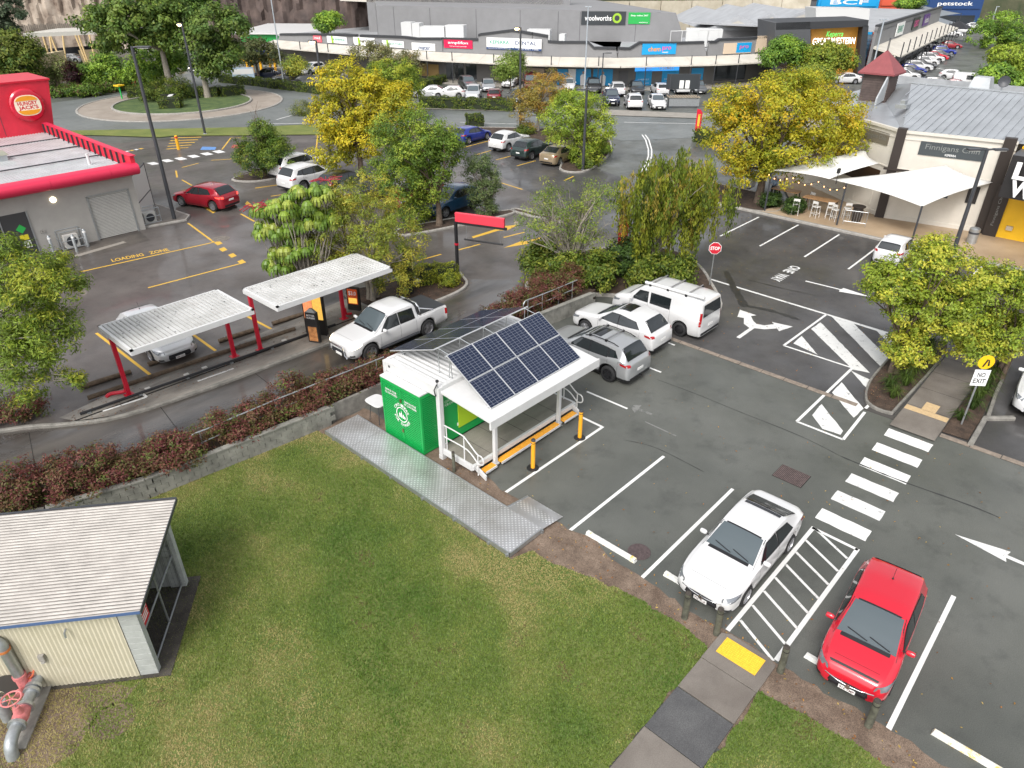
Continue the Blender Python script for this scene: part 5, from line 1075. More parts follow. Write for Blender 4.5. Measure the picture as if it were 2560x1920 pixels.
# ------------------------------------------------------------------ pump shed with red valves
uu = (-.781,.624); vv = (.624,.781)
shed = thing('pump_shed', (-10.62,-1.54,0), 'cream corrugated pump shed with grey block corners on the lawn', 'shed', rz=math.atan2(vv[1], vv[0]))
# local x along vv (depth 3.0), local y along uu (length)
CREAM = mat('cream_sheet', (0.50,0.46,0.345), 0.55, var=0.06, scale=2, col2=(0.54,0.50,0.39)); ROOFW = mat('weathered_white_roof', (0.40,0.375,0.345), 0.6, var=0.16, scale=2.5); BLKG = mat('painted_block', (0.36,0.375,0.36), 0.75, var=0.12, scale=3)
def corrugated(x0, x1, yA, zA, yB, zB, pitch=.095, amp=.011, axis='x'):
    """sheet whose ribs run from edge A to edge B; stacked along axis"""
    m = MB(); n = int((x1-x0)/pitch*4); pr = []
    for i in range(n+1): pr.append((x0+(x1-x0)*i/n, amp*math.sin(2*math.pi*i/4)))
    V = []
    for t in (0, 1):
        for q, dz in pr:
            y, z = (yA, zA) if t == 0 else (yB, zB); V.append((q, y, z+dz) if axis == 'x' else (y, q, z+dz))
    k = n+1; m.add(V, [(i, i+1, k+i+1, k+i) if axis == 'x' else (i, k+i, k+i+1, i+1) for i in range(n)]); return m
corrugated(-.28, 7.5, -.30, 0, 0, 0)
# roof: ribs run along the length (local y)
m_ = MB(); n_ = int(3.55/.098*4); V = []
for t in (-.22, 7.5):
    for i in range(n_+1): x_ = -.22+3.55*i/n_; V.append((x_, t, 2.42+.10*(x_+.22)+(.022 if i % 4 in (0,1) else 0)))
k_ = n_+1; m_.add(V, [(i, i+1, k_+i+1, k_+i) for i in range(n_)]); m_.m = [1 if i % 4 == 2 else 0 for i in range(n_)]; m_.build('corrugated_roof', [ROOFW, mat('roof_valley_dark', (0.17,0.15,0.135), .8, var=.45, scale=1.2)], shed)  # strips between the ribs get a darker, mottled colour
MB().box(-.235,-.222,-.22,7.5,2.36,2.44).build('gutter_edge', mat('blue_flashing', (0.07,0.12,0.25), 0.5), shed); e_ = MB(); e_.hexa([(-.22,-.245,2.34),(3.33,-.245,2.70),(3.33,-.222,2.70),(-.22,-.222,2.34),(-.22,-.245,2.45),(3.33,-.245,2.80),(3.33,-.222,2.80),(-.22,-.222,2.45)]); e_.build('barge_board', DGREY, shed)
MB().box(3.3,3.36,-.22,7.5,2.66,2.80).build('gutter', DGREY, shed)
for i in range(12):
    z0 = i*.197; MB().box(0,.19,0,.42,z0+.003,z0+.194).build('wall_block', BLKG, shed, bevel=.008)
    MB().box(2.85,3.04,0,.42,z0+.003,z0+.194).build('wall_block', BLKG, shed, bevel=.008)
m_ = MB(); n_ = int(6.9/.10*4); V = []
for t in (.02, 2.40):
    for i in range(n_+1): V.append((-.012+.012*math.sin(math.pi/2*i), .43+6.9*i/n_, t))
k_ = n_+1; m_.add(V, [(i, k_+i, k_+i+1, i+1) for i in range(n_)]); m_.build('corrugated_wall', CREAM, shed, smooth=True)
MB().box(.02,.10,.42,7.4,0,2.4).build('inner_wall', CONCD, shed); MB().box(2.9,3.04,.42,7.4,0,2.7).build('back_wall', BLKG, shed)
MB().box(-.10,3.2,-.30,7.4,-.02,.06).build('floor_slab', mat('dark_slab', (0.055,0.048,0.04), .9, var=.4, scale=3), shed); MB().box(.1,2.9,2.6,2.64,.06,2.38).build('inner_partition', mat('dark_inside', (0.02,0.012,0.01), 0.9), shed)  # floor slab in mottled dark concrete
GATE = mat('gate_tube', (0.30,0.31,0.32), 0.45, 0.6)
for pts in ([(.22,.12,.12),(.22,.12,2.3)],[(1.52,.12,.12),(1.52,.12,2.5)],[(2.82,.12,.12),(2.82,.12,2.6)],[(.22,.12,.14),(2.82,.12,.14)],[(.22,.12,1.25),(2.82,.12,1.25)],[(.22,.12,2.25),(2.82,.12,2.4)]): q = MB(); q.tube(pts, .028, 8); q.build('gate_frame', GATE, shed)
for i in range(13): q = MB(); x_ = .3+i*.2; q.tube([(x_,.12,.14),(x_,.12,2.28)], .003, 4); q.build('gate_wire', DGREY, shed)
MB().box(.28,.72,.085,.10,1.35,1.95).build('notice', RED, shed); MB().box(.32,.68,.080,.085,1.72,1.88).build('notice_panel', SIGNW, shed)
for z_ in (1.62,1.54,1.46): MB().box(.34,.66,.080,.085,z_,z_+.035).build('notice_line', SIGNW, shed)
q = MB(); q.box(-.10,-.03,2.25,2.37,1.05,1.22); q.lathe([(.06,0),(.05,.05)], 10, (-.06,2.31,.98)); q.build('tap_box', CONC, shed); q = MB(); q.tube([(-.04,1.55,1.95),(-.14,1.55,1.92),(-.16,1.55,1.80)], .025, 8); q.build('vent_pipe', STEEL, shed)
hole = MB(); hole.prism(disc(0, 0, .34, 14), 0, .01); o = hole.build('wall_opening', mat('opening_dark', (0.05,0.045,0.04), 0.9), shed); o.matrix_local = frame((-.028,3.25,.32), (0,-1,0), (0,0,1))
# pipework: local frame of the shed, in front of the cream wall (x < 0)
PINK = mat('faded_red_valve', (0.60,0.19,0.19), 0.6, var=0.25, scale=10); PIPE = mat('grey_pipe', (0.33,0.35,0.36), 0.45, 0.4, var=0.2, scale=5)
vp = thing('fire_valve_set', (-12.49,.37,0), 'galvanised pipe run with faded red valves and handwheels beside the shed', 'pipework')
A = Vector((.25,.35,.42)); B = Vector((-1.10,-1.55,.42))
A = Vector((0.22,0.32,.40)); B = Vector((-1.05,-1.42,.40)); dv = (B-A).normalized()
def pt(t): return A+dv*t*1.22
q = MB(); q.tube([A-dv*.5, pt(0), pt(.45)], .13, 16); q.build('pipe', PIPE, vp, smooth=True, sharp=50)
q = MB(); q.tube([pt(.42), pt(1.25)], .125, 16); q.build('pipe', PIPE, vp, smooth=True, sharp=50)
def flange(t, r=.19, m=STEEL): q = MB(); q.tube([pt(t-.03), pt(t+.03)], r, 18); q.build('flange', m, vp)
for t, r, m_ in ((.02,.18,DGREY),(.12,.18,DGREY),(.42,.19,STEEL),(.80,.18,STEEL),(.90,.18,STEEL),(1.22,.19,STEEL),(1.60,.19,STEEL)): flange(t, r, m_)
q = MB(); q.tube([pt(1.25), pt(1.42), pt(1.60)], [.14,.17,.14], 14); c_ = pt(1.42); q.tube([c_, c_+Vector((0,0,.34))], [.13,.07], 12); q.build('gate_valve', PINK, vp, smooth=True, sharp=45)
q = MB(); q.tube([c_+Vector((0,0,.3)), c_+Vector((0,0,.62))], .018, 8); q.build('valve_stem', STEEL, vp)
def handwheel(c, r, m, ax=(0,0,1)):
    q = MB(); az = Vector(ax).normalized(); x = az.cross(Vector((0.3,1,.1))).normalized(); y = az.cross(x)
    q.tube([c+(x*math.cos(a)+y*math.sin(a))*r for a in np.linspace(0, 2*math.pi, 21)], .02, 8, caps=False)
    for a in (0, 1.257, 2.513, 3.77, 5.03): q.tube([c, c+(x*math.cos(a)+y*math.sin(a))*r], .014, 6)
    q.build('handwheel', m, vp, smooth=True)
handwheel(c_+Vector((0,0,.62)), .20, PINK); 
q = MB(); q.tube(smooth_path([tuple(pt(1.60)), tuple(pt(1.80)), tuple(pt(1.95)+Vector((0,0,-.08))), tuple(pt(2.02)+Vector((0,0,-.26))), tuple(pt(2.03)+Vector((0,0,-.42)))], 4), .13, 16); q.build('pipe_elbow', PIPE, vp, smooth=True, sharp=50)
S_ = Vector((-.48,-.22,.40))
q = MB(); q.tube([S_+Vector((0,0,-.4)), S_+Vector((0,0,.30))], .12, 14); q.build('riser', PINK, vp, smooth=True, sharp=45)
q = MB(); q.tube([S_+Vector((0,0,.30)), S_+Vector((-.02,.02,1.25))], .115, 16); q.build('tall_pipe', STEEL, vp, smooth=True, sharp=50)
q = MB(); q.tube([S_+Vector((-.02,.02,1.20)), S_+Vector((-.02,.02,1.26))], .135, 16); q.build('flange', mat('orange_seal', (0.5,0.17,0.05), 0.6), vp); q = MB(); q.tube([S_+Vector((0,0,.28)), S_+Vector((0,0,.36))], .145, 16); q.build('flange', PINK, vp)
q = MB(); q.tube(smooth_path([tuple(S_+Vector((-.02,.02,1.26))), tuple(S_+Vector((-.03,.02,1.42))), tuple(S_+Vector((-.12,.10,1.54))), tuple(S_+Vector((-.30,.24,1.56)))], 4), .12, 14); q.build('pipe_elbow', PIPE, vp, smooth=True)
for dx in (.16,-.12): q = MB(); b_ = S_+Vector((dx,dx*.4-.1,.05)); q.tube([b_, b_+Vector((-.05,-.12,-.02))], [.07,.09], 12); q.build('hydrant_outlet', PINK, vp)
q = MB(); b_ = S_.lerp(pt(.5), .5); q.tube([S_+Vector((0,0,.1)), b_+Vector((0,0,.15)), pt(.55)], .07, 10); q.build('bypass_pipe', PINK, vp, smooth=True); handwheel(pt(.55)+Vector((-.12,.05,.22)), .14, mat('orange_handwheel', (0.6,0.13,0.05), 0.5), (-.6,-.2,.7))
T_ = pt(1.15)+Vector((-.42,.25,0)); q = MB(); q.tube([T_+Vector((0,0,-.4)), T_+Vector((.02,0,.25))], .12, 14); q.build('riser', PIPE, vp, smooth=True, sharp=45); q = MB(); q.tube([T_+Vector((0,0,.1)), T_+Vector((.0,.1,1.1))], .03, 8); q.build('standpipe', PIPE, vp)
q = MB(); q.hexa([tuple(pt(.05)+Vector((.16,-.12,-.40))), tuple(pt(1.9)+Vector((.16,-.12,-.40))), tuple(pt(1.9)+Vector((-.16,.12,-.40))), tuple(pt(.05)+Vector((-.16,.12,-.40))), tuple(pt(.05)+Vector((.16,-.12,-.32))), tuple(pt(1.9)+Vector((.16,-.12,-.32))), tuple(pt(1.9)+Vector((-.16,.12,-.32))), tuple(pt(.05)+Vector((-.16,.12,-.32)))]); q.build('plinth', CONC, vp)
sheet('bare_patch', jag([(-13.8,-1.9),(-12.9,-2.1),(-11.9,-1.6),(-11.0,-1.55),(-11.9,-.6),(-12.6,.0),(-13.6,.6),(-14.6,.2)], .15, .3, 8), .034, DIRT); sheet('bare_patch', jag(disc(-11.9,-2.0,.5,10), .12, .3, 9), .034, DIRT)

# ------------------------------------------------------------------ restaurant, drive-through
RWALL = mat('restaurant_wall', (0.36,0.345,0.32), 0.7, var=0.06, scale=1.5); RROOF = mat('pale_metal_roof', (0.46,0.48,0.49), 0.4, 0.35, var=0.14, scale=1.2); TOWER = mat('red_cladding', (0.60,0.02,0.045), 0.5, var=0.12, scale=1.0)
rest = thing('restaurant', (0,32.6,0), 'single-storey grey restaurant with red fascia, pale roof and red sign tower', 'building')
def rb(name, m, *b, bev=0.0): return MB().box(*b).build(name, m, rest, bevel=bev)
X0 = -16
rb('wall', RWALL, X0,.80,0,.25,0,3.75); rb('wall', RWALL, 3.34,3.75,0,.25,0,3.75); rb('wall', RWALL, .80,3.34,0,.25,2.72,3.75); rb('wall', RWALL, 3.5,3.75,.25,15.2,0,4.0)
for k in range(30): rb('door_slat', mat('roller_door', (0.50,0.49,0.46), 0.5, var=0.05, scale=4), .90,3.26,.06,.10,.05+k*.088,.05+k*.088+.062)
rb('door_backing', DGREY, .90,3.26,.105,.13,.05,2.70)
rb('door_frame', STEEL, .80,.90,-.03,.12,0,2.72); rb('door_frame', STEEL, 3.26,3.34,-.03,.12,0,2.72); rb('door_frame', STEEL, .80,3.34,-.03,.12,2.68,2.78); rb('door_pull', BLACK, 1.9,2.15,.07,.10,1.1,1.16)
# dark glazed doors with hazard diamonds
rb('glass_door', GLASS, -6.0,-4.0,-.02,.05,.05,2.5); rb('glass_door', mat('dark_door', (0.05,0.05,0.052), 0.4), -3.95,-2.55,-.02,.05,.05,2.6)
for x in (-6.1,-4.0,-2.55): rb('door_frame', STEEL, x,x+.07,-.06,.04,0,2.65)
dm = MB(); dm.add([(-3.05,-.03,1.95),(-3.32,-.03,1.68),(-3.05,-.03,1.41),(-2.78,-.03,1.68)], [(0,1,2,3)]); dm.build('hazard_diamond', mat('green_diamond', (0.03,0.42,0.08), 0.5), rest); rb('yellow_notice', mat('notice_yellow', (0.7,0.6,0.03), 0.5), -3.25,-2.80,-.03,-.022,1.02,1.32); rb('white_notice', SIGNW, -3.15,-2.78,-.03,-.022,.55,.95)
# rounded red fascia
fp = MB(); prof = [(-.02,3.58),(-.55,3.62),(-.85,3.72),(-.98,3.92),(-.98,4.12),(-.90,4.26),(-.75,4.32),(-.02,4.32)]
for (xa, xb) in ((X0,-9.2),(-9.19,-5.2),(-5.19,-1.05),(-1.04,2.3),(2.31,4.0)):
    V = [(xa,y,z) for y, z in prof]+[(xb,y,z) for y, z in prof]; n_ = len(prof); f_ = MB(); f_.add(V, [(i, n_+i, n_+(i+1) % n_, (i+1) % n_) for i in range(n_)]+[tuple(range(n_)), tuple(range(n_, 2*n_))[::-1]]); f_.build('fascia_section', mat('fascia_red', (0.60,0.022,0.07), 0.5, var=0.05, scale=1.5), rest, smooth=True, sharp=50)
# roof sheets, parapet
m_ = MB(); xs_ = np.linspace(X0, 3.7, int((3.7-X0)/.19)*2); V = [(x, y, 3.98+(.05 if (i % 2) else 0)+(.10 if y > 7 else 0)) for y in (.0,15.2) for i, x in enumerate(xs_)]; k_ = len(xs_); m_.add(V, [(i, i+1, k_+i+1, k_+i) for i in range(k_-1)]); m_.build('metal_roof', RROOF, rest)
for y in (4.2,8.0,11.8): rb('roof_joint', DGREY, X0,3.7,y,y+.05,4.08,4.15)
rb('parapet', TOWER, 3.72,3.98,-.6,15.2,3.95,4.75); rb('parapet_cap', mat('fascia_red', (0.66,0.02,0.075)), 3.68,4.04,-.7,15.2,4.75,4.80)
for k in range(16): rb('parapet_stud', DGREY, 3.60,3.72,.3+k*.95,.36+k*.95,4.05,4.74)
for (x, y) in ((-1.2,9.5),(-1.2,7.6)):
    q = MB(); q.box(x-.35,x+.35,y-.3,y+.3,4.05,4.4); q.build('roof_vent_base', RROOF, rest); q = MB(); q.hexa([(x-.45,y-.4,4.4),(x+.45,y-.4,4.4),(x+.45,y+.4,4.4),(x-.45,y+.4,4.4),(x-.3,y-.25,4.62),(x+.3,y-.25,4.62),(x+.3,y+.25,4.62),(x-.3,y+.25,4.62)]); q.build('roof_vent', mat('vent_cap', (0.30,0.30,0.24), 0.6), rest)
for (x, y) in ((2.3,2.4),(-2.6,11.6)): q = MB(); q.tube([(x,y,4.0),(x,y,4.7)], .09, 10); q.build('roof_pipe', WHITE, rest)
lt = MB(); lt.lathe([(.17,0),(.16,.06),(.10,.10),(.02,.11)], 16); o = lt.build('bulkhead_light', mat('lit_bulkhead', (0.9,0.85,0.7), 0.4, emit=(1,.86,.6), estr=3.0), rest); o.matrix_local = frame((-.95,-.01,2.95), (1,0,0), (0,0,1))
for (x) in (-2.15,-2.0): rb('switch_box', CONC, x,x+.10,-.05,0,1.2,1.36)
# sign tower
TA, TB = (0, 47.5), (4.4, 47.5); tz = PV(120, 200, TA, TB)[1]
xt_ = PV(121, 200, TA, TB)[0]; q = MB(); q.hexa([(-10,14.9,3.9),(4.35,14.9,3.9),(4.35,19.5,3.9),(-10,19.5,3.9),(-10,14.9,tz),(xt_,14.9,tz),(xt_,19.5,tz),(-10,19.5,tz)]); q.build('sign_tower', TOWER, rest)
for x in (-7.4,-4.6,-1.9,1.2): rb('cladding_joint', DGREY, x,x+.03,14.885,14.9,4.2,tz-.1)
rb('tower_cap', RED, -10.05,xt_+.07,14.82,19.6,tz,tz+.12)
sc_ = PV(66, 262, TA, TB); rad = (PV(108, 262, TA, TB)[0]-PV(24, 262, TA, TB)[0])/2
sg_ = bpy.data.objects.new('round_sign', None); COL.objects.link(sg_); sg_.parent = rest; sg_.matrix_local = frame((sc_[0], 14.88, sc_[1]), (1,0,0), (0,0,1))
q = MB(); q.lathe([(rad*1.04,0),(rad*1.06,.20),(rad*.98,.30),(rad*.9,.32)], 40); q.build('sign_drum', mat('sign_red_gloss', (0.55,0.006,0.03), 0.2, coat=.5), sg_, smooth=True, sharp=30)
def sup(w, h, n=30, p=2.6): return [(w*math.copysign(abs(math.cos(a))**(2/p), math.cos(a)), h*math.copysign(abs(math.sin(a))**(2/p), math.sin(a))) for a in np.linspace(0, 2*math.pi, n, endpoint=False)]
BUN = mat('bun_orange', (0.80,0.33,0.02), 0.4); CRM = mat('sign_cream', (0.85,0.76,0.60), 0.4)
q = MB(); q.prism(sup(rad*.80, rad*.66), .32, .335); q.build('cream_badge', CRM, sg_)
for sgn in (1, -1):
    pts_ = [p for p in sup(rad*.74, rad*.60, 60) if p[1]*sgn > rad*.30]; pts_.sort(key=lambda p: -p[0]*sgn); q = MB(); q.prism(pts_, .336, .35); q.build('bun_half', BUN, sg_)
RTX = mat('sign_red_ink', (0.60,0.01,0.03), 0.4)
text('HUNGRY', rad*1.22, rad*.25, RTX, sg_, 'lettering', Matrix.Translation((0,rad*.14,.3385)), bold=.03); text("JACK'S", rad*1.22, rad*.30, RTX, sg_, 'lettering', Matrix.Translation((0,-rad*.16,.3385)), bold=.03)
# frosted screen and cages to the right
q = MB(); q.box(3.95,6.05,.60,.64,.1,3.4); 
SCR = mat('frosted_screen', (0.62,0.61,0.59), 0.5); 
ang = math.atan2(36.2-33.22, 6.03-3.88)
for (t0, t1) in ((0,.5),(.5,1)): pass
scr = thing('screen_panel', (3.88,33.3,0), 'tall frosted screen panel in dark frame at the restaurant corner', 'screen', rz=ang); 
for z0, z1 in ((.1,1.45),(1.5,3.2)): MB().box(.03,3.6,-.01,.01,z0,z1).build('pane', SCR, scr)
for x in (0,3.6): MB().box(x-.035,x+.035,-.035,.035,0,3.3).build('post', DGREY, scr)
for z in (.05,1.45,3.2): MB().box(0,3.6,-.03,.03,z,z+.06).build('frame_bar', DGREY, scr)
def cage(x, y, w, d, h, label):
    c_ = thing('air_conditioner_cage', (x,y,0), label, 'cage')
    for sx in (-w/2, w/2):
        for sy in (-d/2, d/2): q = MB(); q.tube([(sx,sy,0),(sx,sy,h)], .035, 8); q.build('cage_post', STEEL, c_)
    for z in (.12,h*.5,h):
        q = MB(); q.tube([(-w/2,-d/2,z),(w/2,-d/2,z),(w/2,d/2,z),(-w/2,d/2,z),(-w/2,-d/2,z)], .025, 6); q.build('cage_rail', STEEL, c_)
    MB().box(-w*.32,w*.32,-d*.28,d*.28,.1,h*.75).build('air_conditioner', mat('ac_casing', (0.55,0.54,0.51), 0.5), c_, bevel=.02)
    q = MB(); q.lathe([(h*.26,0),(h*.26,.02),(h*.05,.025)], 16); o = q.build('fan', DGREY, c_); o.matrix_local = frame((0,-d*.29,h*.42), (1,0,0), (0,0,1))
cage(-.78,32.3,1.25,.6,1.15,'steel guard cage around an air conditioner left of the roller door'); cage(4.5,33.6,1.2,.7,1.05,'steel guard cage around an air conditioner right of the roller door')
for (x, y, lb) in ((-1.92,32.2,'grey steel bollard left of the air conditioner cage'),(-.89,31.4,'grey steel bollard in front of the air conditioner cage'),(-.05,31.95,'grey steel bollard right of the air conditioner cage near the roller door')):
    b_ = thing('steel_bollard', (x,y,0), lb, 'bollard', 'grey bollards guarding the restaurant wall'); q = MB(); q.lathe([(.09,0),(.09,1.05),(.06,1.10),(.01,1.11)], 14); q.build('post', STEEL, b_, smooth=True, sharp=40); q = MB(); q.lathe([(.093,.88),(.093,.98)], 14); q.build('reflective_band', SIGNW, b_)
sheet('service_apron', [(-3.5,32.5),(3.3,32.5),(3.0,30.3),(-3.5,29.6)], .0125, ground_mat('stained_apron', (0.045,0.04,0.036), (0.12,0.105,0.09), (.3,.7), .5, .2)); MB().sheet([(-1.3,30.9),(1.8,31.3),(1.8,30.9),(-1.3,30.45)], .017).build('apron_edge', mat('pale_concrete_edge', (0.25,0.23,0.2), .8), bpy.data.objects['service_apron'])
sheet('corner_footpath', [(3.8,33.0),(6.4,32.4),(6.9,33.2),(6.0,42),(3.9,48)], .12, PATHM); kerb('kerb', [(3.6,32.9),(6.35,32.35),(6.95,33.1),(6.1,42),(4.2,48.5)], .15, .14, CONC)
# ------------------------------------------------------------------ drive-through canopies
CANT = ground_mat('canopy_sheet', (0.40,0.40,0.385), (0.56,0.56,0.55), (.4,.7), .8, .1, stain=(.30,.27,.25), stain_amt=.5)
def canopy(x0, x1, y0, y1, z, posts, label):
    c_ = thing('drive_through_canopy', (x0, y0, 0), label, 'canopy', 'flat canopies over the drive-through lane'); w, d = x1-x0, y1-y0
    MB().box(0,w,0,d,z-.20,z-.03).build('fascia_box', WHITE, c_, bevel=.012)
    n_ = int((w-.24)/.165); sh = MB(); rb_ = .11
    for i in range(n_):
        a = .12+i*(w-.24)/n_; b = a+(w-.24)/n_
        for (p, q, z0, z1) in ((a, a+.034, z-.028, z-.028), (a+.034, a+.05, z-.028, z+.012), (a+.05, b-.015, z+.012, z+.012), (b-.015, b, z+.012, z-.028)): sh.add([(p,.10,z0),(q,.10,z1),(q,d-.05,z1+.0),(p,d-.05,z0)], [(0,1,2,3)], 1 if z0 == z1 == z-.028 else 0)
    sh.build('ribbed_sheet', [CANT, mat('dark_valley', (0.25,0.235,0.22), .8, var=.5, scale=2)], c_)  # low faces between the ribs in a darker, mottled colour
    for bx in ((0,.11,0,d),(w-.11,w,0,d),(0,w,0,.10),(0,w,d-.06,d)): MB().box(bx[0],bx[1],bx[2],bx[3],z-.031,z+.03).build('edge_flashing', WHITE, c_)
    for k in range(26): sx, sy = random.uniform(.2,w-.2), random.uniform(.2,d-.2); MB().box(sx,sx+.05,sy,sy+.05,z+.0125,z+.016).build('stain_spot', DGREY, c_)
    for (px, py) in posts:
        MB().box(px-x0-.075,px-x0+.075,py-y0-.075,py-y0+.075,.11,z-.2).build('post', RED, c_, bevel=.01); MB().box(px-x0-.17,px-x0+.17,py-y0-.15,py-y0+.15,.10,.135).build('base_plate', RED, c_)
    return c_
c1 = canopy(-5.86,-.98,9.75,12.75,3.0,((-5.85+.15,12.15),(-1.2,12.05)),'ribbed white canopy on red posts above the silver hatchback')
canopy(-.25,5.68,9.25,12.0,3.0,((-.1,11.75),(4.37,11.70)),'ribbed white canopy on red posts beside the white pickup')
q = MB(); q.tube(smooth_path([(.16,2.45,.9),(.14,2.5,.35),(.0,2.62,.22),(-.35,2.85,.20),(-.55,2.85,.12)], 4), .075, 10); q.build('downpipe', RED, c1, smooth=True)
q = MB(); q.tube(smooth_path([(4.37+.25+.12,2.45,.6),(4.80,2.5,.3),(5.0,2.55,.2),(5.15,2.6,.15)], 4), .06, 10); q.build('downpipe', RED, bpy.data.objects['drive_through_canopy.001'], smooth=True)
LOG = mat('timber_log', (0.095,0.068,0.045), 0.9, var=0.4, scale=5)
for (a, b, lb) in (((-6.8,14.2),(-4.86,14.02),'round timber wheel log left of the silver hatchback bay'),((-4.1,14.1),(-2.2,13.98),'round timber wheel log under the nose of the silver hatchback'),((-.95,13.92),(1.0,13.76),'round timber wheel log in the empty bay right of the silver hatchback'),((1.7,13.76),(3.5,13.6),'round timber wheel log with leaf litter behind the menu board')):
    l_ = thing('timber_log', (a[0],a[1],0), lb, 'wheel stop', 'timber wheel logs in the restaurant bays'); q = MB(); q.tube([(0,0,.11),((b[0]-a[0])*.5,(b[1]-a[1])*.5,.115),(b[0]-a[0],b[1]-a[1],.11)], [.10,.105,.095], 12); q.build('log', LOG, l_, smooth=True, sharp=50); q = MB(); q.tube([((b[0]-a[0])*.15,(b[1]-a[1])*.15,.0),((b[0]-a[0])*.15,(b[1]-a[1])*.15,.225)], .012, 6); q.build('pin', STEEL, l_)
lk = thing('timber_edging', (-6.94,13.0,0), 'long dark timber edging log along the back of the drive-through strip', 'edging'); q = MB(); q.tube([(0,0,.16),(5,-.30,.16),(9.0,-.62,.16)], .10, 10); q.build('log', LOG, lk, smooth=True, sharp=50)
br = thing('kerb_rail', (-7.6,11.95,0), 'low black rubber kerb rail along the drive-through lane', 'rail'); q = MB(); q.tube([(0,0,.19),(7,-.42,.19),(11.2,-.62,.19)], .055, 8); q.build('rail', BLACK, br, smooth=True)
for t in (.3,2.2,4.1,6.0,7.9,9.8): MB().box(t-.06,t+.06,-.058*t-.12,-.058*t+.10,.11,.16).build('foot', STEEL, br)
for (a, b) in (((-6.9,11.65),(-5.3,11.45)),((-5.3,11.45),(-5.3,11.8)),((-3.33,11.15),(-1.78,11.05))): line(a, b, .10, .118, WPW, strip, 'paint_stripe')
for (x, y) in ((-5.0,12.05),(-3.4,12.0),(-2.6,12.0),(1.1,11.75)): MB().box(x-.10,x+.10,y-.07,y+.07,.11,.16).build('drain_cap', mat('pale_cap', (0.5,0.49,0.46), .7), strip)
# menu boards
def menu(x, y, rz, label, panels, w, z0, z1, lean=0):
    m_ = thing('menu_board', (x,y,.10), label, 'menu board', rz=rz); MB().box(-w/2-.06,w/2+.06,-.09,.09,0,z1+.06).build('cabinet', mat('menu_black', (0.02,0.018,0.018), .4), m_, bevel=.02)
    n_ = len(panels); 
    for i, (c, sh) in enumerate(panels): a = -w/2+w*i/n_; MB().box(a+.012,a+w/n_-.012,-.105,-.09,z0,z1).build('lit_panel', c, m_)
    return m_
FOOD1 = mat('food_poster_red', (0.75,0.10,0.05), .4, col2=(0.85,0.55,0.25), var=.1, scale=5, emit=(.8,.25,.1), estr=.6); FOOD2 = mat('food_poster_yellow', (0.80,0.42,0.05), .4, col2=(0.55,0.15,0.03), var=.1, scale=6, emit=(.8,.5,.1), estr=.6); FOOD3 = mat('burger_poster', (0.25,0.08,0.03), .4, col2=(0.75,0.35,0.12), var=.1, scale=4)
mb_ = menu(2.55,11.25,R(-62),'lit menu board with red and yellow food posters under the canopy','ab' and [(FOOD1,0),(FOOD2,0)],.95,.8,2.15)
pm_ = menu(2.02,10.62,R(-62),'slim black promotional pylon with burger picture beside the lane',[(FOOD3,0)],.44,.10,.80); MB().box(-.27,.27,-.092,.092,.86,1.5).build('pylon_head', mat('menu_black', (0,0,0)), pm_); 
for s_, z_, h_ in (('BETTER',1.36,.08),('BURGERS',1.24,.08)): text(s_, .40, h_, SIGNW, pm_, 'lettering', frame((0,-.096,z_), (1,0,0), (0,0,1)), bold=.02)
pc_ = MB(); pc_.hexa([(-.24,-.09,1.5),(.24,-.09,1.5),(.24,.09,1.5),(-.24,.09,1.5),(-.06,-.05,1.68),(.06,-.05,1.68),(.06,.05,1.68),(-.06,.05,1.68)]); pc_.build('pylon_cap', STEEL, pm_)
ob = menu(5.35,12.15,R(-62),'orange price poster on a short black stand right of the red post',[(mat('orange_poster', (0.80,0.12,0.03), .4),0)],.55,.35,1.15); text('$3.0', .40, .24, SIGNW, ob, 'lettering', frame((0,-.1075,.92), (1,0,0), (0,0,1)), bold=.02); MB().box(-.22,.22,-.112,-.106,.40,.68).build('food_picture', FOOD2, ob)
os_ = thing('order_speaker', (8.52,11.7,.1), 'black speaker post with grey scanner at the start of the drive-through', 'speaker post'); MB().box(-.16,.16,-.16,.16,0,2.5).build('post', BLACK, os_, bevel=.02); MB().box(.17,.26,-.12,.12,1.3,2.45).build('lit_strip', mat('speaker_strip', (0.6,0.55,0.25), .5), os_); q = MB(); q.box(.15,.55,-.3,.1,.55,.70); q.lathe([(.08,0),(.05,.2),(.02,.22)], 10, (.32,-.1,.70)); q.build('scanner', STEEL, os_)
# height bar portal
pt_ = thing('height_bar_gantry', (12.2,11.95,0), 'black gantry with red box and hanging clearance bar over the lane', 'gantry')
MB().box(-.07,.07,-.07,.07,0,3.05).build('post', BLACK, pt_, bevel=.01); ga = math.atan2(9.34-12.13, 13.5-12.45); gl = 2.85; ca, sa = math.cos(ga), math.sin(ga)
def along(a, b, hw, z0, z1): return [(ca*t-sa*s, sa*t+ca*s, z) for z in (z0, z1) for t, s in ((a,-hw),(b,-hw),(b,hw),(a,hw))]
q = MB(); q.hexa(along(-.08,gl+.12,.06,2.93,3.05)); q.build('beam', BLACK, pt_); q = MB(); q.hexa(along(.0,gl,.09,3.052,3.55)); q.build('red_sign_box', mat('gantry_red', (0.70,0.05,0.08), .4), pt_, bevel=.02)
q = MB(); q.tube([(ca*.5,sa*.5,2.12),(ca*2.75,sa*2.75,2.12)], .05, 10); q.build('clearance_bar', BLACK, pt_)
for t in (.62,2.6): q = MB(); q.tube([(ca*t,sa*t,2.93),(ca*t,sa*t,2.15)], .008, 5); q.build('chain', STEEL, pt_)
mk_ = MB(); mk_.box(-.08,.08,-.08,.08,1.72,1.84); mk_.build('red_marker', RED, pt_)
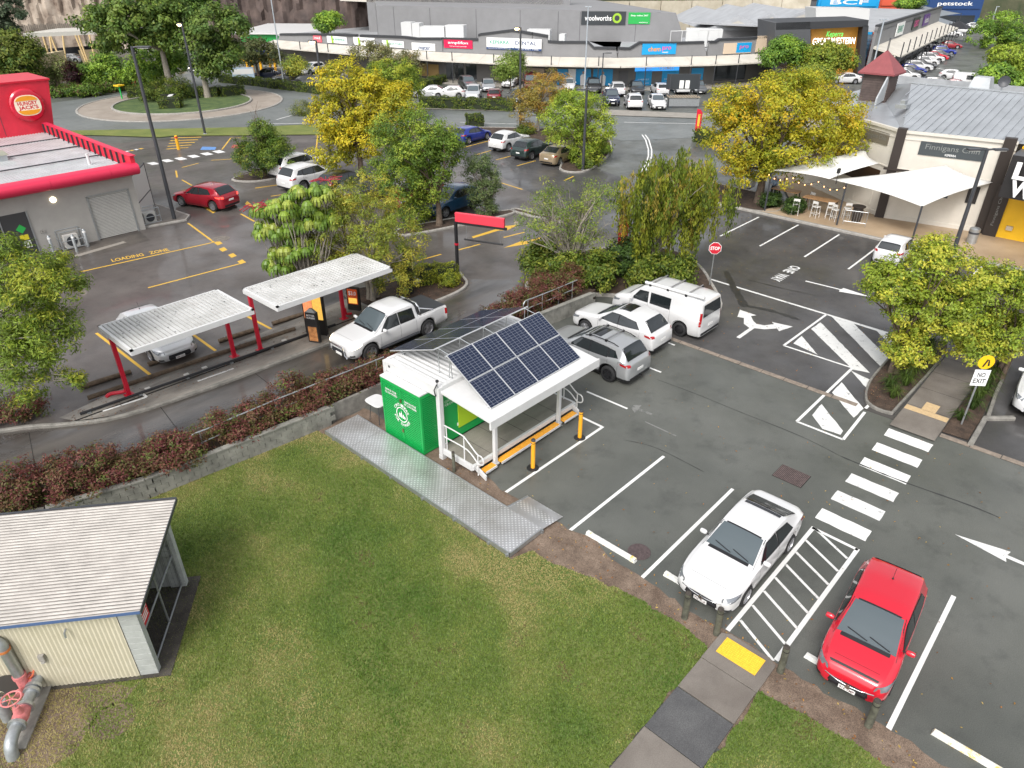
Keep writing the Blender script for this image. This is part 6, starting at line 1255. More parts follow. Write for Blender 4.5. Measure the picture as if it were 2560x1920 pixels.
hedge('clipped_hedge', [(8.9,12.6),(10.6,12.2),(11.4,11.3)], .9, .85, 'bright yellow-green clipped hedge at the drive-through entrance', [(0.24,0.27,0.02),(0.16,0.20,0.018),(0.32,0.32,0.03),(0.08,0.11,0.014)], size=.075, dens=620, z0=.1, rough=.09)
bush('clipped_shrub', 10.7, 10.95, 'small bright yellow-green shrub at the tip of the drive-through island', [(0,0,.38,.62,.55,.42)], [(0.24,0.27,0.02),(0.16,0.20,0.018),(0.32,0.32,0.03),(0.08,0.11,0.014)], size=.075, clumps=90, per=40, rc=.2, z0=.1)

# ------------------------------------------------------------------ pub on the right
CRW = mat('cream_render', (0.60,0.565,0.50), 0.65, var=0.05, scale=1.2); DKB = mat('dark_brown_timber', (0.030,0.022,0.018), 0.55); PROOF = mat('grey_metal_roof', (0.38,0.40,0.42), 0.35, 0.35, var=0.12, scale=.7)
pub = thing('pub_building', (0,0,0), 'cream rendered pub with dark pilasters and grey standing-seam roof', 'building')
PC, PD, PE = (38.6,-1.75), (39.7,-8.0), (44.5,7.0)
def wallseg(name, A, B, z0, z1, th, m, off=0.0, parent=pub, s0=0.0, s1=None):
    l = math.hypot(B[0]-A[0], B[1]-A[1]); ex, ey = (B[0]-A[0])/l, (B[1]-A[1])/l; nx, ny = -ey, ex
    if nx*(CAMX-A[0])+ny*(CAMY-A[1]) > 0: nx, ny = -nx, -ny         # n points away from the viewer
    s1 = l if s1 is None else s1; o0, o1 = -off, th-off; g = lambda s, o: (A[0]+ex*s+nx*o, A[1]+ey*s+ny*o)
    q = [g(s0,o0), g(s1,o0), g(s1,o1), g(s0,o1)]
    if sum(q[i][0]*q[(i+1)%4][1]-q[(i+1)%4][0]*q[i][1] for i in range(4)) < 0: q = q[::-1]
    return MB().hexa([(*p, z0) for p in q]+[(*p, z1) for p in q]).build(name, m, parent)
def face(A, B, s, z, off=.05):          # matrix of a board on that wall, x along A->B as the viewer reads it
    l = math.hypot(B[0]-A[0], B[1]-A[1]); ex, ey = (B[0]-A[0])/l, (B[1]-A[1])/l; nx, ny = ey, -ex
    if nx*(CAMX-A[0])+ny*(CAMY-A[1]) < 0: nx, ny = -nx, -ny
    p = (A[0]+ex*s+nx*off, A[1]+ey*s+ny*off, z); xx = Vector((0,0,1)).cross(Vector((nx,ny,0))) * 1.0
    return frame(p, xx, (0,0,1))
HT = 5.75
wallseg('wall', PC, PD, .13, HT, .3, CRW); wallseg('wall', PC, PE, .13, HT, .3, CRW)
LD = math.hypot(PD[0]-PC[0], PD[1]-PC[1]); LE = math.hypot(PE[0]-PC[0], PE[1]-PC[1])
for z0, z1, o in ((HT-.12,HT+.05,.12),(5.25,5.32,.05),(3.35,3.42,.05),(.13,.38,.06)):
    wallseg('moulding', PC, PD, z0, z1, .1, CRW, o); wallseg('moulding', PC, PE, z0, z1, .1, CRW, o)
for s0 in (.9,2.3,4.0,5.2): wallseg('raised_panel', PC, PD, .6, 1.7, .04, CRW, .03, s0=s0, s1=s0+.95)
for s0 in (1.2,3.0,4.8): wallseg('raised_panel', PC, PE, .6, 1.7, .04, CRW, .03, s0=s0, s1=s0+1.2)
wallseg('pilaster', PC, PD, .13, HT+.15, .5, DKB, .16, s0=-.28, s1=.28); wallseg('pilaster', PC, PD, .13, HT+.2, .5, DKB, .16, s0=LD-.75, s1=LD-.1)
wallseg('window_band', PC, PE, 1.9, 3.0, .06, mat('pub_window', (0.05,0.028,0.015), .2), .04, s0=1.0, s1=6.2); wallseg('window_band', PC, PD, 1.95, 2.9, .06, GLASS, .04, s0=.9, s1=2.4); wallseg('window_band', PC, PD, 1.95, 2.9, .06, GLASS, .04, s0=3.0, s1=3.6); wallseg('window_band', PC, PD, 1.85, 2.9, .06, mat('menu_black', (0,0,0)), .05, s0=4.6, s1=5.2)
SLATE = mat('slate_sign', (0.055,0.065,0.07), .4); SILV = mat('silver_letter', (0.26,0.27,0.26), .35, .4)
s0_, z0_ = PV(2298,372,PC,PD); s1_, z1_ = PV(2462,392,PC,PD)
zc_ = (PV(2298,372,PC,PD)[1]+PV(2462,392,PC,PD)[1])/2+.1; wallseg('name_board', PC, PD, zc_-.42, zc_+.42, .06, SLATE, .05, s0=s0_, s1=s1_)
text('Finnigans Chin', (s1_-s0_)*.82, .42, SILV, pub, 'lettering', face(PC, PD, (s0_+s1_)/2, zc_+.08, .06), bold=.0); text('KEPERRA', .62, .13, SIGNW, pub, 'lettering', face(PC, PD, (s0_+s1_)/2, zc_-.27, .06), bold=.01)
sa_, za_ = PV(2222,350,PC,PE); wallseg('name_board', PC, PE, za_-.38, za_+.38, .06, mat('bronze_sign', (0.16,0.14,0.11), .4), .05, s0=sa_, s1=sa_+2.6); text('Finnigans Chin', 2.2, .36, SILV, pub, 'lettering', face(PC, PE, sa_+1.3, za_, .06))
wallseg('sail_bracket', PC, PD, 3.3, 3.42, .2, DKB, .25, s0=-.5, s1=1.0)
# roof: two slopes with raised seams
RX0, RX1, RX2, RZ0, RZ1 = 40.0, 48.6, 56.0, HT-.1, 7.3
rf = MB(); rf.add([(39.2,-1.6,RZ0),(RX1,1.2,RZ1),(RX1,-30,RZ1),(42.5,-30,RZ0),(39.9,-8.0,RZ0)], [(0,4,3,2,1)]); rf.add([(RX1,1.2,RZ1),(RX2,6,RZ0+.3),(RX2,-30,RZ0+.3),(RX1,-30,RZ1)], [(0,3,2,1)]); rf.add([(39.2,-1.6,RZ0),(44.8,7.0,RZ0),(RX2,6,RZ0+.3),(RX1,1.2,RZ1)], [(0,3,2,1)]); rf.build('metal_roof', PROOF, pub)
sm = MB(); sm.box(0,1,-.022,.022,0,.06); smm = sm.mesh('roof_seam', PROOF)
for k in range(46):
    y = .6-k*.48; xe = 39.35+max(0, (-1.6-y))*.085 if y > -8 else 39.9+(-8-y)*.118
    if y > -1.6: xe = 39.2+(y+1.6)*3.0
    if xe > RX1-.4: continue
    f = (xe-39.2)/(RX1-39.2); o = link('roof_seam', smm, pub, (xe, y, RZ0+(RZ1-RZ0)*max(0, (xe-39.3)/(RX1-39.3))+.01)); dx = RX1-xe; dz = RZ1-o.location.z; o.scale = (math.hypot(dx, dz), 1, 1); o.rotation_euler = (0, -math.atan2(dz, dx), 0)
for k in range(46): y = .6-k*.48; o = link('roof_seam', smm, pub, (RX1, y, RZ1)); dx = RX2-RX1; dz = RZ0+.3-RZ1; o.scale = (math.hypot(dx, dz), 1, 1); o.rotation_euler = (0, -math.atan2(dz, dx), 0)
MB().box(RX1-.12,RX1+.12,-30,1.2,RZ1,RZ1+.07).build('ridge_cap', PROOF, pub); MB().box(RX2,RX2+.2,-30,6,RZ0,RZ0+1.2).build('parapet', mat('roof_parapet', (0.30,0.31,0.32), .6, var=.2, scale=1), pub)
wallseg('lower_wall', (RX2+.2,6), (RX2+.2,-30), 0, RZ0, .2, CRW)
for (x, y, w, h) in ((53,-2.5,.9,1.0),(52.5,-11,1.2,.8),(50.0,-4.5,.7,.5)): q = MB(); q.hexa([(x-w,y-w,RZ0+.3),(x+w,y-w,RZ0+.3),(x+w,y+w,RZ0+.3),(x-w,y+w,RZ0+.3),(x-w*.6,y-w*.6,RZ0+1+h),(x+w*.6,y-w*.6,RZ0+1+h),(x+w*.6,y+w*.6,RZ0+1+h),(x-w*.6,y+w*.6,RZ0+1+h)]); q.build('roof_unit', RROOF, pub)
q = MB(); q.box(42.3,43.3,-.6,.1,6.45,6.7); q.box(42.5,43.1,-.4,-.1,6.7,6.95); q.build('roof_fan', STEEL, pub)
for (x, y, c) in ((52.8,-3.9,DGREY),(54.6,-6.2,mat('rust_dish', (0.16,0.07,0.045), .7))):
    q = MB(); q.lathe([(.02,0),(.25,.03),(.45,.10),(.58,.18),(.57,.19),(.44,.12),(.02,.03)], 18); o = q.build('satellite_dish', c, pub, smooth=True); o.matrix_local = frame((x,y,7.45), (.3,-1,0), (.2,.1,1)); o.scale = (.7,.7,.7); q = MB(); q.tube([(x,y,6.5),(x,y,7.4)], .04, 6); q.build('dish_mast', STEEL, pub)
# timber tower with red pyramid roof
tx, ty_ = 49.2, 3.6; z_e = HZ(tx-1, ty_, 182); z_a = HZ(tx, ty_, 124); BRN = mat('brown_weatherboard', (0.085,0.062,0.055), .8, var=.2, scale=2)
tw = thing('roof_tower', (tx, ty_, 0), 'brown weatherboard tower with red pyramid roof above the pub', 'tower')
n_b = 14
for k in range(n_b): z0 = 5.4+(z_e-5.4)*k/n_b; z1 = 5.4+(z_e-5.4)*(k+1)/n_b; q = MB(); q.hexa([(-.98,-.98,z0),(.98,-.98,z0),(.98,.98,z0),(-.98,.98,z0),(-.94,-.94,z1),(.94,-.94,z1),(.94,.94,z1),(-.94,.94,z1)]); q.build('weatherboard', BRN, tw)
MB().box(-.9,.9,-.9,.9,0,5.4).build('shaft', BRN, tw); q = MB(); e_ = 1.32; q.add([(-e_,-e_,z_e),(e_,-e_,z_e),(e_,e_,z_e),(-e_,e_,z_e),(0,0,z_a),(-e_,-e_,z_e-.12),(e_,-e_,z_e-.12),(e_,e_,z_e-.12),(-e_,e_,z_e-.12)], [(0,1,4),(1,2,4),(2,3,4),(3,0,4),(0,5,6,1),(1,6,7,2),(2,7,8,3),(3,8,5,0),(5,8,7,6)]); q.build('pyramid_roof', mat('tower_red_roof', (0.23,0.055,0.06), .6, var=.1, scale=2), tw)
for dx in (-.1,.12): q = MB(); q.tube([(dx,0,z_a-.1),(dx,0,z_a+.8)], .025, 6); q.build('finial', DGREY, tw)
fl = MB(); fl.hexa([(-2.6,-.9,5.8),(-.9,-.9,6.0),(-.9,-.8,6.0),(-2.6,-.8,5.8),(-2.6,-.9,6.3),(-.9,-.9,8.0),(-.9,-.8,8.0),(-2.6,-.8,6.3)]); fl.build('flashing', RROOF, tw)
# yellow bottle-shop front with black sign box
ys_ = thing('bottle_shop', (39.4,-8.2,0), 'yellow shopfront with a big black lettered sign box beside the pub', 'shop')
YW = mat('yellow_wall', (0.80,0.46,0.01), .5, var=.05, scale=1); MB().box(0,.4,-14,-.1,.13,5.6).build('wall', YW, ys_); MB().box(-.12,0,-.35,.4,.13,3.3).build('pilaster', DKB, ys_); text('Finnigans Chin', 2.0, .20, SILV, ys_, 'lettering', frame((-.125,.02,1.8), (0,0,1), (0,1,0)))
sg2 = MB(); zb_ = 3.15; sg2.hexa([(-2.9,-9,zb_),(-2.5,-.1,zb_),(-.05,-.1,zb_),(-.05,-9,zb_),(-2.7,-9,5.5),(-2.3,-.1,5.5),(-.05,-.1,5.5),(-.05,-9,5.5)]); sg2.build('sign_box', mat('sign_black', (0.018,0.016,0.016), .35), ys_)
for s_, u_, v_ in (('L',2556,428),('W',2556,474)):
    _p = PVxy(u_, v_, (36.72,-8.3), (36.35,-17.2)); text(s_, .75 if s_ == 'L' else 1.25, .95, SIGNW, ys_, 'lettering', frame((_p[0]-39.4-.12,_p[1]+8.2,_p[2]), (-.045,-1,0), (.085,0,1)), bold=.04)
MB().box(-.10,0,-4.2,-2.0,.2,1.5).build('mesh_gate', mat('yellow_gate', (0.78,0.42,0.01), .5), ys_); 
for k in range(16): q = MB(); y0 = -2.05-k*.13; q.tube([(-.115,y0,.25),(-.115,y0-.0,1.45)], .012, 4); q.build('gate_bar', DKB, ys_)
for k in range(8): q = MB(); z0 = .3+k*.15; q.tube([(-.118,-2.05,z0),(-.118,-4.15,z0)], .012, 4); q.build('gate_bar', DKB, ys_)
MB().box(-.18,-.04,-1.1,-.75,.7,.95).build('meter_box', mat('beige_box', (0.5,0.42,0.3), .6), ys_)
# shade sails
SAIL = mat('sail_fabric', (0.64,0.635,0.61), .8, var=.05, scale=1.5)
def sail(name, c, label, sag=.25, posts=()):
    r = thing(name, (c[0][0], c[0][1], 0), label, 'shade sail'); ox, oy = c[0][:2]; n = 10; V = []
    for j in range(n+1):
        for i in range(n+1):
            u, v = i/n, j/n; p = (1-u)*(1-v)*np.array(c[0])+u*(1-v)*np.array(c[1])+u*v*np.array(c[2])+(1-u)*v*np.array(c[3]); mid = np.mean(np.array(c), 0)
            k = (1-4*(u-.5)**2)*0+.10*((1-4*(u-.5)**2)*(abs(2*v-1)**2)+(1-4*(v-.5)**2)*(abs(2*u-1)**2)); p = p+(mid-p)*k; V.append((p[0]-ox, p[1]-oy, p[2]))
    F_ = [(j*(n+1)+i, j*(n+1)+i+1, (j+1)*(n+1)+i+1, (j+1)*(n+1)+i) for j in range(n) for i in range(n)]; m = MB(); m.add(V, F_); o = m.build('fabric', SAIL, r, smooth=True); sd_ = o.modifiers.new('thick', 'SOLIDIFY'); sd_.thickness = .012
    for (px, py, pz) in posts: q = MB(); q.tube([(px-ox,py-oy,.1),(px-ox,py-oy,pz+.1)], .06, 10); q.build('post', DGREY, r)
    return r
ex_, ey_ = P(2305,517,2.25); zA = HZ(34.9,-.3,462)
_c = PVxy(2365,412,PC,PD); _d = PVxy(2486,455,PC,PD); _a = P(2078,449,zA)
sail('shade_sail', [(*_a,zA),(_c[0]-.1,_c[1],_c[2]),(_d[0]-.1,_d[1],_d[2]),(ex_,ey_,2.25)], 'large white shade sail stretched over the pub forecourt, right one', posts=((34.9,-.3,zA),(ex_,ey_,2.2)))
_b = PVxy(2203,408,PC,PD); _t = PVxy(2165,372,PC,PE)
sail('shade_sail', [(_a[0]-.05,_a[1]+.1,zA+.02),(34.6,4.6,2.9),(_t[0]-.1,_t[1],_t[2]),(_b[0]-.15,_b[1]+.1,_b[2])], 'white shade sail left of the dark pilaster, partly behind the yellow tree', posts=((34.6,4.6,2.8),))
fl_ = thing('floodlight', (34.6,.25,0), 'small black floodlight on a stem above the sail corner', 'floodlight'); q = MB(); q.tube([(0,0,zA),(0,0,zA+.75)], .025, 6); q.build('stem', BLACK, fl_); MB().box(-.14,.14,-.07,.07,zA+.7,zA+.98).build('lamp_head', BLACK, fl_)
BULB = mat('festoon_bulb', (1,.6,.3), .4, emit=(1.0,.42,.12), estr=5.0)
fs = thing('festoon_lights', (34.7,5.0,0), 'string of small warm bulbs hanging below the sail edge', 'string lights'); q = MB(); pts = [(0,-5.4*t,2.75-.35*math.sin(math.pi*((t*3) % 1))) for t in np.linspace(0,1,31)]; q.tube(pts, .012, 5); q.build('cable', BLACK, fs)
for t in np.linspace(.04,.98,13): q = MB(); q.lathe([(.005,-.07),(.028,-.05),(.03,-.02),(.012,0)], 8, (0,-5.4*t,2.72-.35*math.sin(math.pi*((t*3) % 1)))); q.build('bulb', BULB, fs)
wb = thing('wall_lantern', (37.6,6.6,0), 'bright warm lantern glowing beside the yellow tree trunk', 'lantern'); q = MB(); q.lathe([(.02,0),(.15,.08),(.18,.2),(.12,.32),(.02,.36)], 12, (0,0,2.7)); q.build('globe', BULB, wb); q = MB(); q.tube([(0,0,.1),(0,0,2.7)], .04, 6); q.build('post', BLACK, wb)
STW = mat('white_stool', (0.62,0.61,0.58), .5)
def stool(x, y, rz, label):
    s = thing('bar_stool', (x,y,.13), label, 'bar stool', 'white bar stools at the pub tables', rz=rz); MB().box(-.2,.2,-.2,.2,.72,.76).build('seat', STW, s); MB().box(-.2,-.17,-.2,.2,.95,1.12).build('backrest', STW, s)
    for sx in (-.18,.18):
        for sy in (-.18,.18): q = MB(); q.tube([(sx*1.15,sy*1.15,0),(sx,sy,.74 if sx > 0 else 1.1)], .018, 6); q.build('leg', STW, s)
    for z in (.28,): q = MB(); q.tube([(-.2,-.2,z),(.2,-.2,z),(.2,.2,z),(-.2,.2,z),(-.2,-.2,z)], .014, 5); q.build('footrest', STW, s)
for x, y, rz, lb in ((35.2,2.7,.3,'white bar stool nearest the garden bed'),(35.5,1.45,-.2,'white bar stool left of the sail post at the long table'),(36.0,.7,.4,'white bar stool in the middle group by the sail post'),(35.7,.2,-.3,'white bar stool just right of the sail post base'),(36.6,-.2,.6,'white bar stool beside the round barrel table'),(37.2,2.6,2.8,'white bar stool on the wall side of the long table')): stool(x, y, rz, lb)
WOODT = mat('timber_tabletop', (0.30,0.17,0.08), .5, var=.2, scale=5)
def htable(x, y, w, d, label, rz=0.0):
    t = thing('high_table', (x,y,.13), label, 'table', 'timber bar tables on the pub forecourt', rz=rz); MB().box(-w/2,w/2,-d/2,d/2,1.0,1.06).build('table_top', WOODT, t)
    for sx in (-w/2+.1,w/2-.1):
        for sy in (-d/2+.08,d/2-.08): MB().box(sx-.03,sx+.03,sy-.03,sy+.03,0,1.0).build('leg', DKB, t)
htable(36.4,1.6,.8,2.2,'long timber high table with white stools beside the sail post'); htable(37.0,4.3,.8,1.9,'timber high table deeper under the sail by the yellow tree'); 
bt_ = thing('barrel_table', (36.6,-.9,.13), 'dark round barrel table by the metal barrier', 'table'); q = MB(); q.lathe([(.28,0),(.34,.4),(.32,.8),(.30,.95),(.42,.96),(.42,1.02)], 18); q.build('barrel', DKB, bt_)
bar_ = thing('metal_barrier', (35.1,-.6,.13), 'galvanised crowd barrier beside the sail post', 'barrier')
for pts in ([(0,0,.1),(0,0,1.05)],[(.35,-1.3,.1),(.35,-1.3,1.05)],[(0,0,1.02),(.35,-1.3,1.02)],[(0,0,.3),(.35,-1.3,.3)]): q = MB(); q.tube(pts, .02, 6); q.build('barrier_tube', STEEL, bar_)
for k in range(1, 9): q = MB(); q.tube([(.35*k/9,-1.3*k/9,.3),(.35*k/9,-1.3*k/9,1.02)], .008, 5); q.build('barrier_rod', STEEL, bar_)
for x, y, lb in ((39.5,9.2,'white round planter pot nearer the road behind the yellow tree'),(39.2,8.2,'white round planter pot nearer the tables behind the yellow tree')):
    p_ = thing('planter_pot', (x,y,.1), lb, 'planter'); q = MB(); q.lathe([(.25,0),(.5,.2),(.58,.5),(.5,.85),(.44,.9),(.40,.8)], 20); q.build('pot', WHITE, p_, smooth=True, sharp=60); V = leaf_faces(RNG.normal(0,.3,(300,3))+[0,0,1.2], rnd_dirs(300), .25, .3); link('leaves', quads_mesh('leaves', V, hsv_jit(G_DK[1], 300), LEAF), p_)['kind'] = 'stuff'
bn = thing('litter_bin', P(2425,612)+(.13,), 'round steel litter bin on the tan footpath behind the tree', 'bin'); q = MB(); q.lathe([(.28,0),(.30,.9),(.24,.95),(.1,.98)], 18); q.build('drum', STEEL, bn, smooth=True, sharp=40); q = MB(); q.lathe([(.302,.6),(.302,.72)], 18); q.build('band', DGREY, bn)
# ------------------------------------------------------------------ people (one continuous skinned body each)
SKIN = mat('skin', (0.45,0.27,0.19), .6); 
def person(x, y, z, rz, joints, edges, radii, label, shirt, trousers, hair, name='person'):
    me = bpy.data.meshes.new('body'); me.from_pydata(joints, edges, []); o = bpy.data.objects.new('body', me); COL.objects.link(o)
    me.skin_vertices if hasattr(me, 'skin_vertices') else None
    sk = o.modifiers.new('skin', 'SKIN'); ss = o.modifiers.new('sub', 'SUBSURF'); ss.levels = ss.render_levels = 1
    lay = me.skin_vertices[0].data
    for i, r in enumerate(radii): lay[i].radius = (r, r); lay[i].use_root = (i == 0)
    dg = bpy.context.evaluated_depsgraph_get(); dg.update(); m2 = bpy.data.meshes.new_from_object(o.evaluated_get(dg)); bpy.data.objects.remove(o)
    m2.materials.clear()
    for m in (shirt, trousers, SKIN, hair): m2.materials.append(m)
    hip = joints[0][2]; head = joints[3]
    for p in m2.polygons:
        c = p.center; d = min(range(len(joints)), key=lambda i: (c-Vector(joints[i])).length)
        p.material_index = {0:1,1:0,2:2,3:2}.get(d, None) if d in (0,1,2,3) else (PART_M[d])
        if d == 3 and (c.z > head[2]+.03 or c.x < head[0]-.05): p.material_index = 3
        p.use_smooth = True
    r = thing(name, (x,y,z), label, 'person', rz=rz); b = link('body', m2, r); return r
PART_M = {4:0,5:0,6:2,7:0,8:0,9:2,10:1,11:1,12:1,13:1,14:1,15:1,16:3,17:3}
EDG = [(0,1),(1,2),(2,3),(1,4),(4,5),(5,6),(1,7),(7,8),(8,9),(0,10),(10,11),(11,12),(0,13),(13,14),(14,15),(12,16),(15,17)]
RAD = [.15,.16,.055,.10,.07,.05,.035,.07,.05,.035,.10,.07,.05,.10,.07,.05,.04,.04]
SIT = [(0,0,.62),(.05,0,1.08),(.06,0,1.25),(.08,0,1.42),(.04,.2,1.10),(.12,.26,.85),(.34,.18,.86),(.04,-.2,1.10),(.12,-.26,.85),(.34,-.18,.86),(.08,.11,.60),(.44,.12,.60),(.40,.12,.12),(.08,-.11,.60),(.44,-.12,.60),(.40,-.12,.12),(.54,.12,.06),(.54,-.12,.06)]
WALK = [(0,0,.93),(.02,0,1.32),(.03,0,1.50),(.05,0,1.66),(.0,.2,1.38),(-.12,.24,1.12),(-.02,.24,.88),(.0,-.2,1.38),(.10,-.24,1.12),(.30,-.22,.96),(0,.10,.88),(.14,.10,.48),(.02,.10,.08),(0,-.10,.88),(.12,-.10,.48),(.34,-.10,.10),(.16,.10,.04),(.46,-.10,.06)]
person(37.9,5.6,.33,R(200),SIT,EDG,RAD,'seated person in a pale blue shirt under the yellow tree', mat('pale_blue_shirt', (0.32,0.42,0.58), .8), mat('dark_trousers', (0.03,0.03,0.04), .8), mat('fair_hair', (0.35,0.22,0.10), .8))
person(38.0,4.9,.33,R(150),SIT,EDG,RAD,'seated person in a white top at the pub table', mat('white_top', (0.55,0.54,0.52), .8), mat('dark_trousers', (0,0,0)), mat('brown_hair', (0.06,0.035,0.02), .8))
px_, py_ = P(577,172); person(px_,py_,0,R(100),WALK,EDG,RAD,'pedestrian in dark top and pale shoes crossing by the roundabout', mat('black_top', (0.02,0.02,0.022), .8), mat('grey_shorts', (0.10,0.10,0.11), .8), mat('brown_hair', (0,0,0)))

# ------------------------------------------------------------------ shopping centre behind
MALL = mat('mall_grey_wall', (0.215,0.215,0.22), .7, var=.06, scale=.6); MALLD = mat('mall_dark_grey', (0.085,0.088,0.095), .6, var=.08, scale=.5); COPE = mat('mall_coping', (0.035,0.037,0.042), .6); AWN = mat('mall_awning', (0.54,0.505,0.44), .65, var=.10, scale=.5); MROOF = mat('mall_roof', (0.38,0.39,0.405), .5, .2, var=.12, scale=.4)
mall = thing('shopping_centre', (0,0,0), 'long grey shopping centre with stepped parapet, pale awning and coloured signs', 'building')
FQ = [P(700,160), P(900,181), P(1110,200), P(1330,213), P(1540,218), P(1760,212), P(1925,202)]
FU = [700, 900, 1110, 1330, 1540, 1760, 1925]
def seg(u):
    for i in range(len(FU)-1):
        if u <= FU[i+1] or i == len(FU)-2: return FQ[i], FQ[i+1]
def fz(u, v): A, B = seg(u); return PV(u, v, A, B)[1]
# parapet profile: (u, v) of the coping line along the front
prof = [(775,86),(895,89),(1010,93),(1040,97),(1105,97),(1196,99),(1196,88),(1202,86),(1280,76),(1370,91),(1370,104),(1400,106),(1470,106),(1485,120),(1575,122),(1600,107),(1690,108),(1790,105),(1800,99),(1860,97),(1925,92)]
for i in range(len(FQ)-1):
    A, B = FQ[i], FQ[i+1]; pts = [(0, None)]; l = math.hypot(B[0]-A[0], B[1]-A[1])
    us = [FU[i]]+[p[0] for p in prof if FU[i] < p[0] < FU[i+1]]+[FU[i+1]]
    def vat(u):
        if u <= prof[0][0]: return prof[0][1]
        for (a, va), (b, vb) in zip(prof[:-1], prof[1:]):
            if a <= u <= b: return va+(vb-va)*(u-a)/max(b-a, 1e-6)
        return prof[-1][1]
    poly = []
    for (u, v) in [(FU[i], vat(FU[i]+.01))]+[p for p in prof if FU[i] < p[0] < FU[i+1]]+[(FU[i+1], vat(FU[i+1]-.01))]:
        s_, z_ = PV(u, v, A, B); poly.append((min(max(s_, 0), l), z_))
    ex, ey = (B[0]-A[0])/l, (B[1]-A[1])/l; nx, ny = -ey, ex
    if nx*(CAMX-A[0])+ny*(CAMY-A[1]) > 0: nx, ny = -nx, -ny
    q = MB(); n = len(poly); lo = 3.3
    fr = [(A[0]+ex*s, A[1]+ey*s, z) for s, z in poly]+[(B[0],B[1],lo),(A[0],A[1],lo)]; bk_ = [(p[0]+nx*.4, p[1]+ny*.4, p[2]) for p in fr]; k = len(fr)
    q.add(fr+bk_, [tuple(range(k)), tuple(range(k, 2*k))[::-1]]+[(j, (j+1) % k, k+(j+1) % k, k+j) for j in range(k)]); q.build('parapet_wall', MALL, mall)
    q = MB(); w = MB()
    for (s0, z0), (s1, z1) in zip(poly[:-1], poly[1:]):
        a = (A[0]+ex*s0, A[1]+ey*s0); b = (A[0]+ex*s1, A[1]+ey*s1); t = .16
        if abs(s1-s0) < .05: continue
        q.hexa([(a[0]-nx*.12,a[1]-ny*.12,z0-.14),(b[0]-nx*.12,b[1]-ny*.12,z1-.14),(b[0]+nx*.5,b[1]+ny*.5,z1-.14),(a[0]+nx*.5,a[1]+ny*.5,z0-.14),(a[0]-nx*.12,a[1]-ny*.12,z0+t),(b[0]-nx*.12,b[1]-ny*.12,z1+t),(b[0]+nx*.5,b[1]+ny*.5,z1+t),(a[0]+nx*.5,a[1]+ny*.5,z0+t)])
    q.build('coping', COPE, mall)
    # awning and shopfront set back below it
    for k2 in range(max(1, int(l/3.2))):
        n3 = max(1, int(l/3.2)); s0, s1 = l*k2/n3-(.5 if k2 == 0 else 0), l*(k2+1)/n3-.03+(.5 if k2 == n3-1 else 0)
        g = lambda s, o: (A[0]+ex*s+nx*o, A[1]+ey*s+ny*o); q = MB(); a0, a1, b0, b1 = g(s0,-.1), g(s1,-.1), g(s0,-3.2), g(s1,-3.2)
        q.hexa([(*b0,2.85),(*b1,2.85),(*a1,3.5),(*a0,3.5),(*b0,3.02),(*b1,3.02),(*a1,3.75),(*a0,3.75)]); q.build('awning_sheet', AWN, mall)
    for k2 in range(int(l/6.4)+1):
        s0 = min(l-.1, 3.0+k2*6.4); p = (A[0]+ex*s0-nx*3.1, A[1]+ey*s0-ny*3.1); q = MB(); q.tube([(*p,0),(*p,4.2)], .07, 6); q.build('awning_post', COPE, mall)
    q = MB(); c = [(A[0],A[1]),(B[0],B[1]),(B[0]+nx*.3,B[1]+ny*.3),(A[0]+nx*.3,A[1]+ny*.3)]; q.prism(c, 0, 3.4); q.build('shopfront_wall', mat('shopfront_grey', (0.13,0.125,0.12), .6), mall)
    q = MB(); g2 = [(A[0]-nx*3.6,A[1]-ny*3.6),(B[0]-nx*3.6,B[1]-ny*3.6),(B[0],B[1]),(A[0],A[1])]; q.prism(g2, 0, .12); q.build('shopfront_footpath', mat('pale_footpath', (0,0,0)), mall)
    # flat roof behind the parapet
    q = MB(); q.prism([(A[0]+nx*.4,A[1]+ny*.4),(B[0]+nx*.4,B[1]+ny*.4),(B[0]+nx*45,B[1]+ny*45),(A[0]+nx*45,A[1]+ny*45)], 4.3, 4.5); q.build('flat_roof', MROOF, mall)
def board(u0, v0, u1, v1, m, name='sign_board', off=.12, th=.1, parent=mall, plane=None):
    """sign between two photo corners on the shop front; returns (matrix, w, h)"""
    A, B = plane or seg((u0+u1)/2); s0, z0 = PV(u0, v0, A, B); s1, z1 = PV(u1, v1, A, B); w, h = abs(s1-s0), abs(z0-z1)
    mt = face(A, B, (s0+s1)/2, (z0+z1)/2, off); q = MB(); q.box(-w/2,w/2,-h/2,h/2,-th,0); o = q.build(name, m, parent); o.matrix_local = mt; return o, w, h
def sgn(u0, v0, u1, v1, m, lines, plane=None, off=.12):
    o, w, h = board(u0, v0, u1, v1, m, plane=plane, off=off)
    for (s, x, y, tw, th, tm) in lines: text(s, tw*w, th*h, tm, o, 'lettering', Matrix.Translation((x*w, y*h, .02)), bold=.015)
    return o
SBL = mat('sign_blue', (0.01,0.30,0.62), .4); SRD = mat('sign_crimson', (0.60,0.01,0.07), .4); SNV = mat('sign_navy', (0.015,0.05,0.16), .4); SGR = mat('sign_green', (0.02,0.36,0.07), .4); TEAL = mat('sign_teal_ink', (0.03,0.33,0.22), .5); ORI = mat('sign_orange_ink', (0.8,0.30,0.02), .5); PINKI = mat('sign_pink_ink', (0.7,0.08,0.3), .5); LIMEI = mat('sign_lime_ink', (0.3,0.5,0.03), .5); CHAR = mat('sign_charcoal', (0.035,0.04,0.045), .4); GREYI = mat('sign_grey_ink', (0.2,0.2,0.2), .5)
sgn(783,86,806,106,mat('sign_pink', (0.66,0.13,0.16), .5),[('mad',0,.1,.7,.35,SIGNW)])
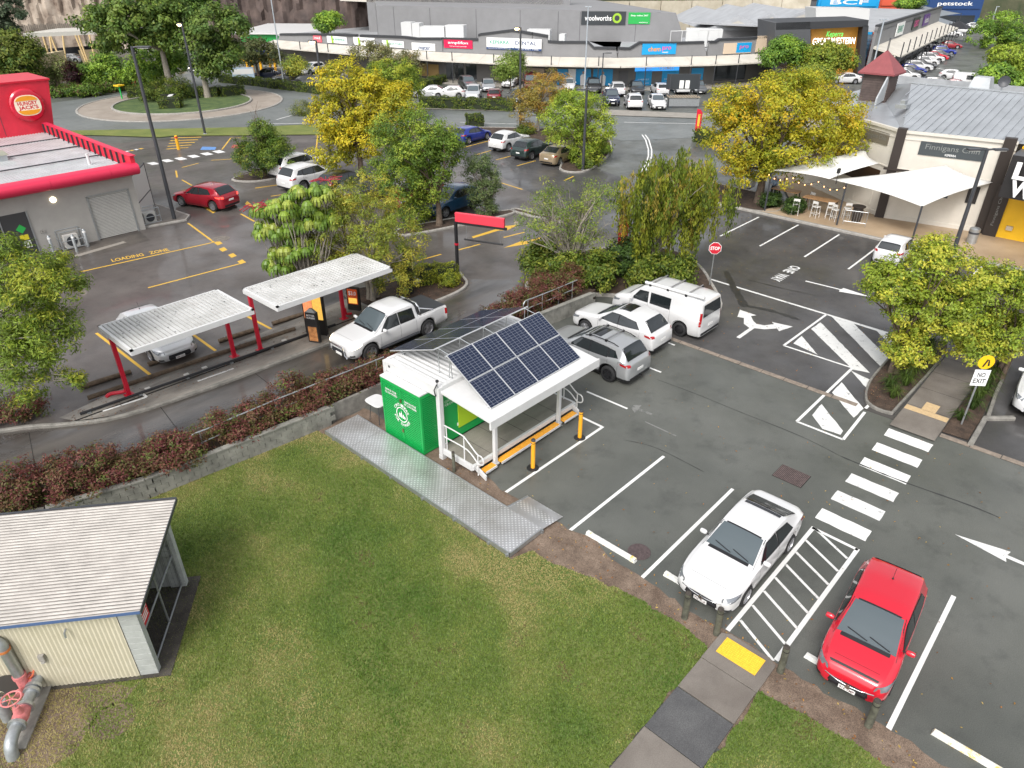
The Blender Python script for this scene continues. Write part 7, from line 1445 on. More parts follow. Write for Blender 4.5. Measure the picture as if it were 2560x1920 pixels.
for (u0, v0, u1, v1) in ((818,89,869,110),(884,92,939,116),(956,100,1011,120)):
    o = sgn(u0, v0, u1, v1, SIGNW, [('DOCTORS' if u0 == 956 else 'KEPERRA',.12,.05,.6,.3,TEAL if u0 != 884 else GREYI)]); A, B = seg(u0)
    q = MB(); q.add([(-1.2,-.5,.012),(-.7,-.5,.012),(-.9,.5,.012),(-1.25,.5,.012)], [(0,1,2,3)]); q.build('leaf_motif', LIMEI, o)
sgn(1030,106,1089,128,SIGNW,[('mater',.05,-.15,.5,.5,SNV)]); sgn(1110,98,1182,122,SRD,[('amplifon',0,.12,.7,.42,SIGNW),('Hearing Care Professionals',0,-.28,.6,.12,SIGNW)])
o = sgn(1217,93,1354,128,SIGNW,[('KEPERRA',-.26,.12,.36,.30,TEAL),('DENTAL',.22,.12,.38,.30,SNV)]); 
o2, w_, h_ = board(1217,117,1354,128,SNV,off=.135); text('Specialist & General Dentists', w_*.42, h_*.5, SIGNW, o2, 'lettering', Matrix.Translation((-w_*.26,0,.02))); text('(07) 3351 7388', w_*.36, h_*.6, SIGNW, o2, 'lettering', Matrix.Translation((w_*.27,0,.02)), bold=.01)
sgn(1606,109,1688,135,SBL,[('chem',-.14,.0,.36,.42,ORI),('pro',.22,.0,.26,.42,PINKI),('chemist',.18,-.3,.18,.14,SIGNW)]); 
o, w_, h_ = board(1810,108,1875,132,mat('sign_beige', (0.60,0.48,0.36), .5)); o, w_, h_ = board(1842,107,1875,130,SBL,off=.14); text('pro', w_*.6, h_*.4, PINKI, o, 'lettering', Matrix.Translation((0,0,.02)), bold=.01); board(1893,90,1928,128,mat('sign_beige', (0,0,0)))
# shopfronts under the awning
for (u0, v0, u1, v1, m, nm) in ((1048,158,1098,193,mat('shop_amber', (0.45,0.30,0.12), .4),'shop_window'),(1115,157,1160,199,GLASS,'shop_window'),(1130,162,1147,199,mat('shop_door_white', (0.55,0.55,0.52), .4),'shop_door'),(1165,160,1192,200,GLASS,'shop_window'),(1235,165,1360,206,mat('shop_cream', (0.50,0.40,0.30), .5),'shop_window'),(1393,172,1420,212,SBL,'poster'),(1420,172,1440,212,SIGNW,'poster'),(1440,172,1476,212,SBL,'poster'),(1484,172,1530,214,SBL,'poster'),(1548,177,1568,216,mat('fire_door', (0.10,0.10,0.105), .5),'service_door'),(1588,165,1697,176,mat('lit_blue_sign', (0.02,0.25,0.6), .4, emit=(.05,.35,.9), estr=.6),'lit_sign'),(1590,177,1627,213,SBL,'poster'),(1656,177,1694,210,SBL,'poster'),(1730,170,1755,205,SBL,'poster'),(1790,160,1860,198,GLASS,'shop_window')):
    o, w_, h_ = board(u0, v0, u1, v1, m, nm, .06, .05)
    if nm == 'lit_sign': text('chempro', w_*.26, h_*.5, SIGNW, o, 'lettering', Matrix.Translation((-w_*.25,0,.02)), bold=.01); text('CHEMIST', w_*.34, h_*.6, SIGNW, o, 'lettering', Matrix.Translation((w_*.22,0,.02)), bold=.02)
    if nm == 'poster' and m is SBL and u0 in (1590,1656,1730): text('CHEMIST', w_*.7, h_*.10, SIGNW, o, 'lettering', Matrix.Translation((0,-h_*.1,.02))); text('OPEN 7 DAYS', w_*.7, h_*.08, SIGNW, o, 'lettering', Matrix.Translation((0,-h_*.35,.02)))
    if u0 in (1440,1484): q = MB(); q.add([(-.35,-1.1,.01),(.35,-1.1,.01),(.4,.1,.01),(.15,.35,.01),(-.15,.35,.01),(-.4,.1,.01)], [tuple(range(6))]); q.build('poster_figure', SIGNW, o); q = MB(); q.sheet(disc(0,.55,.17,12), .01); q.build('poster_head', mat('poster_skin', (0.5,0.32,0.22), .6), o)
# supermarket upper walls
UA, UB = P(930,176), P(1780,186)
q = MB(); us = [(940,13),(1320,22),(1690,32),(1705,80)]; fr = [PVxy(u, v, UA, UB) for u, v in us]; base = [(p[0],p[1],4.4) for p in fr][::-1]; ext = Vector((.6,.8,0))*45; k = len(fr)+len(base); q.add(fr+base+[(p[0]+ext.x,p[1]+ext.y,p[2]) for p in fr+base], [tuple(range(k)), tuple(range(k,2*k))[::-1]]+[(j,(j+1)%k,k+(j+1)%k,k+j) for j in range(k)]); q.build('store_wall', MALL, mall)
for u in (985,1075,1190,1300,1395,1450,1590): a = PVxy(u,14+(u-940)*.027,UA,UB); wallseg('panel_joint', UA, UB, 4.5, a[2]-.1, .03, COPE, .02, mall, PV(u,50,UA,UB)[0], PV(u,50,UA,UB)[0]+.05)
o = sgn(1454,28,1563,62,CHAR,[('woolworths',-.12,.0,.60,.40,SIGNW)],plane=(UA,UB)); 
for rr, m_ in ((.36,LIMEI),(.20,CHAR)): q = MB(); q.sheet([(p[0]*1.0+2.05+0,p[1]) for p in disc(0,0,rr*1.9,20)], .012+(.36-rr)*.05); q.build('apple_emblem', m_, o)
sgn(1572,31,1624,60,SGR,[('Shop online 24/7',0,.22,.8,.18,SIGNW),('woolworths.com.au',.2,-.35,.4,.10,SIGNW)],plane=(UA,UB))
# cream plant level above
CA, CB = P(930,150), P(1420,150); q = MB(); fr = [PVxy(850,-40,CA,CB),PVxy(1407,-40,CA,CB),PVxy(1407,16,CA,CB),PVxy(1200,18,CA,CB),PVxy(850,2,CA,CB)]
q.add(fr+[(p[0]+20,p[1]+26,p[2]) for p in fr], [tuple(range(5)), tuple(range(5,10))[::-1]]+[(j,(j+1)%5,5+(j+1)%5,5+j) for j in range(5)]); q.build('plant_level', mat('cream_panel', (0.55,0.52,0.46), .6), mall)
wallseg('plant_level_base', CA, CB, 4.4, 16, .3, MALL, 0, mall)
# roof plant
AC = mat('roof_plant_white', (0.58,0.585,0.58), .5)
RPA, RPB = P(1000,185), P(1800,205)
for (u0, v0, u1, v1) in ((1001,56,1030,82),(1028,58,1050,85),(1048,66,1075,86),(1072,66,1112,90),(1112,63,1160,92),(1317,74,1375,98),(1397,86,1412,100),(1716,72,1770,104),(1770,74,1805,104)):
    A, B = RPA, RPB; s0, z0 = PV(u0, v0, A, B); s1, z1 = PV(u1, v1, A, B); wallseg('roof_plant', A, B, min(z1, 4.6), z0, 2.2, AC, 0, mall, s0+.05, s1-.05)
for u0 in (1672,1700,1740,1790): a = PVxy(u0,75,RPA,RPB); q = MB(); q.tube([(a[0]-1,a[1]-1,4.5),(a[0]-1,a[1]-1,a[2])], .05, 5); q.build('roof_rail_post', AC, mall)
a, b = PVxy(1672,76,RPA,RPB), PVxy(1800,72,RPA,RPB); q = MB(); q.tube([(a[0]-1,a[1]-1,a[2]),(b[0]-1,b[1]-1,b[2])], .05, 5); q.build('roof_rail', AC, mall)
# grey gabled roofs right of the store
def gable(u0, u1, vb, vt, dv, m=MROOF):
    A = P(u0, dv); B = P(u1, dv); s0, z0 = PV(u0, vb, A, B); s1, z1 = PV((u0+u1)/2, vt, A, B); l = math.hypot(B[0]-A[0], B[1]-A[1]); ex, ey = (B[0]-A[0])/l, (B[1]-A[1])/l; d = Vector((ch, shh, 0))*30; mx, my = (A[0]+B[0])/2, (A[1]+B[1])/2
    q = MB(); q.add([(A[0],A[1],z0),(B[0],B[1],z0),(mx,my,z1),(A[0]+d.x,A[1]+d.y,z0),(B[0]+d.x,B[1]+d.y,z0),(mx+d.x,my+d.y,z1)], [(0,1,2),(0,2,5,3),(1,4,5,2),(3,5,4)]); q.build('gabled_roof', m, mall)
    q = MB(); w = l*.22; zz = z0+(z1-z0)*.25; q.add([(mx-ex*w-.3*d.x/30,my-ey*w-.3*d.y/30,zz),(mx+ex*w-.3*d.x/30,my+ey*w-.3*d.y/30,zz),(mx-.3*d.x/30,my-.3*d.y/30,zz+(z1-z0)*.4)], [(0,1,2)]); q.build('gable_vent', mat('vent_cream', (0.42,0.40,0.36), .6), mall)
gable(1750,1905,76,38,168); gable(1860,1960,62,32,158); gable(1935,2040,50,28,150)
q = MB(); A_, B_ = P(1690,168), P(1960,168); wallseg('store_wall', A_, B_, 4.4, PV(1800,76,A_,B_)[1], .3, MALL, 0, mall)
# entrance box with timber portal
EA, EB = P(1935,212), P(2170,205)
ent = thing('mall_entrance', (0,0,0), 'charcoal entrance block with an amber timber portal and lit lettering', 'building')
def quadwall(name, pts, A, B, m, th, parent):
    fr = [PVxy(u, v, A, B) for u, v in pts]; n = len(fr); q = MB(); d = (ch*th, shh*th); q.add(fr+[(p[0]+d[0],p[1]+d[1],p[2]) for p in fr], [tuple(range(n)), tuple(range(n,2*n))[::-1]]+[(j,(j+1)%n,n+(j+1)%n,n+j) for j in range(n)]); return q.build(name, m, parent)
quadwall('left_wall', ((1938,57),(2026,55),(2028,212),(1933,212)), EA, EB, MALLD, 8, ent); quadwall('portal_frame', ((1940,57),(2172,50),(2170,66),(2030,73),(1940,75)), EA, EB, COPE, 8.2, ent); quadwall('portal_frame', ((2158,64),(2172,64),(2158,205),(2140,205)), EA, EB, COPE, 8.2, ent)
quadwall('timber_soffit', ((2028,70),(2162,64),(2146,205),(2028,210)), (EA[0]+ch*1.5,EA[1]+shh*1.5), (EB[0]+ch*1.5,EB[1]+shh*1.5), mat('glowing_amber_timber', (0.42,0.20,0.03), .5, var=.15, scale=1.5, emit=(.5,.22,.03), estr=.12), .3, ent)  # timber is no lamp; a faint amber glow is put into its material
quadwall('back_block', ((2040,20),(2175,22),(2172,55),(2040,55)), P(2040,165), P(2175,165), mat('pale_block', (0.5,0.5,0.49), .6), 5, ent)
LITW = mat('lit_white_letter', (0.9,0.9,0.88), .4, emit=(1,.98,.9), estr=1.2); t_ = PVxy(2085,104,EA,EB); text('GREAT WESTERN', 6.6, .85, LITW, ent, 'lettering', face(EA, EB, PV(2093,104,EA,EB)[0], PV(2085,104,EA,EB)[1], -.8), bold=.01); text('Keperra', 2.6, .9, mat('lit_green', (0.1,0.6,0.1), .4, emit=(.1,.8,.15), estr=.8), ent, 'lettering', face(EA, EB, PV(2095,88,EA,EB)[0], PV(2095,88,EA,EB)[1], -.8), shear=.2)
# right wing with pale awning, running away up the far car park
wing = thing('shop_wing', (0,0,0), 'row of grey shops with pale awning along the far car park', 'building')
WA, WB = P(2165,198), P(2330,112)
l_ = math.hypot(WB[0]-WA[0], WB[1]-WA[1]); ex, ey = (WB[0]-WA[0])/l_, (WB[1]-WA[1])/l_
zt_ = PV(2165,70,WA,WB)[1]; wallseg('wall', WA, WB, 0, 7.0, .4, MALL, 0, wing); wallseg('coping', WA, WB, 7.0, 7.25, .6, COPE, .15, wing)
for k in range(10): wallseg('awning_sheet', WA, WB, 3.2, 3.45, .2, AWN, 3.2, wing, l_*k/10, l_*(k+1)/10-.05); 
nxw, nyw = -ey, ex
if nxw*(CAMX-WA[0])+nyw*(CAMY-WA[1]) > 0: nxw, nyw = -nxw, -nyw
for k in range(12):
    s0, s1 = l_*k/12, l_*(k+1)/12-.04; q = MB(); g = lambda s, o: (WA[0]+ex*s+nxw*o, WA[1]+ey*s+nyw*o); q.hexa([(*g(s0,-4),3.2),(*g(s1,-4),3.2),(*g(s1,0),4.1),(*g(s0,0),4.1),(*g(s0,-4),3.4),(*g(s1,-4),3.4),(*g(s1,0),4.4),(*g(s0,0),4.4)]); q.build('awning_sheet', AWN, wing); q = MB(); p = g(s0,-3.9); q.tube([(*p,0),(*p,5.2)], .08, 6); q.build('awning_post', COPE, wing)
q = MB(); q.prism([WA, WB, (WB[0]+nxw*30,WB[1]+nyw*30), (WA[0]+nxw*30,WA[1]+nyw*30)], 6.3, 6.5); q.build('flat_roof', MROOF, wing)
for s0, t_, m_, tm in ((.22,'FRESH MARKET',SIGNW,TEAL),(.46,'GBO',CHAR,PINKI),(.64,'Australia',mat('sign_purple', (0.10,0.04,0.20), .5),SIGNW)):
    mt = face(WA, WB, l_*s0+4, 5.7, .2); q = MB(); q.box(-3.2,3.2,-.95,.95,-.1,0); o = q.build('sign_board', m_, wing); o.matrix_local = mt; text(t_, 4.6, 1.0, tm, o, 'lettering', Matrix.Translation((0,0,.02)), bold=.01)
# far shops
def farshop(u0, u1, v, vt, label, m, sign=None, txt=None, tm=SIGNW, depth=14, sv=None):
    A, B = P(u0, v), P(u1, v); s = thing('far_shop', (*A, 0), label, 'shop'); zt = PV((u0+u1)/2, vt, A, B)[1]; s.location = (0,0,0)
    wallseg('wall', A, B, 0, zt, depth, m, 0, s); wallseg('coping', A, B, zt, zt+.3, depth, COPE, .1, s); l = math.hypot(B[0]-A[0], B[1]-A[1])
    if sign:
        zb = PV((u0+u1)/2, sv[1], A, B)[1]; za = PV((u0+u1)/2, sv[0], A, B)[1]; wallseg('sign_band', A, B, zb, za, .2, sign, .25, s, l*.04, l*.96)
        if txt: text(txt, l*.62, (za-zb)*.55, tm, s, 'lettering', face(A, B, l/2, (za+zb)/2, .3), bold=.015)
    wallseg('shopfront', A, B, 0, 3.0, .1, GLASS, .08, s, l*.08, l*.92); return s
farshop(1920,2025,92,2,'grey far shop with white gym lettering',MALLD,MALLD,'ANYTIME FITNESS',SIGNW,14,(5,28))
farshop(2030,2180,86,-8,'far shop with a blue fascia and white initials',SBL,SBL,'BCF',SIGNW,14,(-6,16))
farshop(2182,2255,84,-6,'far shop with an orange fascia between blue shopfronts',mat('shop_orange', (0.62,0.10,0.05), .5),mat('shop_orange', (0,0,0)),None,SIGNW,12,(-4,14))
farshop(2300,2440,70,-4,'far pet shop with navy fascia and white lettering',SNV,SNV,'petstock',SIGNW,14,(-2,22))
farshop(2442,2640,66,2,'far shop with a red fascia and yellow lettering',mat('shop_red', (0.55,0.03,0.03), .5),mat('shop_red', (0,0,0)),'THE REJECT SHOP',mat('sign_yellow_ink', (0.75,0.5,0.03), .5),14,(6,28))
GSAIL = mat('grey_sail', (0.17,0.19,0.21), .8)
for i, (c, lb) in enumerate(((((2195,45),(2310,28),(2365,48),(2245,62)),'dark grey shade sail nearest the shop wing'),(((2260,28),(2350,18),(2440,38),(2330,46)),'dark grey shade sail in front of the pet shop'),(((2340,62),(2362,38),(2450,68),(2350,80)),'dark grey peaked shade sail above the parked utes'))):
    dv = 105-i*8; z0 = 6.0; A, B = P(2150,dv), P(2460,dv); pts = [PVxy(u, v, A, B) for u, v in c]; pts = [(p[0]+(j in (1,2))*0, p[1], p[2]) for j, p in enumerate(pts)]
    pts[2] = (pts[2][0]+6*ch, pts[2][1]+6*shh, pts[2][2]); pts[1] = (pts[1][0]+8*ch, pts[1][1]+8*shh, pts[1][2])
    r = sail('far_shade_sail', pts, lb, posts=[(p[0],p[1],p[2]) for p in pts[::2]]); r.children[0].data.materials[0] = GSAIL
# concrete retaining wall behind the store and the wooded rise
BA, BB = P(1330,118), P(2010,104); bw = thing('back_retaining_wall', (0,0,0), 'stained cream concrete retaining wall behind the supermarket roof', 'wall'); zt = PV(1650,2,BA,BB)[1]; lb_ = math.hypot(BB[0]-BA[0], BB[1]-BA[1])
for k in range(9): wallseg('wall_panel', BA, BB, 0, zt, .5, mat('stained_cream', (0.40,0.35,0.26), .8, col2=(0.55,0.50,0.40), var=.2, scale=.35), 0, bw, lb_*k/9, lb_*(k+1)/9-.15)
wallseg('wall_core', BA, BB, 0, zt-.2, .3, COPE, -.55, bw)
# hillside: one rock and scrub rise closing the view
def hill(name, us, vbase, zt, m, depth=40, amp=2.0, seed=2, rows=14, cols=40):
    r = random.Random(seed); V = []; nx_ = cols
    for j in range(rows+1):
        for i in range(nx_+1):
            u = us[0]+(us[1]-us[0])*i/nx_; v = vbase[0]+(vbase[1]-vbase[0])*i/nx_; p = P(u, v); t = j/rows; dx, dy = p[0]-CAMX, p[1]-CAMY; l = math.hypot(dx, dy); n1 = math.sin(i*.7+j*.9+seed)+math.sin(i*1.9-j*1.3)+r.uniform(-1,1)
            o = depth*t**1.6+amp*.5*n1*(.2+t); V.append((p[0]+dx/l*o, p[1]+dy/l*o, -.5+zt*t**.8+amp*.3*r.uniform(-1,1)*(t > .05)))
    q = MB(); q.add(V, [(j*(nx_+1)+i, j*(nx_+1)+i+1, (j+1)*(nx_+1)+i+1, (j+1)*(nx_+1)+i) for j in range(rows) for i in range(nx_)]); return struct(q.build(name, m, smooth=True, sharp=25))
ROCKP = mat('pale_rock', (0.14,0.10,0.075), .9, col2=(0.46,0.39,0.32), var=.3, scale=.35, bump=.8, bscale=1.2, var_d=8); ROCKD = mat('dark_rock', (0.035,0.026,0.024), .85, col2=(0.12,0.086,0.074), var=.3, scale=.3, bump=.8, bscale=1.0, var_d=8); SCRUB = mat('hill_scrub', (0.03,0.045,0.018), .95, col2=(0.09,0.085,0.05), var=.3, scale=.25, var_d=6)
hill('rock_face', (-150,330), (128,120), 34, ROCKP, 18, 2.5, 2, 18, 60); hill('dark_rock_face', (480,1010), (112,120), 30, ROCKD, 16, 2.5, 5, 18, 60); hill('hillside', (-700,3300), (98,60), 46, SCRUB, 90, 3.0, 9, 12, 90); hill('rock_face', (300,560), (122,114), 18, ROCKP, 22, 2.0, 12, 14, 30)
# white building on the rise
quadwall('wall', ((425,-30),(640,-30),(640,18),(425,26)), P(425,104), P(640,104), mat('white_cladding', (0.62,0.63,0.62), .6), 12, thing('hilltop_building', (0,0,0), 'white flat-roofed building on the rise above the roundabout', 'building'))
# green covered pickup canopy
GA, GB = P(600,150), P(790,152); gc = thing('pickup_canopy', (0,0,0), 'white-topped canopy with green fascia left of the shopping centre', 'canopy')
quadwall('green_fascia', ((668,84),(782,86),(778,106),(672,106)), GA, GB, SGR, .5, gc); quadwall('green_fascia', ((600,88),(668,84),(672,106),(604,104)), P(590,150), GB, SGR, .5, gc)
zt = PV(700,84,GA,GB)[1]; A2 = PVxy(600,84,GA,GB); q = MB(); q.hexa([(*p, z) for z in (zt-.1, zt+.15) for p in (P(590,151),P(790,153),(P(790,153)[0]+22*ch,P(790,153)[1]+22*shh),(P(590,151)[0]+22*ch,P(590,151)[1]+22*shh))]); q.build('roof', WHITE, gc)
for u in (745,749,620): a = PVxy(u,120,GA,GB); q = MB(); q.tube([(a[0]+2,a[1]+2,0),(a[0]+2,a[1]+2,zt)], .15, 8); q.build('column', COPE, gc)
o, w_, h_ = board(730,88,748,108,CHAR,parent=gc,plane=(GA,GB)); q = MB(); q.sheet(disc(0,h_*.15,h_*.22,16), .012); q.build('apple_emblem', LIMEI, o); text('woolworths', w_*.8, h_*.16, SIGNW, o, 'lettering', Matrix.Translation((0,-h_*.28,.02)))
# service station style canopy, far left
CAa, CBb = P(60,175), P(300,160); sc2 = thing('flat_canopy', (0,0,0), 'flat white canopy on slanting cream poles behind the left trees', 'canopy'); zt = PV(150,90,CAa,CBb)[1]; a, b = PVxy(60,92,CAa,CBb), PVxy(300,84,CAa,CBb)
q = MB(); q.hexa([(*p[:2], z) for z in (zt, zt+.6) for p in (a, b, (b[0]+10*ch,b[1]+10*shh), (a[0]+10*ch,a[1]+10*shh))]); q.build('roof_slab', mat('canopy_white', (0.5,0.48,0.43), .6), sc2)
CRP = mat('cream_pole', (0.62,0.45,0.22), .6)
for u0, u1 in ((108,128),(125,132),(128,155),(158,164),(190,218),(198,222),(225,240)): p0 = PVxy(u1,160,CAa,CBb); p1 = PVxy(u0,94,CAa,CBb); q = MB(); q.tube([(p0[0],p0[1],0),(p1[0],p1[1],zt)], .14, 8); q.build('pole', CRP, sc2)
qq = thing('shade_fence', (0,0,0), 'black shade-cloth fence under the flat canopy', 'fence'); quadwall('cloth', ((85,124),(262,112),(262,140),(85,152)), P(85,160), P(262,148), mat('shade_cloth', (0.02,0.02,0.024), .8), .1, qq); quadwall('cream_wall', ((195,126),(250,122),(245,160),(210,162)), P(195,166), P(250,160), mat('cream_hoarding', (0.60,0.48,0.30), .6), .3, thing('hoarding', (0,0,0), 'cream hoarding panel behind the roundabout trees', 'hoarding'))
quadwall('wall', ((75,140),(100,138),(112,215),(78,228)), P(70,226), P(115,222), mat('cream_hoarding', (0,0,0)), 6, thing('cream_block', (0,0,0), 'cream painted building corner behind the red sign tower', 'building'))
fw_ = thing('timber_fence', (0,0,0), 'weathered timber fence along the foot of the rock face', 'fence'); FA, FB = P(30,140), P(230,128); lf = math.hypot(FB[0]-FA[0], FB[1]-FA[1]); zt, zb2 = PV(130,58,FA,FB)[1], PV(130,84,FA,FB)[1]
for k in range(40): wallseg('paling', FA, FB, zb2, zt-.1*(k % 3), .08, mat('grey_paling', (0.20,0.17,0.14), .9, var=.25, scale=1), 0, fw_, lf*k/40, lf*(k+1)/40-.06)
# ------------------------------------------------------------------ roundabout
RC = None
wx, wy = -40.5, 93.0        # centre measured in the camera's own ground axes
a_ = R(47.2); ox_, oy_ = wx+2.55022, wy-20.16294; RCX, RCY = ox_*math.cos(a_)+oy_*math.sin(a_), -(ox_*math.sin(a_)-oy_*math.cos(a_))
ra_ = MB(); ra_.prism(disc(RCX,RCY,11.7,56), 0, .06); struct(ra_.build('roundabout_apron', ground_mat('apron_concrete', (0.24,0.20,0.165), (0.33,0.285,0.24), (.6,.8), .5, .12))); rg_ = MB(); rg_.prism(disc(RCX,RCY,7.9,48), .0, .14); struct(rg_.build('roundabout_lawn', ground_mat('ground_cover', (0.035,0.07,0.02), (0.10,0.14,0.04), (.9,1), .9, .5)))
kerb('kerb', disc(RCX,RCY,11.7,56), .25, .12, CONC, True); kerb('kerb', disc(RCX,RCY,7.95,48), .25, .24, CONC, True)
HP = [(0.06,0.10,0.014),(0.10,0.14,0.016),(0.04,0.07,0.012),(0.14,0.16,0.02)]
HG = 'clipped hedges round the car parks'
def hpx(pts, w, h, label, **k): hedge('clipped_hedge', [P(*p) for p in pts], w, h, label, HP, size=.16, dens=110, group=HG, rough=.10, **k)
hpx(((322,245),(365,242)),1.6,1.3,'clipped hedge on the left side of the roundabout'); hpx(((402,272),(456,270)),2.0,1.3,'cube-cut hedge at the front of the roundabout by the arrow sign'); hpx(((370,250),(500,246)),1.4,1.2,'low clipped hedge in the middle of the roundabout'); hpx(((500,245),(546,243)),1.5,1.2,'clipped hedge right of the second roundabout trunk'); hpx(((552,243),(608,237)),1.6,1.2,'clipped hedge at the right edge of the roundabout')
bush('dome_shrub', *P(425,250), 'large rounded clipped shrub behind the roundabout trunk', [(0,0,1.0,3.6,3.0,1.7)], HP, size=.18, clumps=160, per=60, rc=.6)
hpx(((556,205),(640,214)),1.3,1.0,'clipped hedge behind the map board beside the roundabout'); hpx(((640,213),(698,222)),1.3,1.0,'clipped hedge in front of the navy pickup'); hpx(((705,222),(805,234)),1.3,1.0,'clipped hedge left of the golden tree'); hpx(((1052,268),(1170,272)),1.5,1.2,'long clipped hedge in front of the red hatchback'); hpx(((1172,272),(1286,276)),1.5,1.2,'long clipped hedge left of the orange tree'); hpx(((1048,224),(1106,206)),1.4,1.0,'clipped hedge leading to the hearing shop door'); hpx(((1168,318),(1207,316)),1.6,1.3,'cube-cut hedge behind the blue hatchback'); hpx(((1745,352),(1790,362)),1.5,1.1,'clipped hedge under the golden tree by the red flag')
bush('strappy_bush', *P(757,287), 'rounded grassy bush on the splitter island left of the golden tree', [(0,0,.6,1.5,1.3,.8)], OLIVE, size=.2, clumps=60, per=40, rc=.5, aspect=.2)

# ------------------------------------------------------------------ trees
def lob(bx, by, items, dscale=.85):
    A = (bx, by); B = (bx+shh, by-ch); out = []
    for it in items:
        u, v, ru, rv = it[:4]; p = PVxy(u, v, A, B); q = PVxy(u+ru, v, A, B); t = PVxy(u, v-rv, A, B); rr = math.dist(p[:2], q[:2]); rz = abs(t[2]-p[2])
        off = it[4] if len(it) > 4 else 0
        out.append((p[0]-bx+ch*off, p[1]-by+shh*off, max(p[2], .5), rr, rr*dscale, rz))
    return out
# drive-through island
bx, by = P(975,742); bx, by = 6.9, 12.6
tree('island_tree', bx, by, 'olive-green long-leaved tree overhanging the second canopy', lob(bx, by, [(900,545,120,95),(830,610,90,75),(970,620,95,90),(890,470,70,50),(1000,700,60,50),(850,665,70,40)]), [(0.17,0.185,0.022),(0.12,0.145,0.02),(0.24,0.22,0.03),(0.07,0.09,0.016)], (.13,1.2), 420, 44, .21, .42, .26, BARKP, 26, hollow=.35, gaps=.3, stems=4, bare=[(*[c for c in lob(bx,by,[(960,560,10,10)])[0][:2]], 4.2, 5)])
def schefflera(x, y, label, heads, scale=1.0):
    r = thing('umbrella_tree', (x,y,0), label, 'tree'); V, C = [], []; m = MB()
    for (hx, hy, hz, s) in heads:
        base = np.array((hx,hy,hz)); nl = RNG.integers(9, 13); a0 = RNG.random()*6; col = np.array([(0.15,0.24,0.03),(0.20,0.29,0.035),(0.11,0.19,0.025),(0.26,0.31,0.05)][RNG.integers(0,4)])
        for k in range(nl):
            a = a0+k*6.283/nl; d = np.array((math.cos(a), math.sin(a), 0)); w = np.array((-d[1], d[0], 0))*.055*s; L = s*(.27+.06*RNG.random())
            p = [base, base+d*L*.45+[0,0,.05*s], base+d*L*.85+[0,0,-.10*s], base+d*L*1.0+[0,0,-.26*s], base+d*L*.98+[0,0,-.38*s]]; ww = [.35,1.0,1.15,.9,.15]
            for q in range(4): V.append([p[q]-w*ww[q], p[q]+w*ww[q], p[q+1]+w*ww[q+1], p[q+1]-w*ww[q+1]]); C.append(col*(.8+.35*RNG.random())*(1.15 if q < 2 else .85))
        if RNG.random() < .5: limb(m, (random.uniform(-.2,.2), random.uniform(-.2,.2), .1), (hx,hy,hz-.05), .04, .015, .08, 5, 5)
    link('crown', quads_mesh('crown', np.array(V), np.array(C), LEAFG), r)['kind'] = 'stuff'; m.build('branches', BARKP, r, smooth=True)['kind'] = 'stuff'; return r
sx, sy = 4.0, 14.0; hd = []
for (u, v, ru, rv, n_) in ((720,520,75,30,26),(770,490,70,30,18),(700,570,65,35,26),(740,620,65,40,30),(715,660,55,28,22),(790,560,60,60,22),(650,530,22,22,6)):
    l = lob(sx, sy, [(u, v, ru, rv)])[0]
    for k in range(int(n_*2.0)): d = rnd_dirs(1)[0]; d[2] = abs(d[2])*.9; rr = .55+.45*RNG.random(); hd.append((l[0]+d[0]*l[3]*rr, l[1]+d[1]*l[4]*rr, l[2]+d[2]*l[5]*rr, .92))
um = schefflera(sx, sy, 'umbrella tree with drooping glossy leaflets and red flower spikes behind the canopies', hd)
RSP = mat('red_flower_spike', (0.28,0.015,0.03), .6)
for (u, v) in ((815,452),(672,515),(640,518)):
    c = lob(sx, sy, [(u, v, 5, 5)])[0]
    for k in range(9): a = k*.7+u; q = MB(); q.tube([(c[0],c[1],c[2]),(c[0]+.35*math.cos(a),c[1]+.35*math.sin(a),c[2]+.10),(c[0]+.75*math.cos(a),c[1]+.75*math.sin(a),c[2]+.02+.12*math.sin(k))], .022, 5); q.build('flower_spike', RSP, um, smooth=True)
bx, by = 17.2, 19.0
tree('dense_tree', bx, by, 'tall dense green tree in the strip left of the dark blue car', lob(bx, by, [(1040,350,105,80),(1010,430,90,75),(1080,445,65,70),(1035,525,60,55),(980,330,60,50),(1110,380,55,60)]), [(0.10,0.15,0.018),(0.07,0.115,0.016),(0.15,0.19,0.022),(0.045,0.08,0.012)], (.2,1.6), 520, 50, .22, .55, .4, BARK, 24, hollow=.4, gaps=.22)
bx, by = P(905,452)
tree('golden_tree', bx, by, 'bright golden-yellow tree behind the lamp post in the restaurant car park', lob(bx, by, [(860,200,75,52),(850,290,75,65),(930,250,75,75),(830,370,60,55),(900,340,80,70),(985,260,60,60)]), GOLD, (.22,2.6), 520, 46, .26, .6, .5, BARK, 22, hollow=.4, gaps=.25, weights=[3.2,2.6,1.6,.8])
bx, by = P(985,300)
tree('round_tree', bx, by, 'rounded green-yellow tree right of the golden one, by the road hedge', lob(bx, by, [(985,190,62,45),(1020,215,40,40),(945,200,40,40),(990,240,55,35)]), [(0.14,0.19,0.02),(0.09,0.13,0.016),(0.20,0.22,0.022),(0.05,0.08,0.012)], (.2,2.2), 300, 46, .28, .7, .5, BARK, 12)
bx, by = 15.9, 38.4
tree('ball_shrub', bx, by, 'dense round dark-green shrub tree beside the white crossover', lob(bx, by, [(660,375,66,55),(640,395,55,42),(690,390,48,48),(655,330,35,30)]), [(0.055,0.10,0.014),(0.09,0.13,0.016),(0.035,0.065,0.012),(0.13,0.15,0.02)], (.15,.7), 330, 50, .2, .5, .4, BARK, 12, hollow=.55, gaps=.1, bare=[(0,0,5.2,9)])
bx, by = 20.9, 18.3
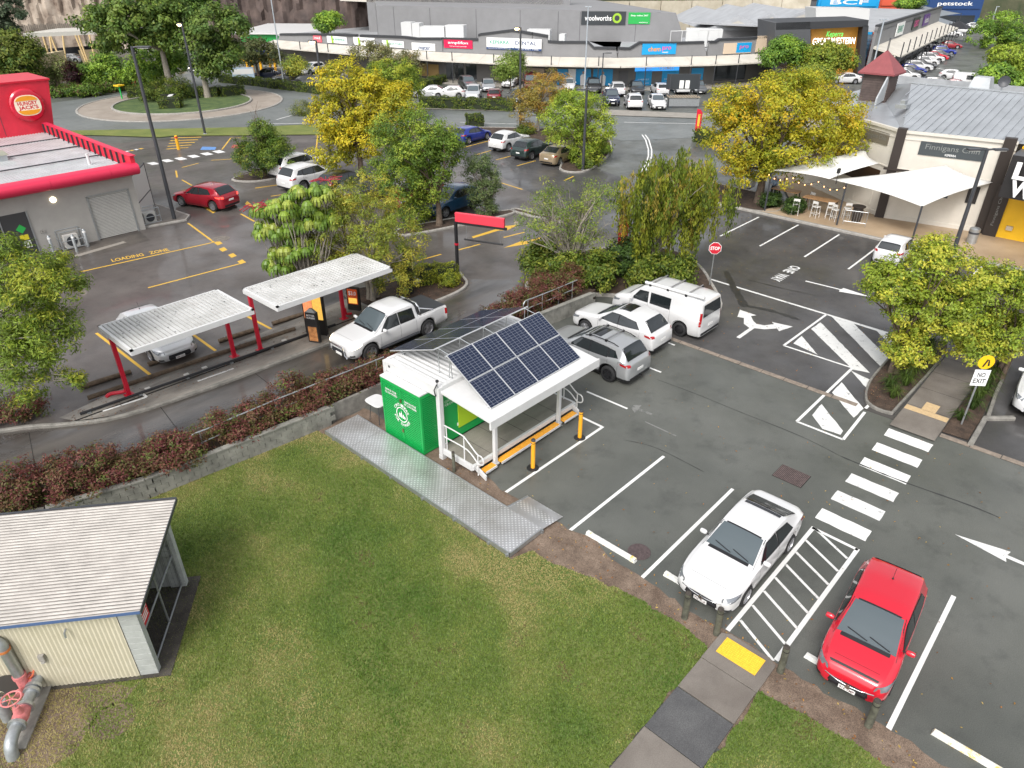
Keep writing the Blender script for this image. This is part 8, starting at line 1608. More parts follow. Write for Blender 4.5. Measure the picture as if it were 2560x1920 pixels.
tree('dark_shrub_tree', bx, by, 'small dark-green tree with twiggy top beside the dark blue car', lob(bx, by, [(1205,470,45,55),(1195,420,42,38),(1210,520,35,30),(1225,450,25,40)]), [(0.04,0.07,0.022),(0.06,0.09,0.028),(0.085,0.11,0.04),(0.025,0.045,0.015)], (.09,.7), 170, 44, .17, .42, .4, BARKP, 12, stems=3, bare=[(-.5,.2,3.4,10)], gaps=.35)
# island with van: twiggy tree, weeping tree, understorey
bx, by = 15.6, 6.6
tree('twiggy_tree', bx, by, 'half-bare twiggy tree with sparse green leaves left of the weeping tree', lob(bx, by, [(1390,540,85,75),(1500,500,60,60),(1330,560,50,50),(1450,620,90,60),(1360,470,50,40),(1480,590,70,70)]), [(0.10,0.145,0.024),(0.14,0.175,0.028),(0.07,0.105,0.02),(0.19,0.21,0.03)], (.12,1.0), 230, 30, .17, .5, .35, BARKP, 34, stems=4, hollow=.3, gaps=.5, bare=[(-1.1,.8,4.2,9),(.4,-.3,4.8,9),(-.3,.6,3.4,10),(1.2,-.9,3.8,8)])
bx, by = 19.2, 3.6
wt = thing('weeping_tree', (bx,by,0), 'weeping bottlebrush tree with hanging yellow-green foliage beside the stop sign', 'tree')
lobs = lob(bx, by, [(1700,440,120,70),(1620,470,90,70),(1785,490,78,65),(1680,550,95,85),(1590,560,55,60)]); ctr, out_, idx, pts, off = crown_points(lobs, 430, 1, .1, .4, .35)
S_, N_, C_ = [], [], []; mbr = MB(); tp_ = (0.1,-.1,2.0)
mt_ = MB(); mt_.tube([(0,0,-.1),(.1,.05,.9),(.0,-.1,2.0)], [.2,.16,.13], 9); mt_.build('trunk', BARKP, wt, smooth=True)
for i, c in enumerate(ctr):
    if i % 8 == 0: limb(mbr, tp_, c, .05, .012, .15, 5, 6)
    ln = .7+1.0*RNG.random(); n = int(34*ln)+14; t = RNG.random(n); p = np.stack([c[0]+RNG.normal(0,.10,n)+.12*t*out_[i,0], c[1]+RNG.normal(0,.10,n)+.12*t*out_[i,1], c[2]-t*ln+RNG.normal(0,.05,n)], 1); p[:,2] = np.maximum(p[:,2], .4)
    S_.append(p); k = RNG.random(); base = np.array((0.19,0.21,0.022) if k < .35 else ((0.11,0.15,0.018) if k < .75 else ((0.27,0.22,0.04) if k < .88 else (0.06,0.085,0.015)))); C_.append(base*1.35*(.65+.7*RNG.random((n,1))))
    if i % 3 == 0: mbr.tube([tuple(c), (c[0]+.05,c[1],c[2]-ln*.5), (c[0]+.03,c[1]+.05,c[2]-ln)], .008, 4)
p = np.concatenate(S_); C_ = np.concatenate(C_); nn = rnd_dirs(len(p)); nn[:,2] *= .3; nn /= np.linalg.norm(nn, axis=1)[:,None]; V = leaf_faces(p, nn, .20, .36, 2.0)
link('crown', quads_mesh('crown', V, C_, LEAF), wt)['kind'] = 'stuff'; mbr.build('branches', BARKP, wt, smooth=True)['kind'] = 'stuff'
UND = [(0.085,0.13,0.016),(0.13,0.17,0.02),(0.05,0.085,0.013),(0.19,0.21,0.03)]
for i, (u, v, ru, rv, lb) in enumerate(((1395,690,75,50,'leafy green shrub left of the van nose above the red-leaved hedge'),(1480,690,70,55,'leafy green shrub directly behind the van bonnet'),(1560,650,60,50,'dark leafy shrub in the shade between the two trees'),(1625,690,60,45,'green shrub under the weeping tree behind the van roof'),(1690,690,55,40,'green shrub at the stop sign end of the island'),(1345,650,45,40,'small green shrub at the lane corner of the island'))):
    bx, by = P(u, v+38); bush('island_shrub', bx, by, lb, lob(bx, by, [(u,v,ru,rv),(u+20,v-25,ru*.6,rv*.6)]), UND if i != 2 else G_DK, size=.17, clumps=110, per=44, rc=.4, group='shrubs under the island trees', z0=.05)
# big autumn tree at the pub
bx, by = 36.3, 5.9
tree('autumn_tree', bx, by, 'big spreading golden-green autumn tree in front of the pub', lob(bx, by, [(1960,260,150,75),(1860,330,110,80),(2070,300,110,75),(1960,370,130,75),(1830,270,75,60),(2110,350,75,50),(1880,410,90,50),(1985,220,100,50)]), [(0.135,0.16,0.013),(0.195,0.195,0.014),(0.26,0.225,0.014),(0.31,0.225,0.013),(0.09,0.12,0.012)], (.28,2.4), 780, 46, .24, .62, .5, BARK, 34, hollow=.4, gaps=.2, weights=[2.4,2.6,2.2,1.6,1])
for u, v, ru, lb in ((1985,515,30,'dark rounded shrub at the foot of the autumn tree, right one'),(1930,500,30,'dark rounded shrub at the foot of the autumn tree, left one')): bx, by = P(u, v+20); bush('bed_shrub', bx, by, lb, lob(bx, by, [(u,v,ru,22)]), G_DK, size=.14, clumps=70, per=40, rc=.3)
# trees at the right footpath
bx, by = 17.05, -9.66
tree('footpath_tree', bx, by, 'yellow-green tree leaning over the hatched paint, left of the footpath', lob(bx, by, [(2330,640,75,50),(2240,720,85,65),(2330,760,95,75),(2290,860,80,50),(2390,700,70,60),(2200,690,45,40)]), [(0.19,0.225,0.022),(0.13,0.17,0.018),(0.26,0.26,0.03),(0.08,0.115,0.015)], (.11,1.4), 420, 42, .17, .38, .5, BARK, 26, lean=(.3,.1), hollow=.35, gaps=.38, stems=2)
bx, by = 19.6, -13.1
tree('footpath_tree', bx, by, 'yellow-green tree at the right edge behind the crossing sign', lob(bx, by, [(2480,720,90,65),(2420,790,80,60),(2520,820,80,70),(2440,860,70,40),(2560,740,60,70)]), [(0.17,0.21,0.02),(0.12,0.16,0.017),(0.23,0.24,0.028),(0.07,0.105,0.014)], (.10,1.3), 400, 42, .17, .38, .5, BARK, 24, hollow=.35, gaps=.35, stems=2)
tufts('strappy_plant', [(15.6,-10.0,1.0),(16.3,-10.4,1.1),(17.2,-10.3,1.2),(18.0,-10.3,1.3),(18.6,-9.9,1.2),(19.3,-10.3,1.3),(20.2,-10.1,1.2),(14.9,-10.35,.9)], 'dark green strappy grass plant in the bed left of the footpath', [(0.05,0.085,0.018),(0.07,0.11,0.02),(0.10,0.14,0.03)], .75, 90, group='strappy plants left of the footpath', width=.016)
tufts('strappy_plant', [(16.2,-12.9,1.0),(17.0,-12.85,1.1),(17.8,-12.9,1.1),(18.7,-12.8,1.1),(15.0,-12.75,.8),(19.6,-12.8,1.1)], 'dark green strappy grass plant in the bed behind the crossing sign', [(0.05,0.085,0.018),(0.07,0.11,0.02)], .75, 90, group='strappy plants right of the footpath', width=.016)
# left edge tree
bx, by = -11.6, 15.6
tree('long_leaf_tree', bx, by, 'long-leaved green tree at the left edge beside the first canopy', lob(bx, by, [(70,690,110,70),(30,790,110,85),(110,830,85,80),(60,920,90,75),(165,720,50,35),(20,620,40,35),(190,960,20,30)]), [(0.13,0.18,0.02),(0.09,0.13,0.018),(0.20,0.22,0.025),(0.06,0.09,0.014)], (.14,1.2), 430, 44, .2, .4, .26, BARKP, 26, hollow=.35, gaps=.35, stems=2)
# middle island by the road
bx, by = P(1462,408)
tree('island_tree', bx, by, 'light green spreading tree on the island behind the gold sedan', lob(bx, by, [(1450,290,90,50),(1410,320,60,50),(1490,330,55,55),(1470,380,50,45),(1440,250,60,30)]), [(0.17,0.23,0.024),(0.12,0.17,0.018),(0.22,0.26,0.03),(0.07,0.11,0.014)], (.15,1.6), 330, 44, .22, .55, .5, BARK, 18, gaps=.3)
bx, by = P(1345,330)
tree('orange_tree', bx, by, 'sparse orange-brown autumn tree beside the lit lamp post', lob(bx, by, [(1345,240,60,50),(1330,280,50,40),(1380,215,55,40),(1320,250,40,40)]), [(0.19,0.135,0.025),(0.15,0.125,0.025),(0.22,0.135,0.025),(0.11,0.10,0.025)], (.12,1.6), 190, 40, .24, .6, .45, BARKP, 22, gaps=.4)
for u, v, lb in ((1310,338,'low green shrub at the left of the road island'),(1400,350,'low green shrub under the orange tree'),(1470,420,'low green shrub at the kerb behind the gold sedan'),(1505,385,'low green shrub at the curved kerb of the road island')): bx, by = P(u, v); bush('island_shrub', bx, by, lb, [(0,0,.45,1.1,.9,.5)], UND, size=.16, clumps=50, per=36, rc=.4)
# far trees
def ft(name, u, v, label, items, pal, n=220, sz=.42, trunk=(.25,2.5), per=44, rc=1.0, **k):
    bx, by = P(u, v); tree(name, bx, by, label, lob(bx, by, items), pal, trunk, n, per, sz, rc, .55, limbs=10, **k)
ft('roundabout_tree', 432, 245, 'tall green tree with pale trunk in the middle of the roundabout', [(330,55,110,50),(420,50,60,55),(290,100,60,30),(400,100,60,35),(250,50,50,40),(350,10,90,30)], [(0.06,0.10,0.018),(0.09,0.13,0.022),(0.04,0.07,0.014),(0.13,0.16,0.03)], 420, .5, (.4,5.5), gaps=.3, bark=BARKP)
ft('roundabout_tree', 520, 246, 'second green tree right of the lit lamp on the roundabout', [(530,60,65,50),(500,110,55,45),(560,130,45,45),(590,60,40,40),(520,170,40,30)], [(0.05,0.09,0.018),(0.08,0.115,0.022),(0.035,0.06,0.014)], 300, .45, (.35,4), gaps=.35, bark=BARKP)
ft('background_tree', 395, 222, 'green tree just behind the roundabout trunk', [(380,160,60,40),(360,190,50,30),(430,150,40,40)], G_MID, 200, .42)
ft('edge_tree', 35, 235, 'dense dark-green tree at the upper left edge above the red sign', [(30,130,65,55),(20,180,60,35),(60,150,40,50)], [(0.05,0.085,0.015),(0.09,0.11,0.018),(0.03,0.055,0.012)], 300, .4)
ft('edge_tree', 0, 160, 'grey-green tree at the far top left corner', [(10,30,50,50),(-20,70,60,40)], [(0.04,0.06,0.035),(0.06,0.08,0.045)], 160, .5)
ft('background_tree', 268, 218, 'leafy green tree left of the roundabout behind the lamp post', [(265,165,35,35),(290,190,30,25),(250,190,30,25)], G_MID, 160, .36)
ft('background_tree', 150, 225, 'thin sparse tree with pale twigs behind the red sign', [(155,170,35,35),(135,190,25,25)], [(0.12,0.13,0.04),(0.08,0.10,0.03)], 60, .3, gaps=.5)
ft('background_tree', 215, 222, 'small green tree with dark red shrub beside it', [(220,185,25,25),(205,200,25,18)], G_MID, 90, .32)
bush('dark_red_shrub', *P(192,228), 'dark red cordyline-like shrub behind the roundabout', [(0,0,1.8,1.0,.9,1.8)], [(0.05,0.012,0.018),(0.03,0.012,0.014)], size=.45, clumps=40, per=30, rc=.7, aspect=.2)
for u, v, lb in ((170,240,'low shrub at the kerb left of the roundabout, left one'),(225,240,'low shrub at the kerb left of the roundabout, middle one'),(290,228,'low shrub at the kerb left of the roundabout, right one'),(350,215,'low shrub behind the roundabout near the hydrant')): bush('verge_shrub', *P(u, v), lb, [(0,0,.6,2.2,1.4,.8)], G_MID+[(0.10,0.07,0.03)], size=.3, clumps=60, per=36, rc=.6)
ft('carpark_tree', 648, 203, 'dark spreading tree above the navy pickup', [(640,125,45,30),(675,140,30,25),(620,140,25,22)], [(0.05,0.065,0.02),(0.08,0.085,0.03),(0.035,0.045,0.015)], 130, .34, (.2,2.2), gaps=.4)
ft('carpark_tree', 737, 212, 'small olive tree in front of the white crossover by the shops', [(740,165,30,22)], OLIVE, 60, .3, (.12,1.8))
ft('carpark_tree', 985, 205, 'sparse grey-olive tree in front of the left shop signs', [(990,150,60,25),(930,130,55,25),(1020,160,40,20)], [(0.13,0.13,0.05),(0.10,0.10,0.045),(0.16,0.12,0.05)], 130, .34, (.15,2.4), gaps=.5)
ft('carpark_tree', 1276, 250, 'young green tree in front of the dental sign', [(1275,165,38,28),(1285,150,25,18),(1260,185,25,18)], [(0.12,0.17,0.03),(0.08,0.12,0.02),(0.17,0.20,0.04)], 120, .28, (.1,2.6), gaps=.4)
ft('hill_tree', 823, 160, 'single rounded green tree against the dark rock face', [(823,50,32,18),(815,62,25,14)], G_MID, 110, .5)
for u, v, it, lb, pal in ((1960,226,[(1965,120,45,25),(1930,140,30,22),(1990,135,35,25)],'dense green tree left of the amber portal',G_MID),(2075,230,[(2070,135,60,28),(2110,150,35,25),(2040,160,40,22)],'spreading green tree in front of the amber portal',[(0.10,0.14,0.016),(0.15,0.17,0.02),(0.06,0.09,0.013)]),(2040,240,[(2040,185,50,22),(2000,200,30,15)],'olive tree behind the big autumn tree',OLIVE)): ft('entrance_tree', u, v, lb, it, pal, 190, .36)
for u, v, it, lb in ((2490,120,[(2500,60,60,35),(2460,85,50,32),(2530,90,50,30)],'large green tree at the top right car park'),(2520,190,[(2520,140,50,28),(2540,175,45,28)],'bright green tree at the upper right edge'),(2500,230,[(2490,185,45,22),(2530,205,45,20)],'green tree behind the banner flag at the right edge'),(2330,92,[(2330,72,22,12)],'small tree at the far end of the shop wing'),(2270,12+80,[(2275,8,35,14)],'small green tree in front of the far pet shop'),(2560,120,[(2550,100,40,30)],'grey-olive tree at the far right edge')): ft('carpark_tree', u, v, lb, it, G_MID if 'bright' not in lb else [(0.17,0.22,0.025),(0.12,0.16,0.02)], 150, .45)
# wooded top of the rise
for i, (u, v, it) in enumerate((((-20,112,[(20,10,60,30)])),((120,106,[(110,-20,70,20)])),((260,112,[(270,10,60,40)])),((470,112,[(480,10,50,35)])),((560,108,[(560,30,40,30)])),((1750,88,[(1750,-12,120,12)])),((2400,60,[(2390,-8,60,10)])))): ft('ridge_tree', u, v, ('grey-green tree on the rise, at the far left','bushy tree on the rock face left of the roundabout tree','tree on the rise behind the tallest roundabout tree','tree on the rise right of the roundabout lamp','tree on the rise below the white building','row of foliage above the back retaining wall','foliage above the far pet shop')[i], it, G_DK+G_MID[:2], 150, .7, rc=1.6)
# ------------------------------------------------------------------ lamps and signs
LAMPLIT = mat('lamp_lit', (1,.8,.5), .4, emit=(1.0,.72,.38), estr=14.0); LAMPOFF = mat('lamp_lens', (0.55,0.55,0.52), .4); LGREY = mat('pale_pole', (0.42,0.46,0.50), .45, .3); RUSTP = mat('golden_pole', (0.34,0.22,0.08), .6)
def lamp(u, v, vt, label, heads=((0,),), lit=False, m=DGREY, r=.11, arm=.6, hx=(1,), base=None, hl=.6):
    x, y = base or P(u, v); h = HZ(x, y, vt); t = thing('street_lamp', (x,y,0), label, 'street lamp'); q = MB(); q.tube([(0,0,0),(0,0,h*.5),(0,0,h)], [r*1.15,r,r*.8], 10); q.build('pole', m, t, smooth=True, sharp=50); q = MB(); q.lathe([(r*2.2,0),(r*2.2,.05),(r*1.3,.12)], 10); q.build('base_plate', STEEL, t)
    for sg in hx:
        ax, ay = shh*sg, -ch*sg; q = MB(); q.tube([(0,0,h-.06),(ax*arm,ay*arm,h-.02)], r*.45, 6); q.build('arm', m, t)
        c = (ax*(arm+hl/2), ay*(arm+hl/2), h-.08); q = MB(); q.obox(c, (hl, .30, .10), math.atan2(ay, ax)); q.build('lamp_head', m, t, bevel=.02); q = MB(); q.obox((c[0],c[1],c[2]-.03), (hl*.8, .24, .03), math.atan2(ay, ax)); q.build('lens', LAMPLIT if lit else LAMPOFF, t)
        if lit: q = MB(); q.lathe([(.02,-.16),(.16,-.10),(.20,0)], 12, (c[0],c[1],c[2]-.03)); q.build('globe', LAMPLIT, t, smooth=True)
lamp(437,551,116,'tall charcoal lamp post at the restaurant corner kerb',arm=.3,hl=.8); lamp(513,336,58,'lit lamp on a tall post beside the roundabout',lit=True,hx=(-1,),arm=.05,hl=.4); lamp(831,427,101,'lit lamp on a tall post in front of the golden tree',lit=True,hx=(-1,),arm=.05,hl=.5)
lamp(1300,330,68,'lit lamp on a dark post in front of the dental sign',lit=True,hx=(-1,),arm=.1,hl=.5); lamp(1457,427,223,'dark double-arm lamp post on the road island',hx=(1,-1),arm=.15,hl=.7); lamp(1460,240,16,'thin pale lamp pole in front of the supermarket sign',m=LGREY,r=.09,hx=(1,-1),arm=.1,hl=.3); lamp(1503,226,132,'short dark lamp with one arm in front of the chemist',hx=(1,),arm=.3,hl=.8,r=.08)
lamp(710,211,-6,'thin pale lamp pole in the hedge by the grey crossover',m=LGREY,r=.09,hx=(1,),arm=.1,hl=.4); lamp(2162,252,48,'pale lamp pole left of the red-roofed tower',m=LGREY,r=.1,hx=(1,-1),arm=.1,hl=.4); lamp(2461,118,16,'pale lamp pole at the far right trees',m=LGREY,r=.1,hx=(1,),arm=.1,hl=.4)
lamp(0,0,372,'double-arm dark lamp post in front of the pub',hx=(1,-1),arm=.35,hl=.75,base=P(2380,640)); lamp(2262,905,770,'dark green short post beside the footpath tree',base=(18.9,-9.9),hx=(),m=mat('dark_green_post', (0.015,0.05,0.045), .5))
SRED = mat('stop_red', (0.52,0.012,0.03), .45); SGNW = SIGNW; CROSSY = mat('warning_yellow', (0.80,0.50,0.01), .45)
def post_sign(x, y, h, label, cat='sign', rz=None): t = thing('road_sign', (x,y,0), label, cat); q = MB(); q.tube([(0,0,0),(0,0,h)], .032, 8); q.build('post', STEEL, t, smooth=True); return t
def facing(x, y, z, yaw=0.0):           # board facing towards the camera side
    a = math.atan2(CAMY-y, CAMX-x)+yaw; return frame((math.cos(a)*.05, math.sin(a)*.05, z), (-math.sin(a), math.cos(a), 0), (0,0,1))
def plate(poly, m, mt, parent, name, dz=0.0, th=.008): q = MB(); q.prism(poly, dz, dz+th); o = q.build(name, m, parent); o.matrix_local = mt; return o
x, y = 20.15, .75; t = post_sign(x, y, 2.35, 'red octagonal stop sign at the end of the planted island', 'stop sign'); mt = facing(x, y, 2.2, .15); octo = lambda r: [(r*math.cos(R(22.5+45*i)), r*math.sin(R(22.5+45*i))) for i in range(8)]
plate(octo(.34), SIGNW, mt, t, 'border'); plate(octo(.315), SRED, mt, t, 'face', .009); text('STOP', .48, .19, SIGNW, t, 'lettering', mt @ Matrix.Translation((0,0,.019)), bold=.03)
x, y = 14.74, -12.89; t = post_sign(x, y, 3.0, 'white no-exit plate below a yellow pedestrian disc by the crossing', 'road sign'); mt = facing(x, y, 2.1, .55); plate([(-.27,-.33),(.27,-.33),(.27,.33),(-.27,.33)], SIGNW, mt, t, 'plate'); BLK = mat('sign_black_ink', (0.015,0.015,0.016), .5)
text('NO', .27, .19, BLK, t, 'lettering', mt @ Matrix.Translation((0,.12,.010)), bold=.02); text('EXIT', .42, .19, BLK, t, 'lettering', mt @ Matrix.Translation((0,-.13,.010)), bold=.02); mt2 = facing(x, y, 2.74, .55); plate(disc(0,0,.28,28), CROSSY, mt2, t, 'yellow_disc')
for pts in (((-.10,-.18),(-.04,-.18),(.05,.10),(0,.13)),((.05,.12),(.10,.08),(.14,-.13),(.08,-.15))): plate(list(pts), BLK, mt2, t, 'walking_legs_symbol', .009)
for u, v, sc, lb in ((537,150,1.0,'small yellow pedestrian disc near the roundabout trees'),(612,146,1.0,'small yellow pedestrian disc left of the green canopy'),(454,152,1.0,'small yellow pedestrian disc behind the roundabout trunk')):
    x, y = P(u, v+18); t = post_sign(x, y, HZ(x,y,v), lb); plate(disc(0,0,.75,16), CROSSY, facing(x, y, HZ(x,y,v-4)), t, 'yellow_disc')
x, y = P(428,268); t = post_sign(x, y, 1.5, 'black and white chevron board on the roundabout hedge'); mt = facing(x, y, HZ(x,y,248)); plate([(-.9,-.6),(.9,-.6),(.9,.6),(-.9,.6)], BLK, mt, t, 'board'); plate([(.1,.55),(.6,.55),(-.05,0),(.6,-.55),(.1,-.55),(-.6,0)], SIGNW, mt, t, 'chevron', .01)
x, y = P(612,208); t = thing('map_board', (x,y,0), 'white and blue directory board above the hedge', 'sign board'); zc = HZ(x,y,189); plate([(-1.5,-1.1),(1.5,-1.1),(1.5,1.1),(-1.5,1.1)], mat('board_pale_blue', (0.45,0.58,0.70), .5), facing(x,y,zc), t, 'panel', th=.1); q = MB(); q.tube([(0,0,0),(0,0,zc-1)], .08, 6); q.build('post', STEEL, t); plate([(-1.4,.2),(1.4,.2),(1.4,.9),(-1.4,.9)], SIGNW, facing(x,y,zc), t, 'header', .11)
for u, v, lb in ((1735,350,'red feather flag with white and yellow lettering at the road corner'),(1495,660,'red feather flag half hidden inside the island shrubs')):
    x, y = P(u, v) if v < 500 else (19.6,6.4); t = thing('feather_flag', (x,y,0), lb, 'flag'); q = MB(); q.tube([(0,0,0),(0,0,2.9)], .02, 6); q.build('pole', STEEL, t); mt = facing(x, y, 1.9); plate([(-.05,-1.1),(.45,-1.0),(.5,.6),(.3,.95),(-.05,1.0)], RED, mt, t, 'flag_cloth', th=.012); plate([(.1,-.6),(.3,-.6),(.32,.5),(.12,.5)], mat('flag_yellow', (0.8,0.5,0.05), .5), mt, t, 'flag_stripe', .014)
for u, v, vt, lb, s_ in ((2252,238,204,'black vertical banner beside the brown tower','FITNESS'),(2448,225,178,'black vertical banner flag at the far right car park','ANYTIME')):
    x, y = P(u, v); h = HZ(x,y,vt); t = thing('banner_flag', (x,y,0), lb, 'flag'); q = MB(); q.tube([(0,0,0),(0,0,h)], .05, 6); q.build('pole', DGREY, t); mt = facing(x,y,h*.55); plate([(-.1,-h*.42),(1.4,-h*.42),(1.4,h*.42),(-.1,h*.42)], CHAR, mt, t, 'banner', th=.02); text(s_, h*.7, .7, SIGNW, t, 'lettering', mt @ Matrix.Translation((.65,0,.03)) @ Matrix.Rotation(R(90), 4, 'Z'))
for u, v, h, lb in ((447,374,1.2,'yellow bollard in the yellow hatched bay by the grass verge'),): x, y = P(u, v); t = thing('yellow_bollard', (x,y,0), lb, 'bollard'); h = HZ(x,y,338); q = MB(); q.lathe([(.14,0),(.14,h*.95),(.05,h)], 12); q.build('post', YEL, t, smooth=True); q = MB(); q.lathe([(.145,h*.8),(.145,h*.9)], 12); q.build('red_band', RED, t)
for u in (621,633,654,678,690): x, y = P(u, 178-(u-620)*.0+abs(u-655)*.05); t = thing('yellow_bollard', (x,y,0), 'yellow bollard %s by the small far car park trees' % {621:'furthest left',633:'second from left',654:'in the middle',678:'second from right',690:'furthest right'}[u], 'bollard', 'yellow bollards left of the shops'); h = 2.6 if u != 633 else 2.2; q = MB(); q.lathe([(.2,0),(.2,h),(.08,h+.1)], 10); q.build('post', YEL, t); q = MB(); q.lathe([(.205,h*.75),(.205,h*.85)], 10); q.build('band', BLACK, t)
x, y = P(340,222); t = thing('fire_hydrant', (x,y,0), 'small red hydrant beyond the roundabout', 'hydrant'); q = MB(); q.lathe([(.3,0),(.25,.6),(.32,.8),(.15,1.2)], 10); q.build('barrel', RED, t); q = MB(); q.tube([(-.45,0,.8),(.45,0,.8)], .12, 8); q.build('outlets', RED, t)
x, y = P(306,248); t = thing('green_marker_post', (x,y,0), 'bright green marker post left of the roundabout hedge', 'post'); h = HZ(x,y,215); q = MB(); q.tube([(0,0,0),(0,0,h)], .1, 8); q.build('post', SGR, t); q = MB(); q.obox((0,0,h), (.9,.9,.15), .3); q.build('top', CROSSY, t)
# trolley bay with billboard
x, y = P(1705,268); t = thing('trolley_bay', (x,y,0), 'trolley bay with timber slats and dark billboard in the far car park', 'trolley bay'); rz_ = HEAD-math.pi/2
for k in range(12): q = MB(); q.obox((shh*(k-5.5)*.32,-ch*(k-5.5)*.32,1.2), (.2,1.8,.05), rz_); q.build('roof_slat', mat('slat_timber', (0.32,0.26,0.19), .8), t)
for sg in (-1.7,1.7): q = MB(); q.tube([(shh*sg,-ch*sg,0),(shh*sg,-ch*sg,3.6)], .06, 6); q.build('post', DGREY, t)
q = MB(); q.obox((ch*.8,shh*.8,1.9), (4.0,.12,1.7), rz_); q.build('billboard', CHAR, t)
for sg in (-.2,.5): q = MB(); q.obox((ch*.72+shh*sg,shh*.72-ch*sg,2.0), (.5,.02,.9), rz_); q.build('poster_figure', SIGNW, t)
q = MB(); q.obox((-ch*.8,-shh*.8,.25), (3.6,.1,.8), rz_); q.build('front_rail', STEEL, t)
# ------------------------------------------------------------------ vehicles: near ones first
car('sedan','white',2.52,-10.15,180,'white sedan parked nose to the lawn beside the hatched paint',plate='753 XUA',extras=('blackroofgap','face'))
car('mpv','red',2.12,-13.92,184.5,'red hatchback parked right of the hatched paint',plate='916 YMP',extras=('antenna','face'),wheel='five')
car('ute','white',4.55,8.38,180,'white dual-cab pickup with bull bar waiting in the drive-through lane','pickup',sc=1.08,wheel='five',lit='front',extras=())
car('suv','silver',9.2,.15,90,'silver crossover with roof bars parked nearest the kiosk',extras=('rails','bars','sunroof','towbar'),wheel='five',dark=True)
car('crossover','white',12.05,.85,90,'white crossover with sunroof parked between silver crossover and van',extras=('sunroof',),wheel='five')
car('van','white',14.9,.32,90,'white panel van with roof bars and awning roll parked at the island','van',extras=('bars','awning'),wheel='steel',dark=True)
car('hatch','lightsilver',-2.95,15.65,270,'silver hatchback parked under the first red-post canopy',plate='284 CDS',sc=1.04,extras=('antenna',),wheel='five')
car('hatch','crimson',9.05,34.7,108,'dark red hatchback with brake lights on, driving past the loading zone',sc=1.12,rearlit=True,name='red_hatchback')
car('suv','white',18.5,37.3,6,'white crossover parked beside the round dark-green shrub tree',sc=1.12,wheel='five')
car('suv','white',17.1,33.7,6,'white crossover half hidden behind the umbrella tree',sc=1.10,wheel='five')
car('hatch','black',18.2,30.6,6,'dark hatchback mostly hidden behind the olive-green island tree',sc=1.08)
car('sedan','grey',17.6,27.6,6,'grey sedan with a lit bonnet hidden behind the island trees',sc=1.08)
car('hatch','crimson',19.6,24.2,186,'dark red car glimpsed through the tall dense tree',sc=1.08)
car('crossover','teal',20.0,20.9,183,'dark blue crossover parked between the dense tree and the small dark tree',sc=1.05,wheel='five')
car('hatch','blue',37.0,36.1,4,'bright blue hatchback parked at the top of the yellow bays',wheel='five')
car('crossover','white',37.3,31.3,5,'white crossover parked between the blue and dark green cars',wheel='five')
car('crossover','pine',36.3,27.6,6,'dark green crossover parked beside the gold sedan',wheel='five',extras=())
car('sedan','gold',36.4,24.5,8,'pale gold sedan parked at the end of the yellow bays')
car('mini','white',31.2,-5.1,0,'small white hatchback parked facing the pub footpath')
car('suv','white',19.2,-14.75,184,'white four-wheel drive cut off by the right edge of the picture','four-wheel drive',sc=1.05,wheel='five')
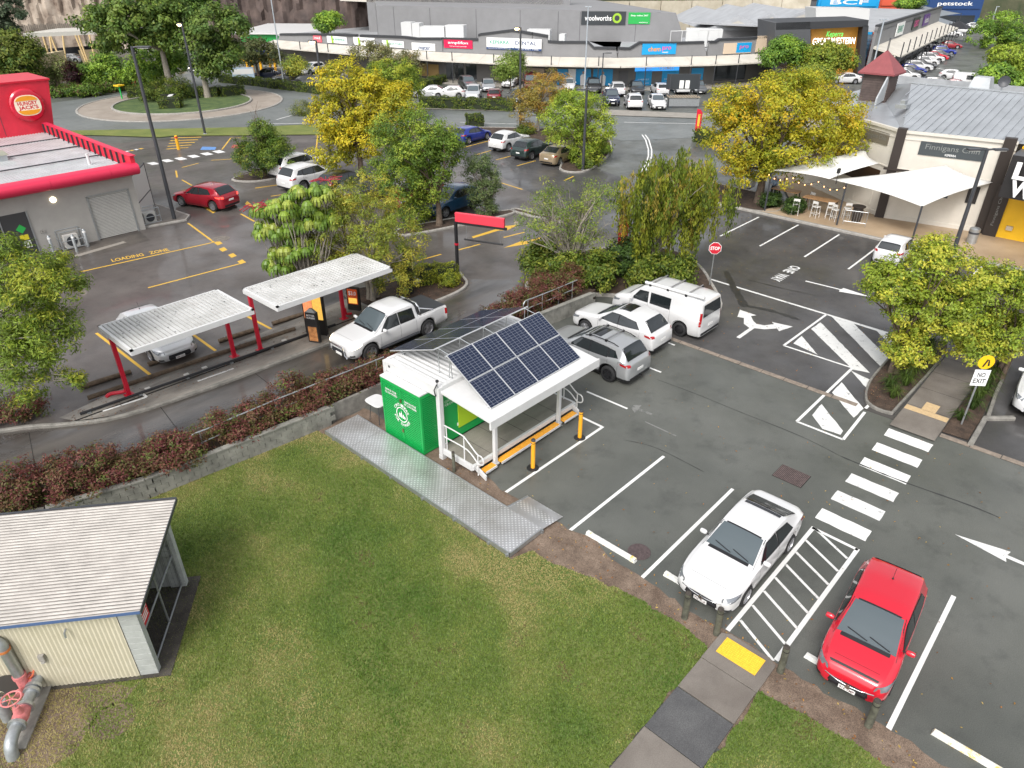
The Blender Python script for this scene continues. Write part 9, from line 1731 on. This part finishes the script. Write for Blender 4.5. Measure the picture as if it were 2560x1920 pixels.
# far vehicles
def fcar(kind, colour, u, v, hd, label, lit=None, sc=1.0, z=0): x, y = P(u, v); car(kind, colour, x, y, hd, label, sc=sc, detail=1, lit=lit, group='cars in the far car parks')
fcar('suv','grey',498,178,225,'dark oncoming car with headlights on behind the roundabout',lit='front')
FD = math.degrees(math.atan2(FQ[3][1]-CAMY, FQ[3][0]-CAMX))
for kind, colour, u, v, hd, lb in (
 ('suv','grey',1170,222,FD+200,'grey hatchback nearest the hearing shop, front row'),('hatch','silver',1221,226,FD+185,'silver hatchback in front of the cream shop window'),('suv','white',1276,216,FD+170,'white bull-bar ute in front of the dental shop'),('van','maroon',1328,222,FD+180,'dark red van behind the orange tree'),('sedan','white',1420,224,FD+180,'white sedan partly hidden by the orange tree tops'),
 ('suv','black',1483,228,FD+180,'black crossover in front of the chemist posters'),('suv','white',1541,236,FD,'white crossover in front of the service door'),('hatch','black',1590,232,FD+180,'black hatchback in front of the chemist entrance'),('hatch','white',1648,235,FD+5,'white hatchback in front of the chemist lit sign'),('suv','white',1697,231,FD+5,'white crossover right of the white hatchback, front row'),('sedan','grey',1742,230,FD+180,'grey sedan behind the trolley bay'),
 ('sedan','lightsilver',1075,243,FD+90,'pale silver car at the left end of the hedge row'),('hatch','white',1122,244,FD+90,'white hatchback behind the long hedge'),('suv','lightsilver',1184,247,FD+180,'silver wagon in the row behind the hedge'),('hatch','maroon',1237,250,FD,'dark red hatchback in the row behind the hedge'),('sedan','grey',1290,252,FD+180,'grey car behind the lit lamp post'),
 ('ute','navy',1527,258,FD+180,'dark navy pickup facing the road, second row'),('suv','white',1582,268,FD,'white crossover with red lamps, second row'),('sedan','white',1641,268,FD+180,'white sedan facing the road, second row'),
 ('ute','navy',672,199,FD+95,'navy pickup with tray rack behind the hedge'),('suv','grey',722,208,FD+110,'grey crossover left of the small olive tree'),('sedan','black',757,214,FD+110,'black sedan behind the clipped hedge'),('suv','grey',797,219,FD+110,'grey hatch beside the golden tree'),('suv','white',782,184,FD+150,'white crossover above the black sedan'),('suv','black',735,140,FD-20,'black crossover under the green canopy'),('hatch','blue',662,138,FD+90,'blue car under the green canopy'),('sedan','white',100,162,FD+90,'white car under the flat canopy, left one'),('sedan','white',140,159,FD+90,'white car under the flat canopy, middle one'),('sedan','white',178,156,FD+90,'white car under the flat canopy, right one'),('hatch','white',245,182,FD+80,'white car beneath the background tree')): fcar(kind, colour, u, v, hd, lb)
WD = math.degrees(math.atan2(WB[1]-WA[1], WB[0]-WA[0]))
cols_ = ['white','black','blue','white','black','white','white','red','grey','blue','crimson','white']
row = [(2256,200),(2270,192),(2276,184),(2290,178),(2300,172),(2311,163),(2322,156),(2334,150),(2347,146),(2354,138),(2372,121),(2336,122)]
ords = ['first','second','third','fourth','fifth','sixth','seventh','eighth','ninth','tenth','eleventh','twelfth']
for i, ((u, v), c) in enumerate(zip(row, cols_)): fcar(('suv','sedan','hatch')[i % 3], c, u, v, WD-75, '%s car, %s from the tower in the angled row along the shop wing' % (c, ords[i]))
for kind, colour, u, v, hd, lb in (('hatch','white',2385,200,WD-90,'white hatchback leaving the zebra in the far right car park'),('suv','black',2345,224,WD-80,'black crossover just above the pub roof edge'),('sedan','maroon',2390,226,WD-80,'maroon sedan just above the pub roof edge'),('van','white',2424,220,WD-80,'white van just above the pub roof edge'),('suv','white',2470,218,WD-80,'white crossover near the banner flag'),('ute','white',2430,74,WD-85,'white pickup under the far shade sails, furthest right'),('ute','white',2400,84,WD-85,'white pickup under the far shade sails, middle one'),('ute','white',2372,92,WD-85,'white pickup under the far shade sails, left one'),('suv','white',2350,84,WD-85,'white car deeper under the shade sails'),('suv','black',2138,196,FD+90,'black car between the entrance trees and the tower'),('sedan','white',2108,208,FD+90,'white car behind the olive tree'),('hatch','silver',2410,60,WD-85,'silver car in the far row before the red shop'),('hatch','white',2375,68,WD-85,'white car in the far row before the pet shop')): fcar(kind, colour, u, v, hd, lb)
for k in range(5): lpx((2345+k*9,171+k*1.5), (2352+k*9,172+k*1.5), .5, WP, carpark, .0045, 'crossing_dash')
x, y = P(2385,103); t = thing('market_umbrella', (x,y,0), 'black market umbrella above the far right row', 'umbrella'); q = MB(); q.lathe([(3.4,2.6),(1.8,3.3),(.1,4.0)], 8); q.build('canopy', BLACK, t); q = MB(); q.tube([(0,0,0),(0,0,3.9)], .06, 6); q.build('pole', STEEL, t)
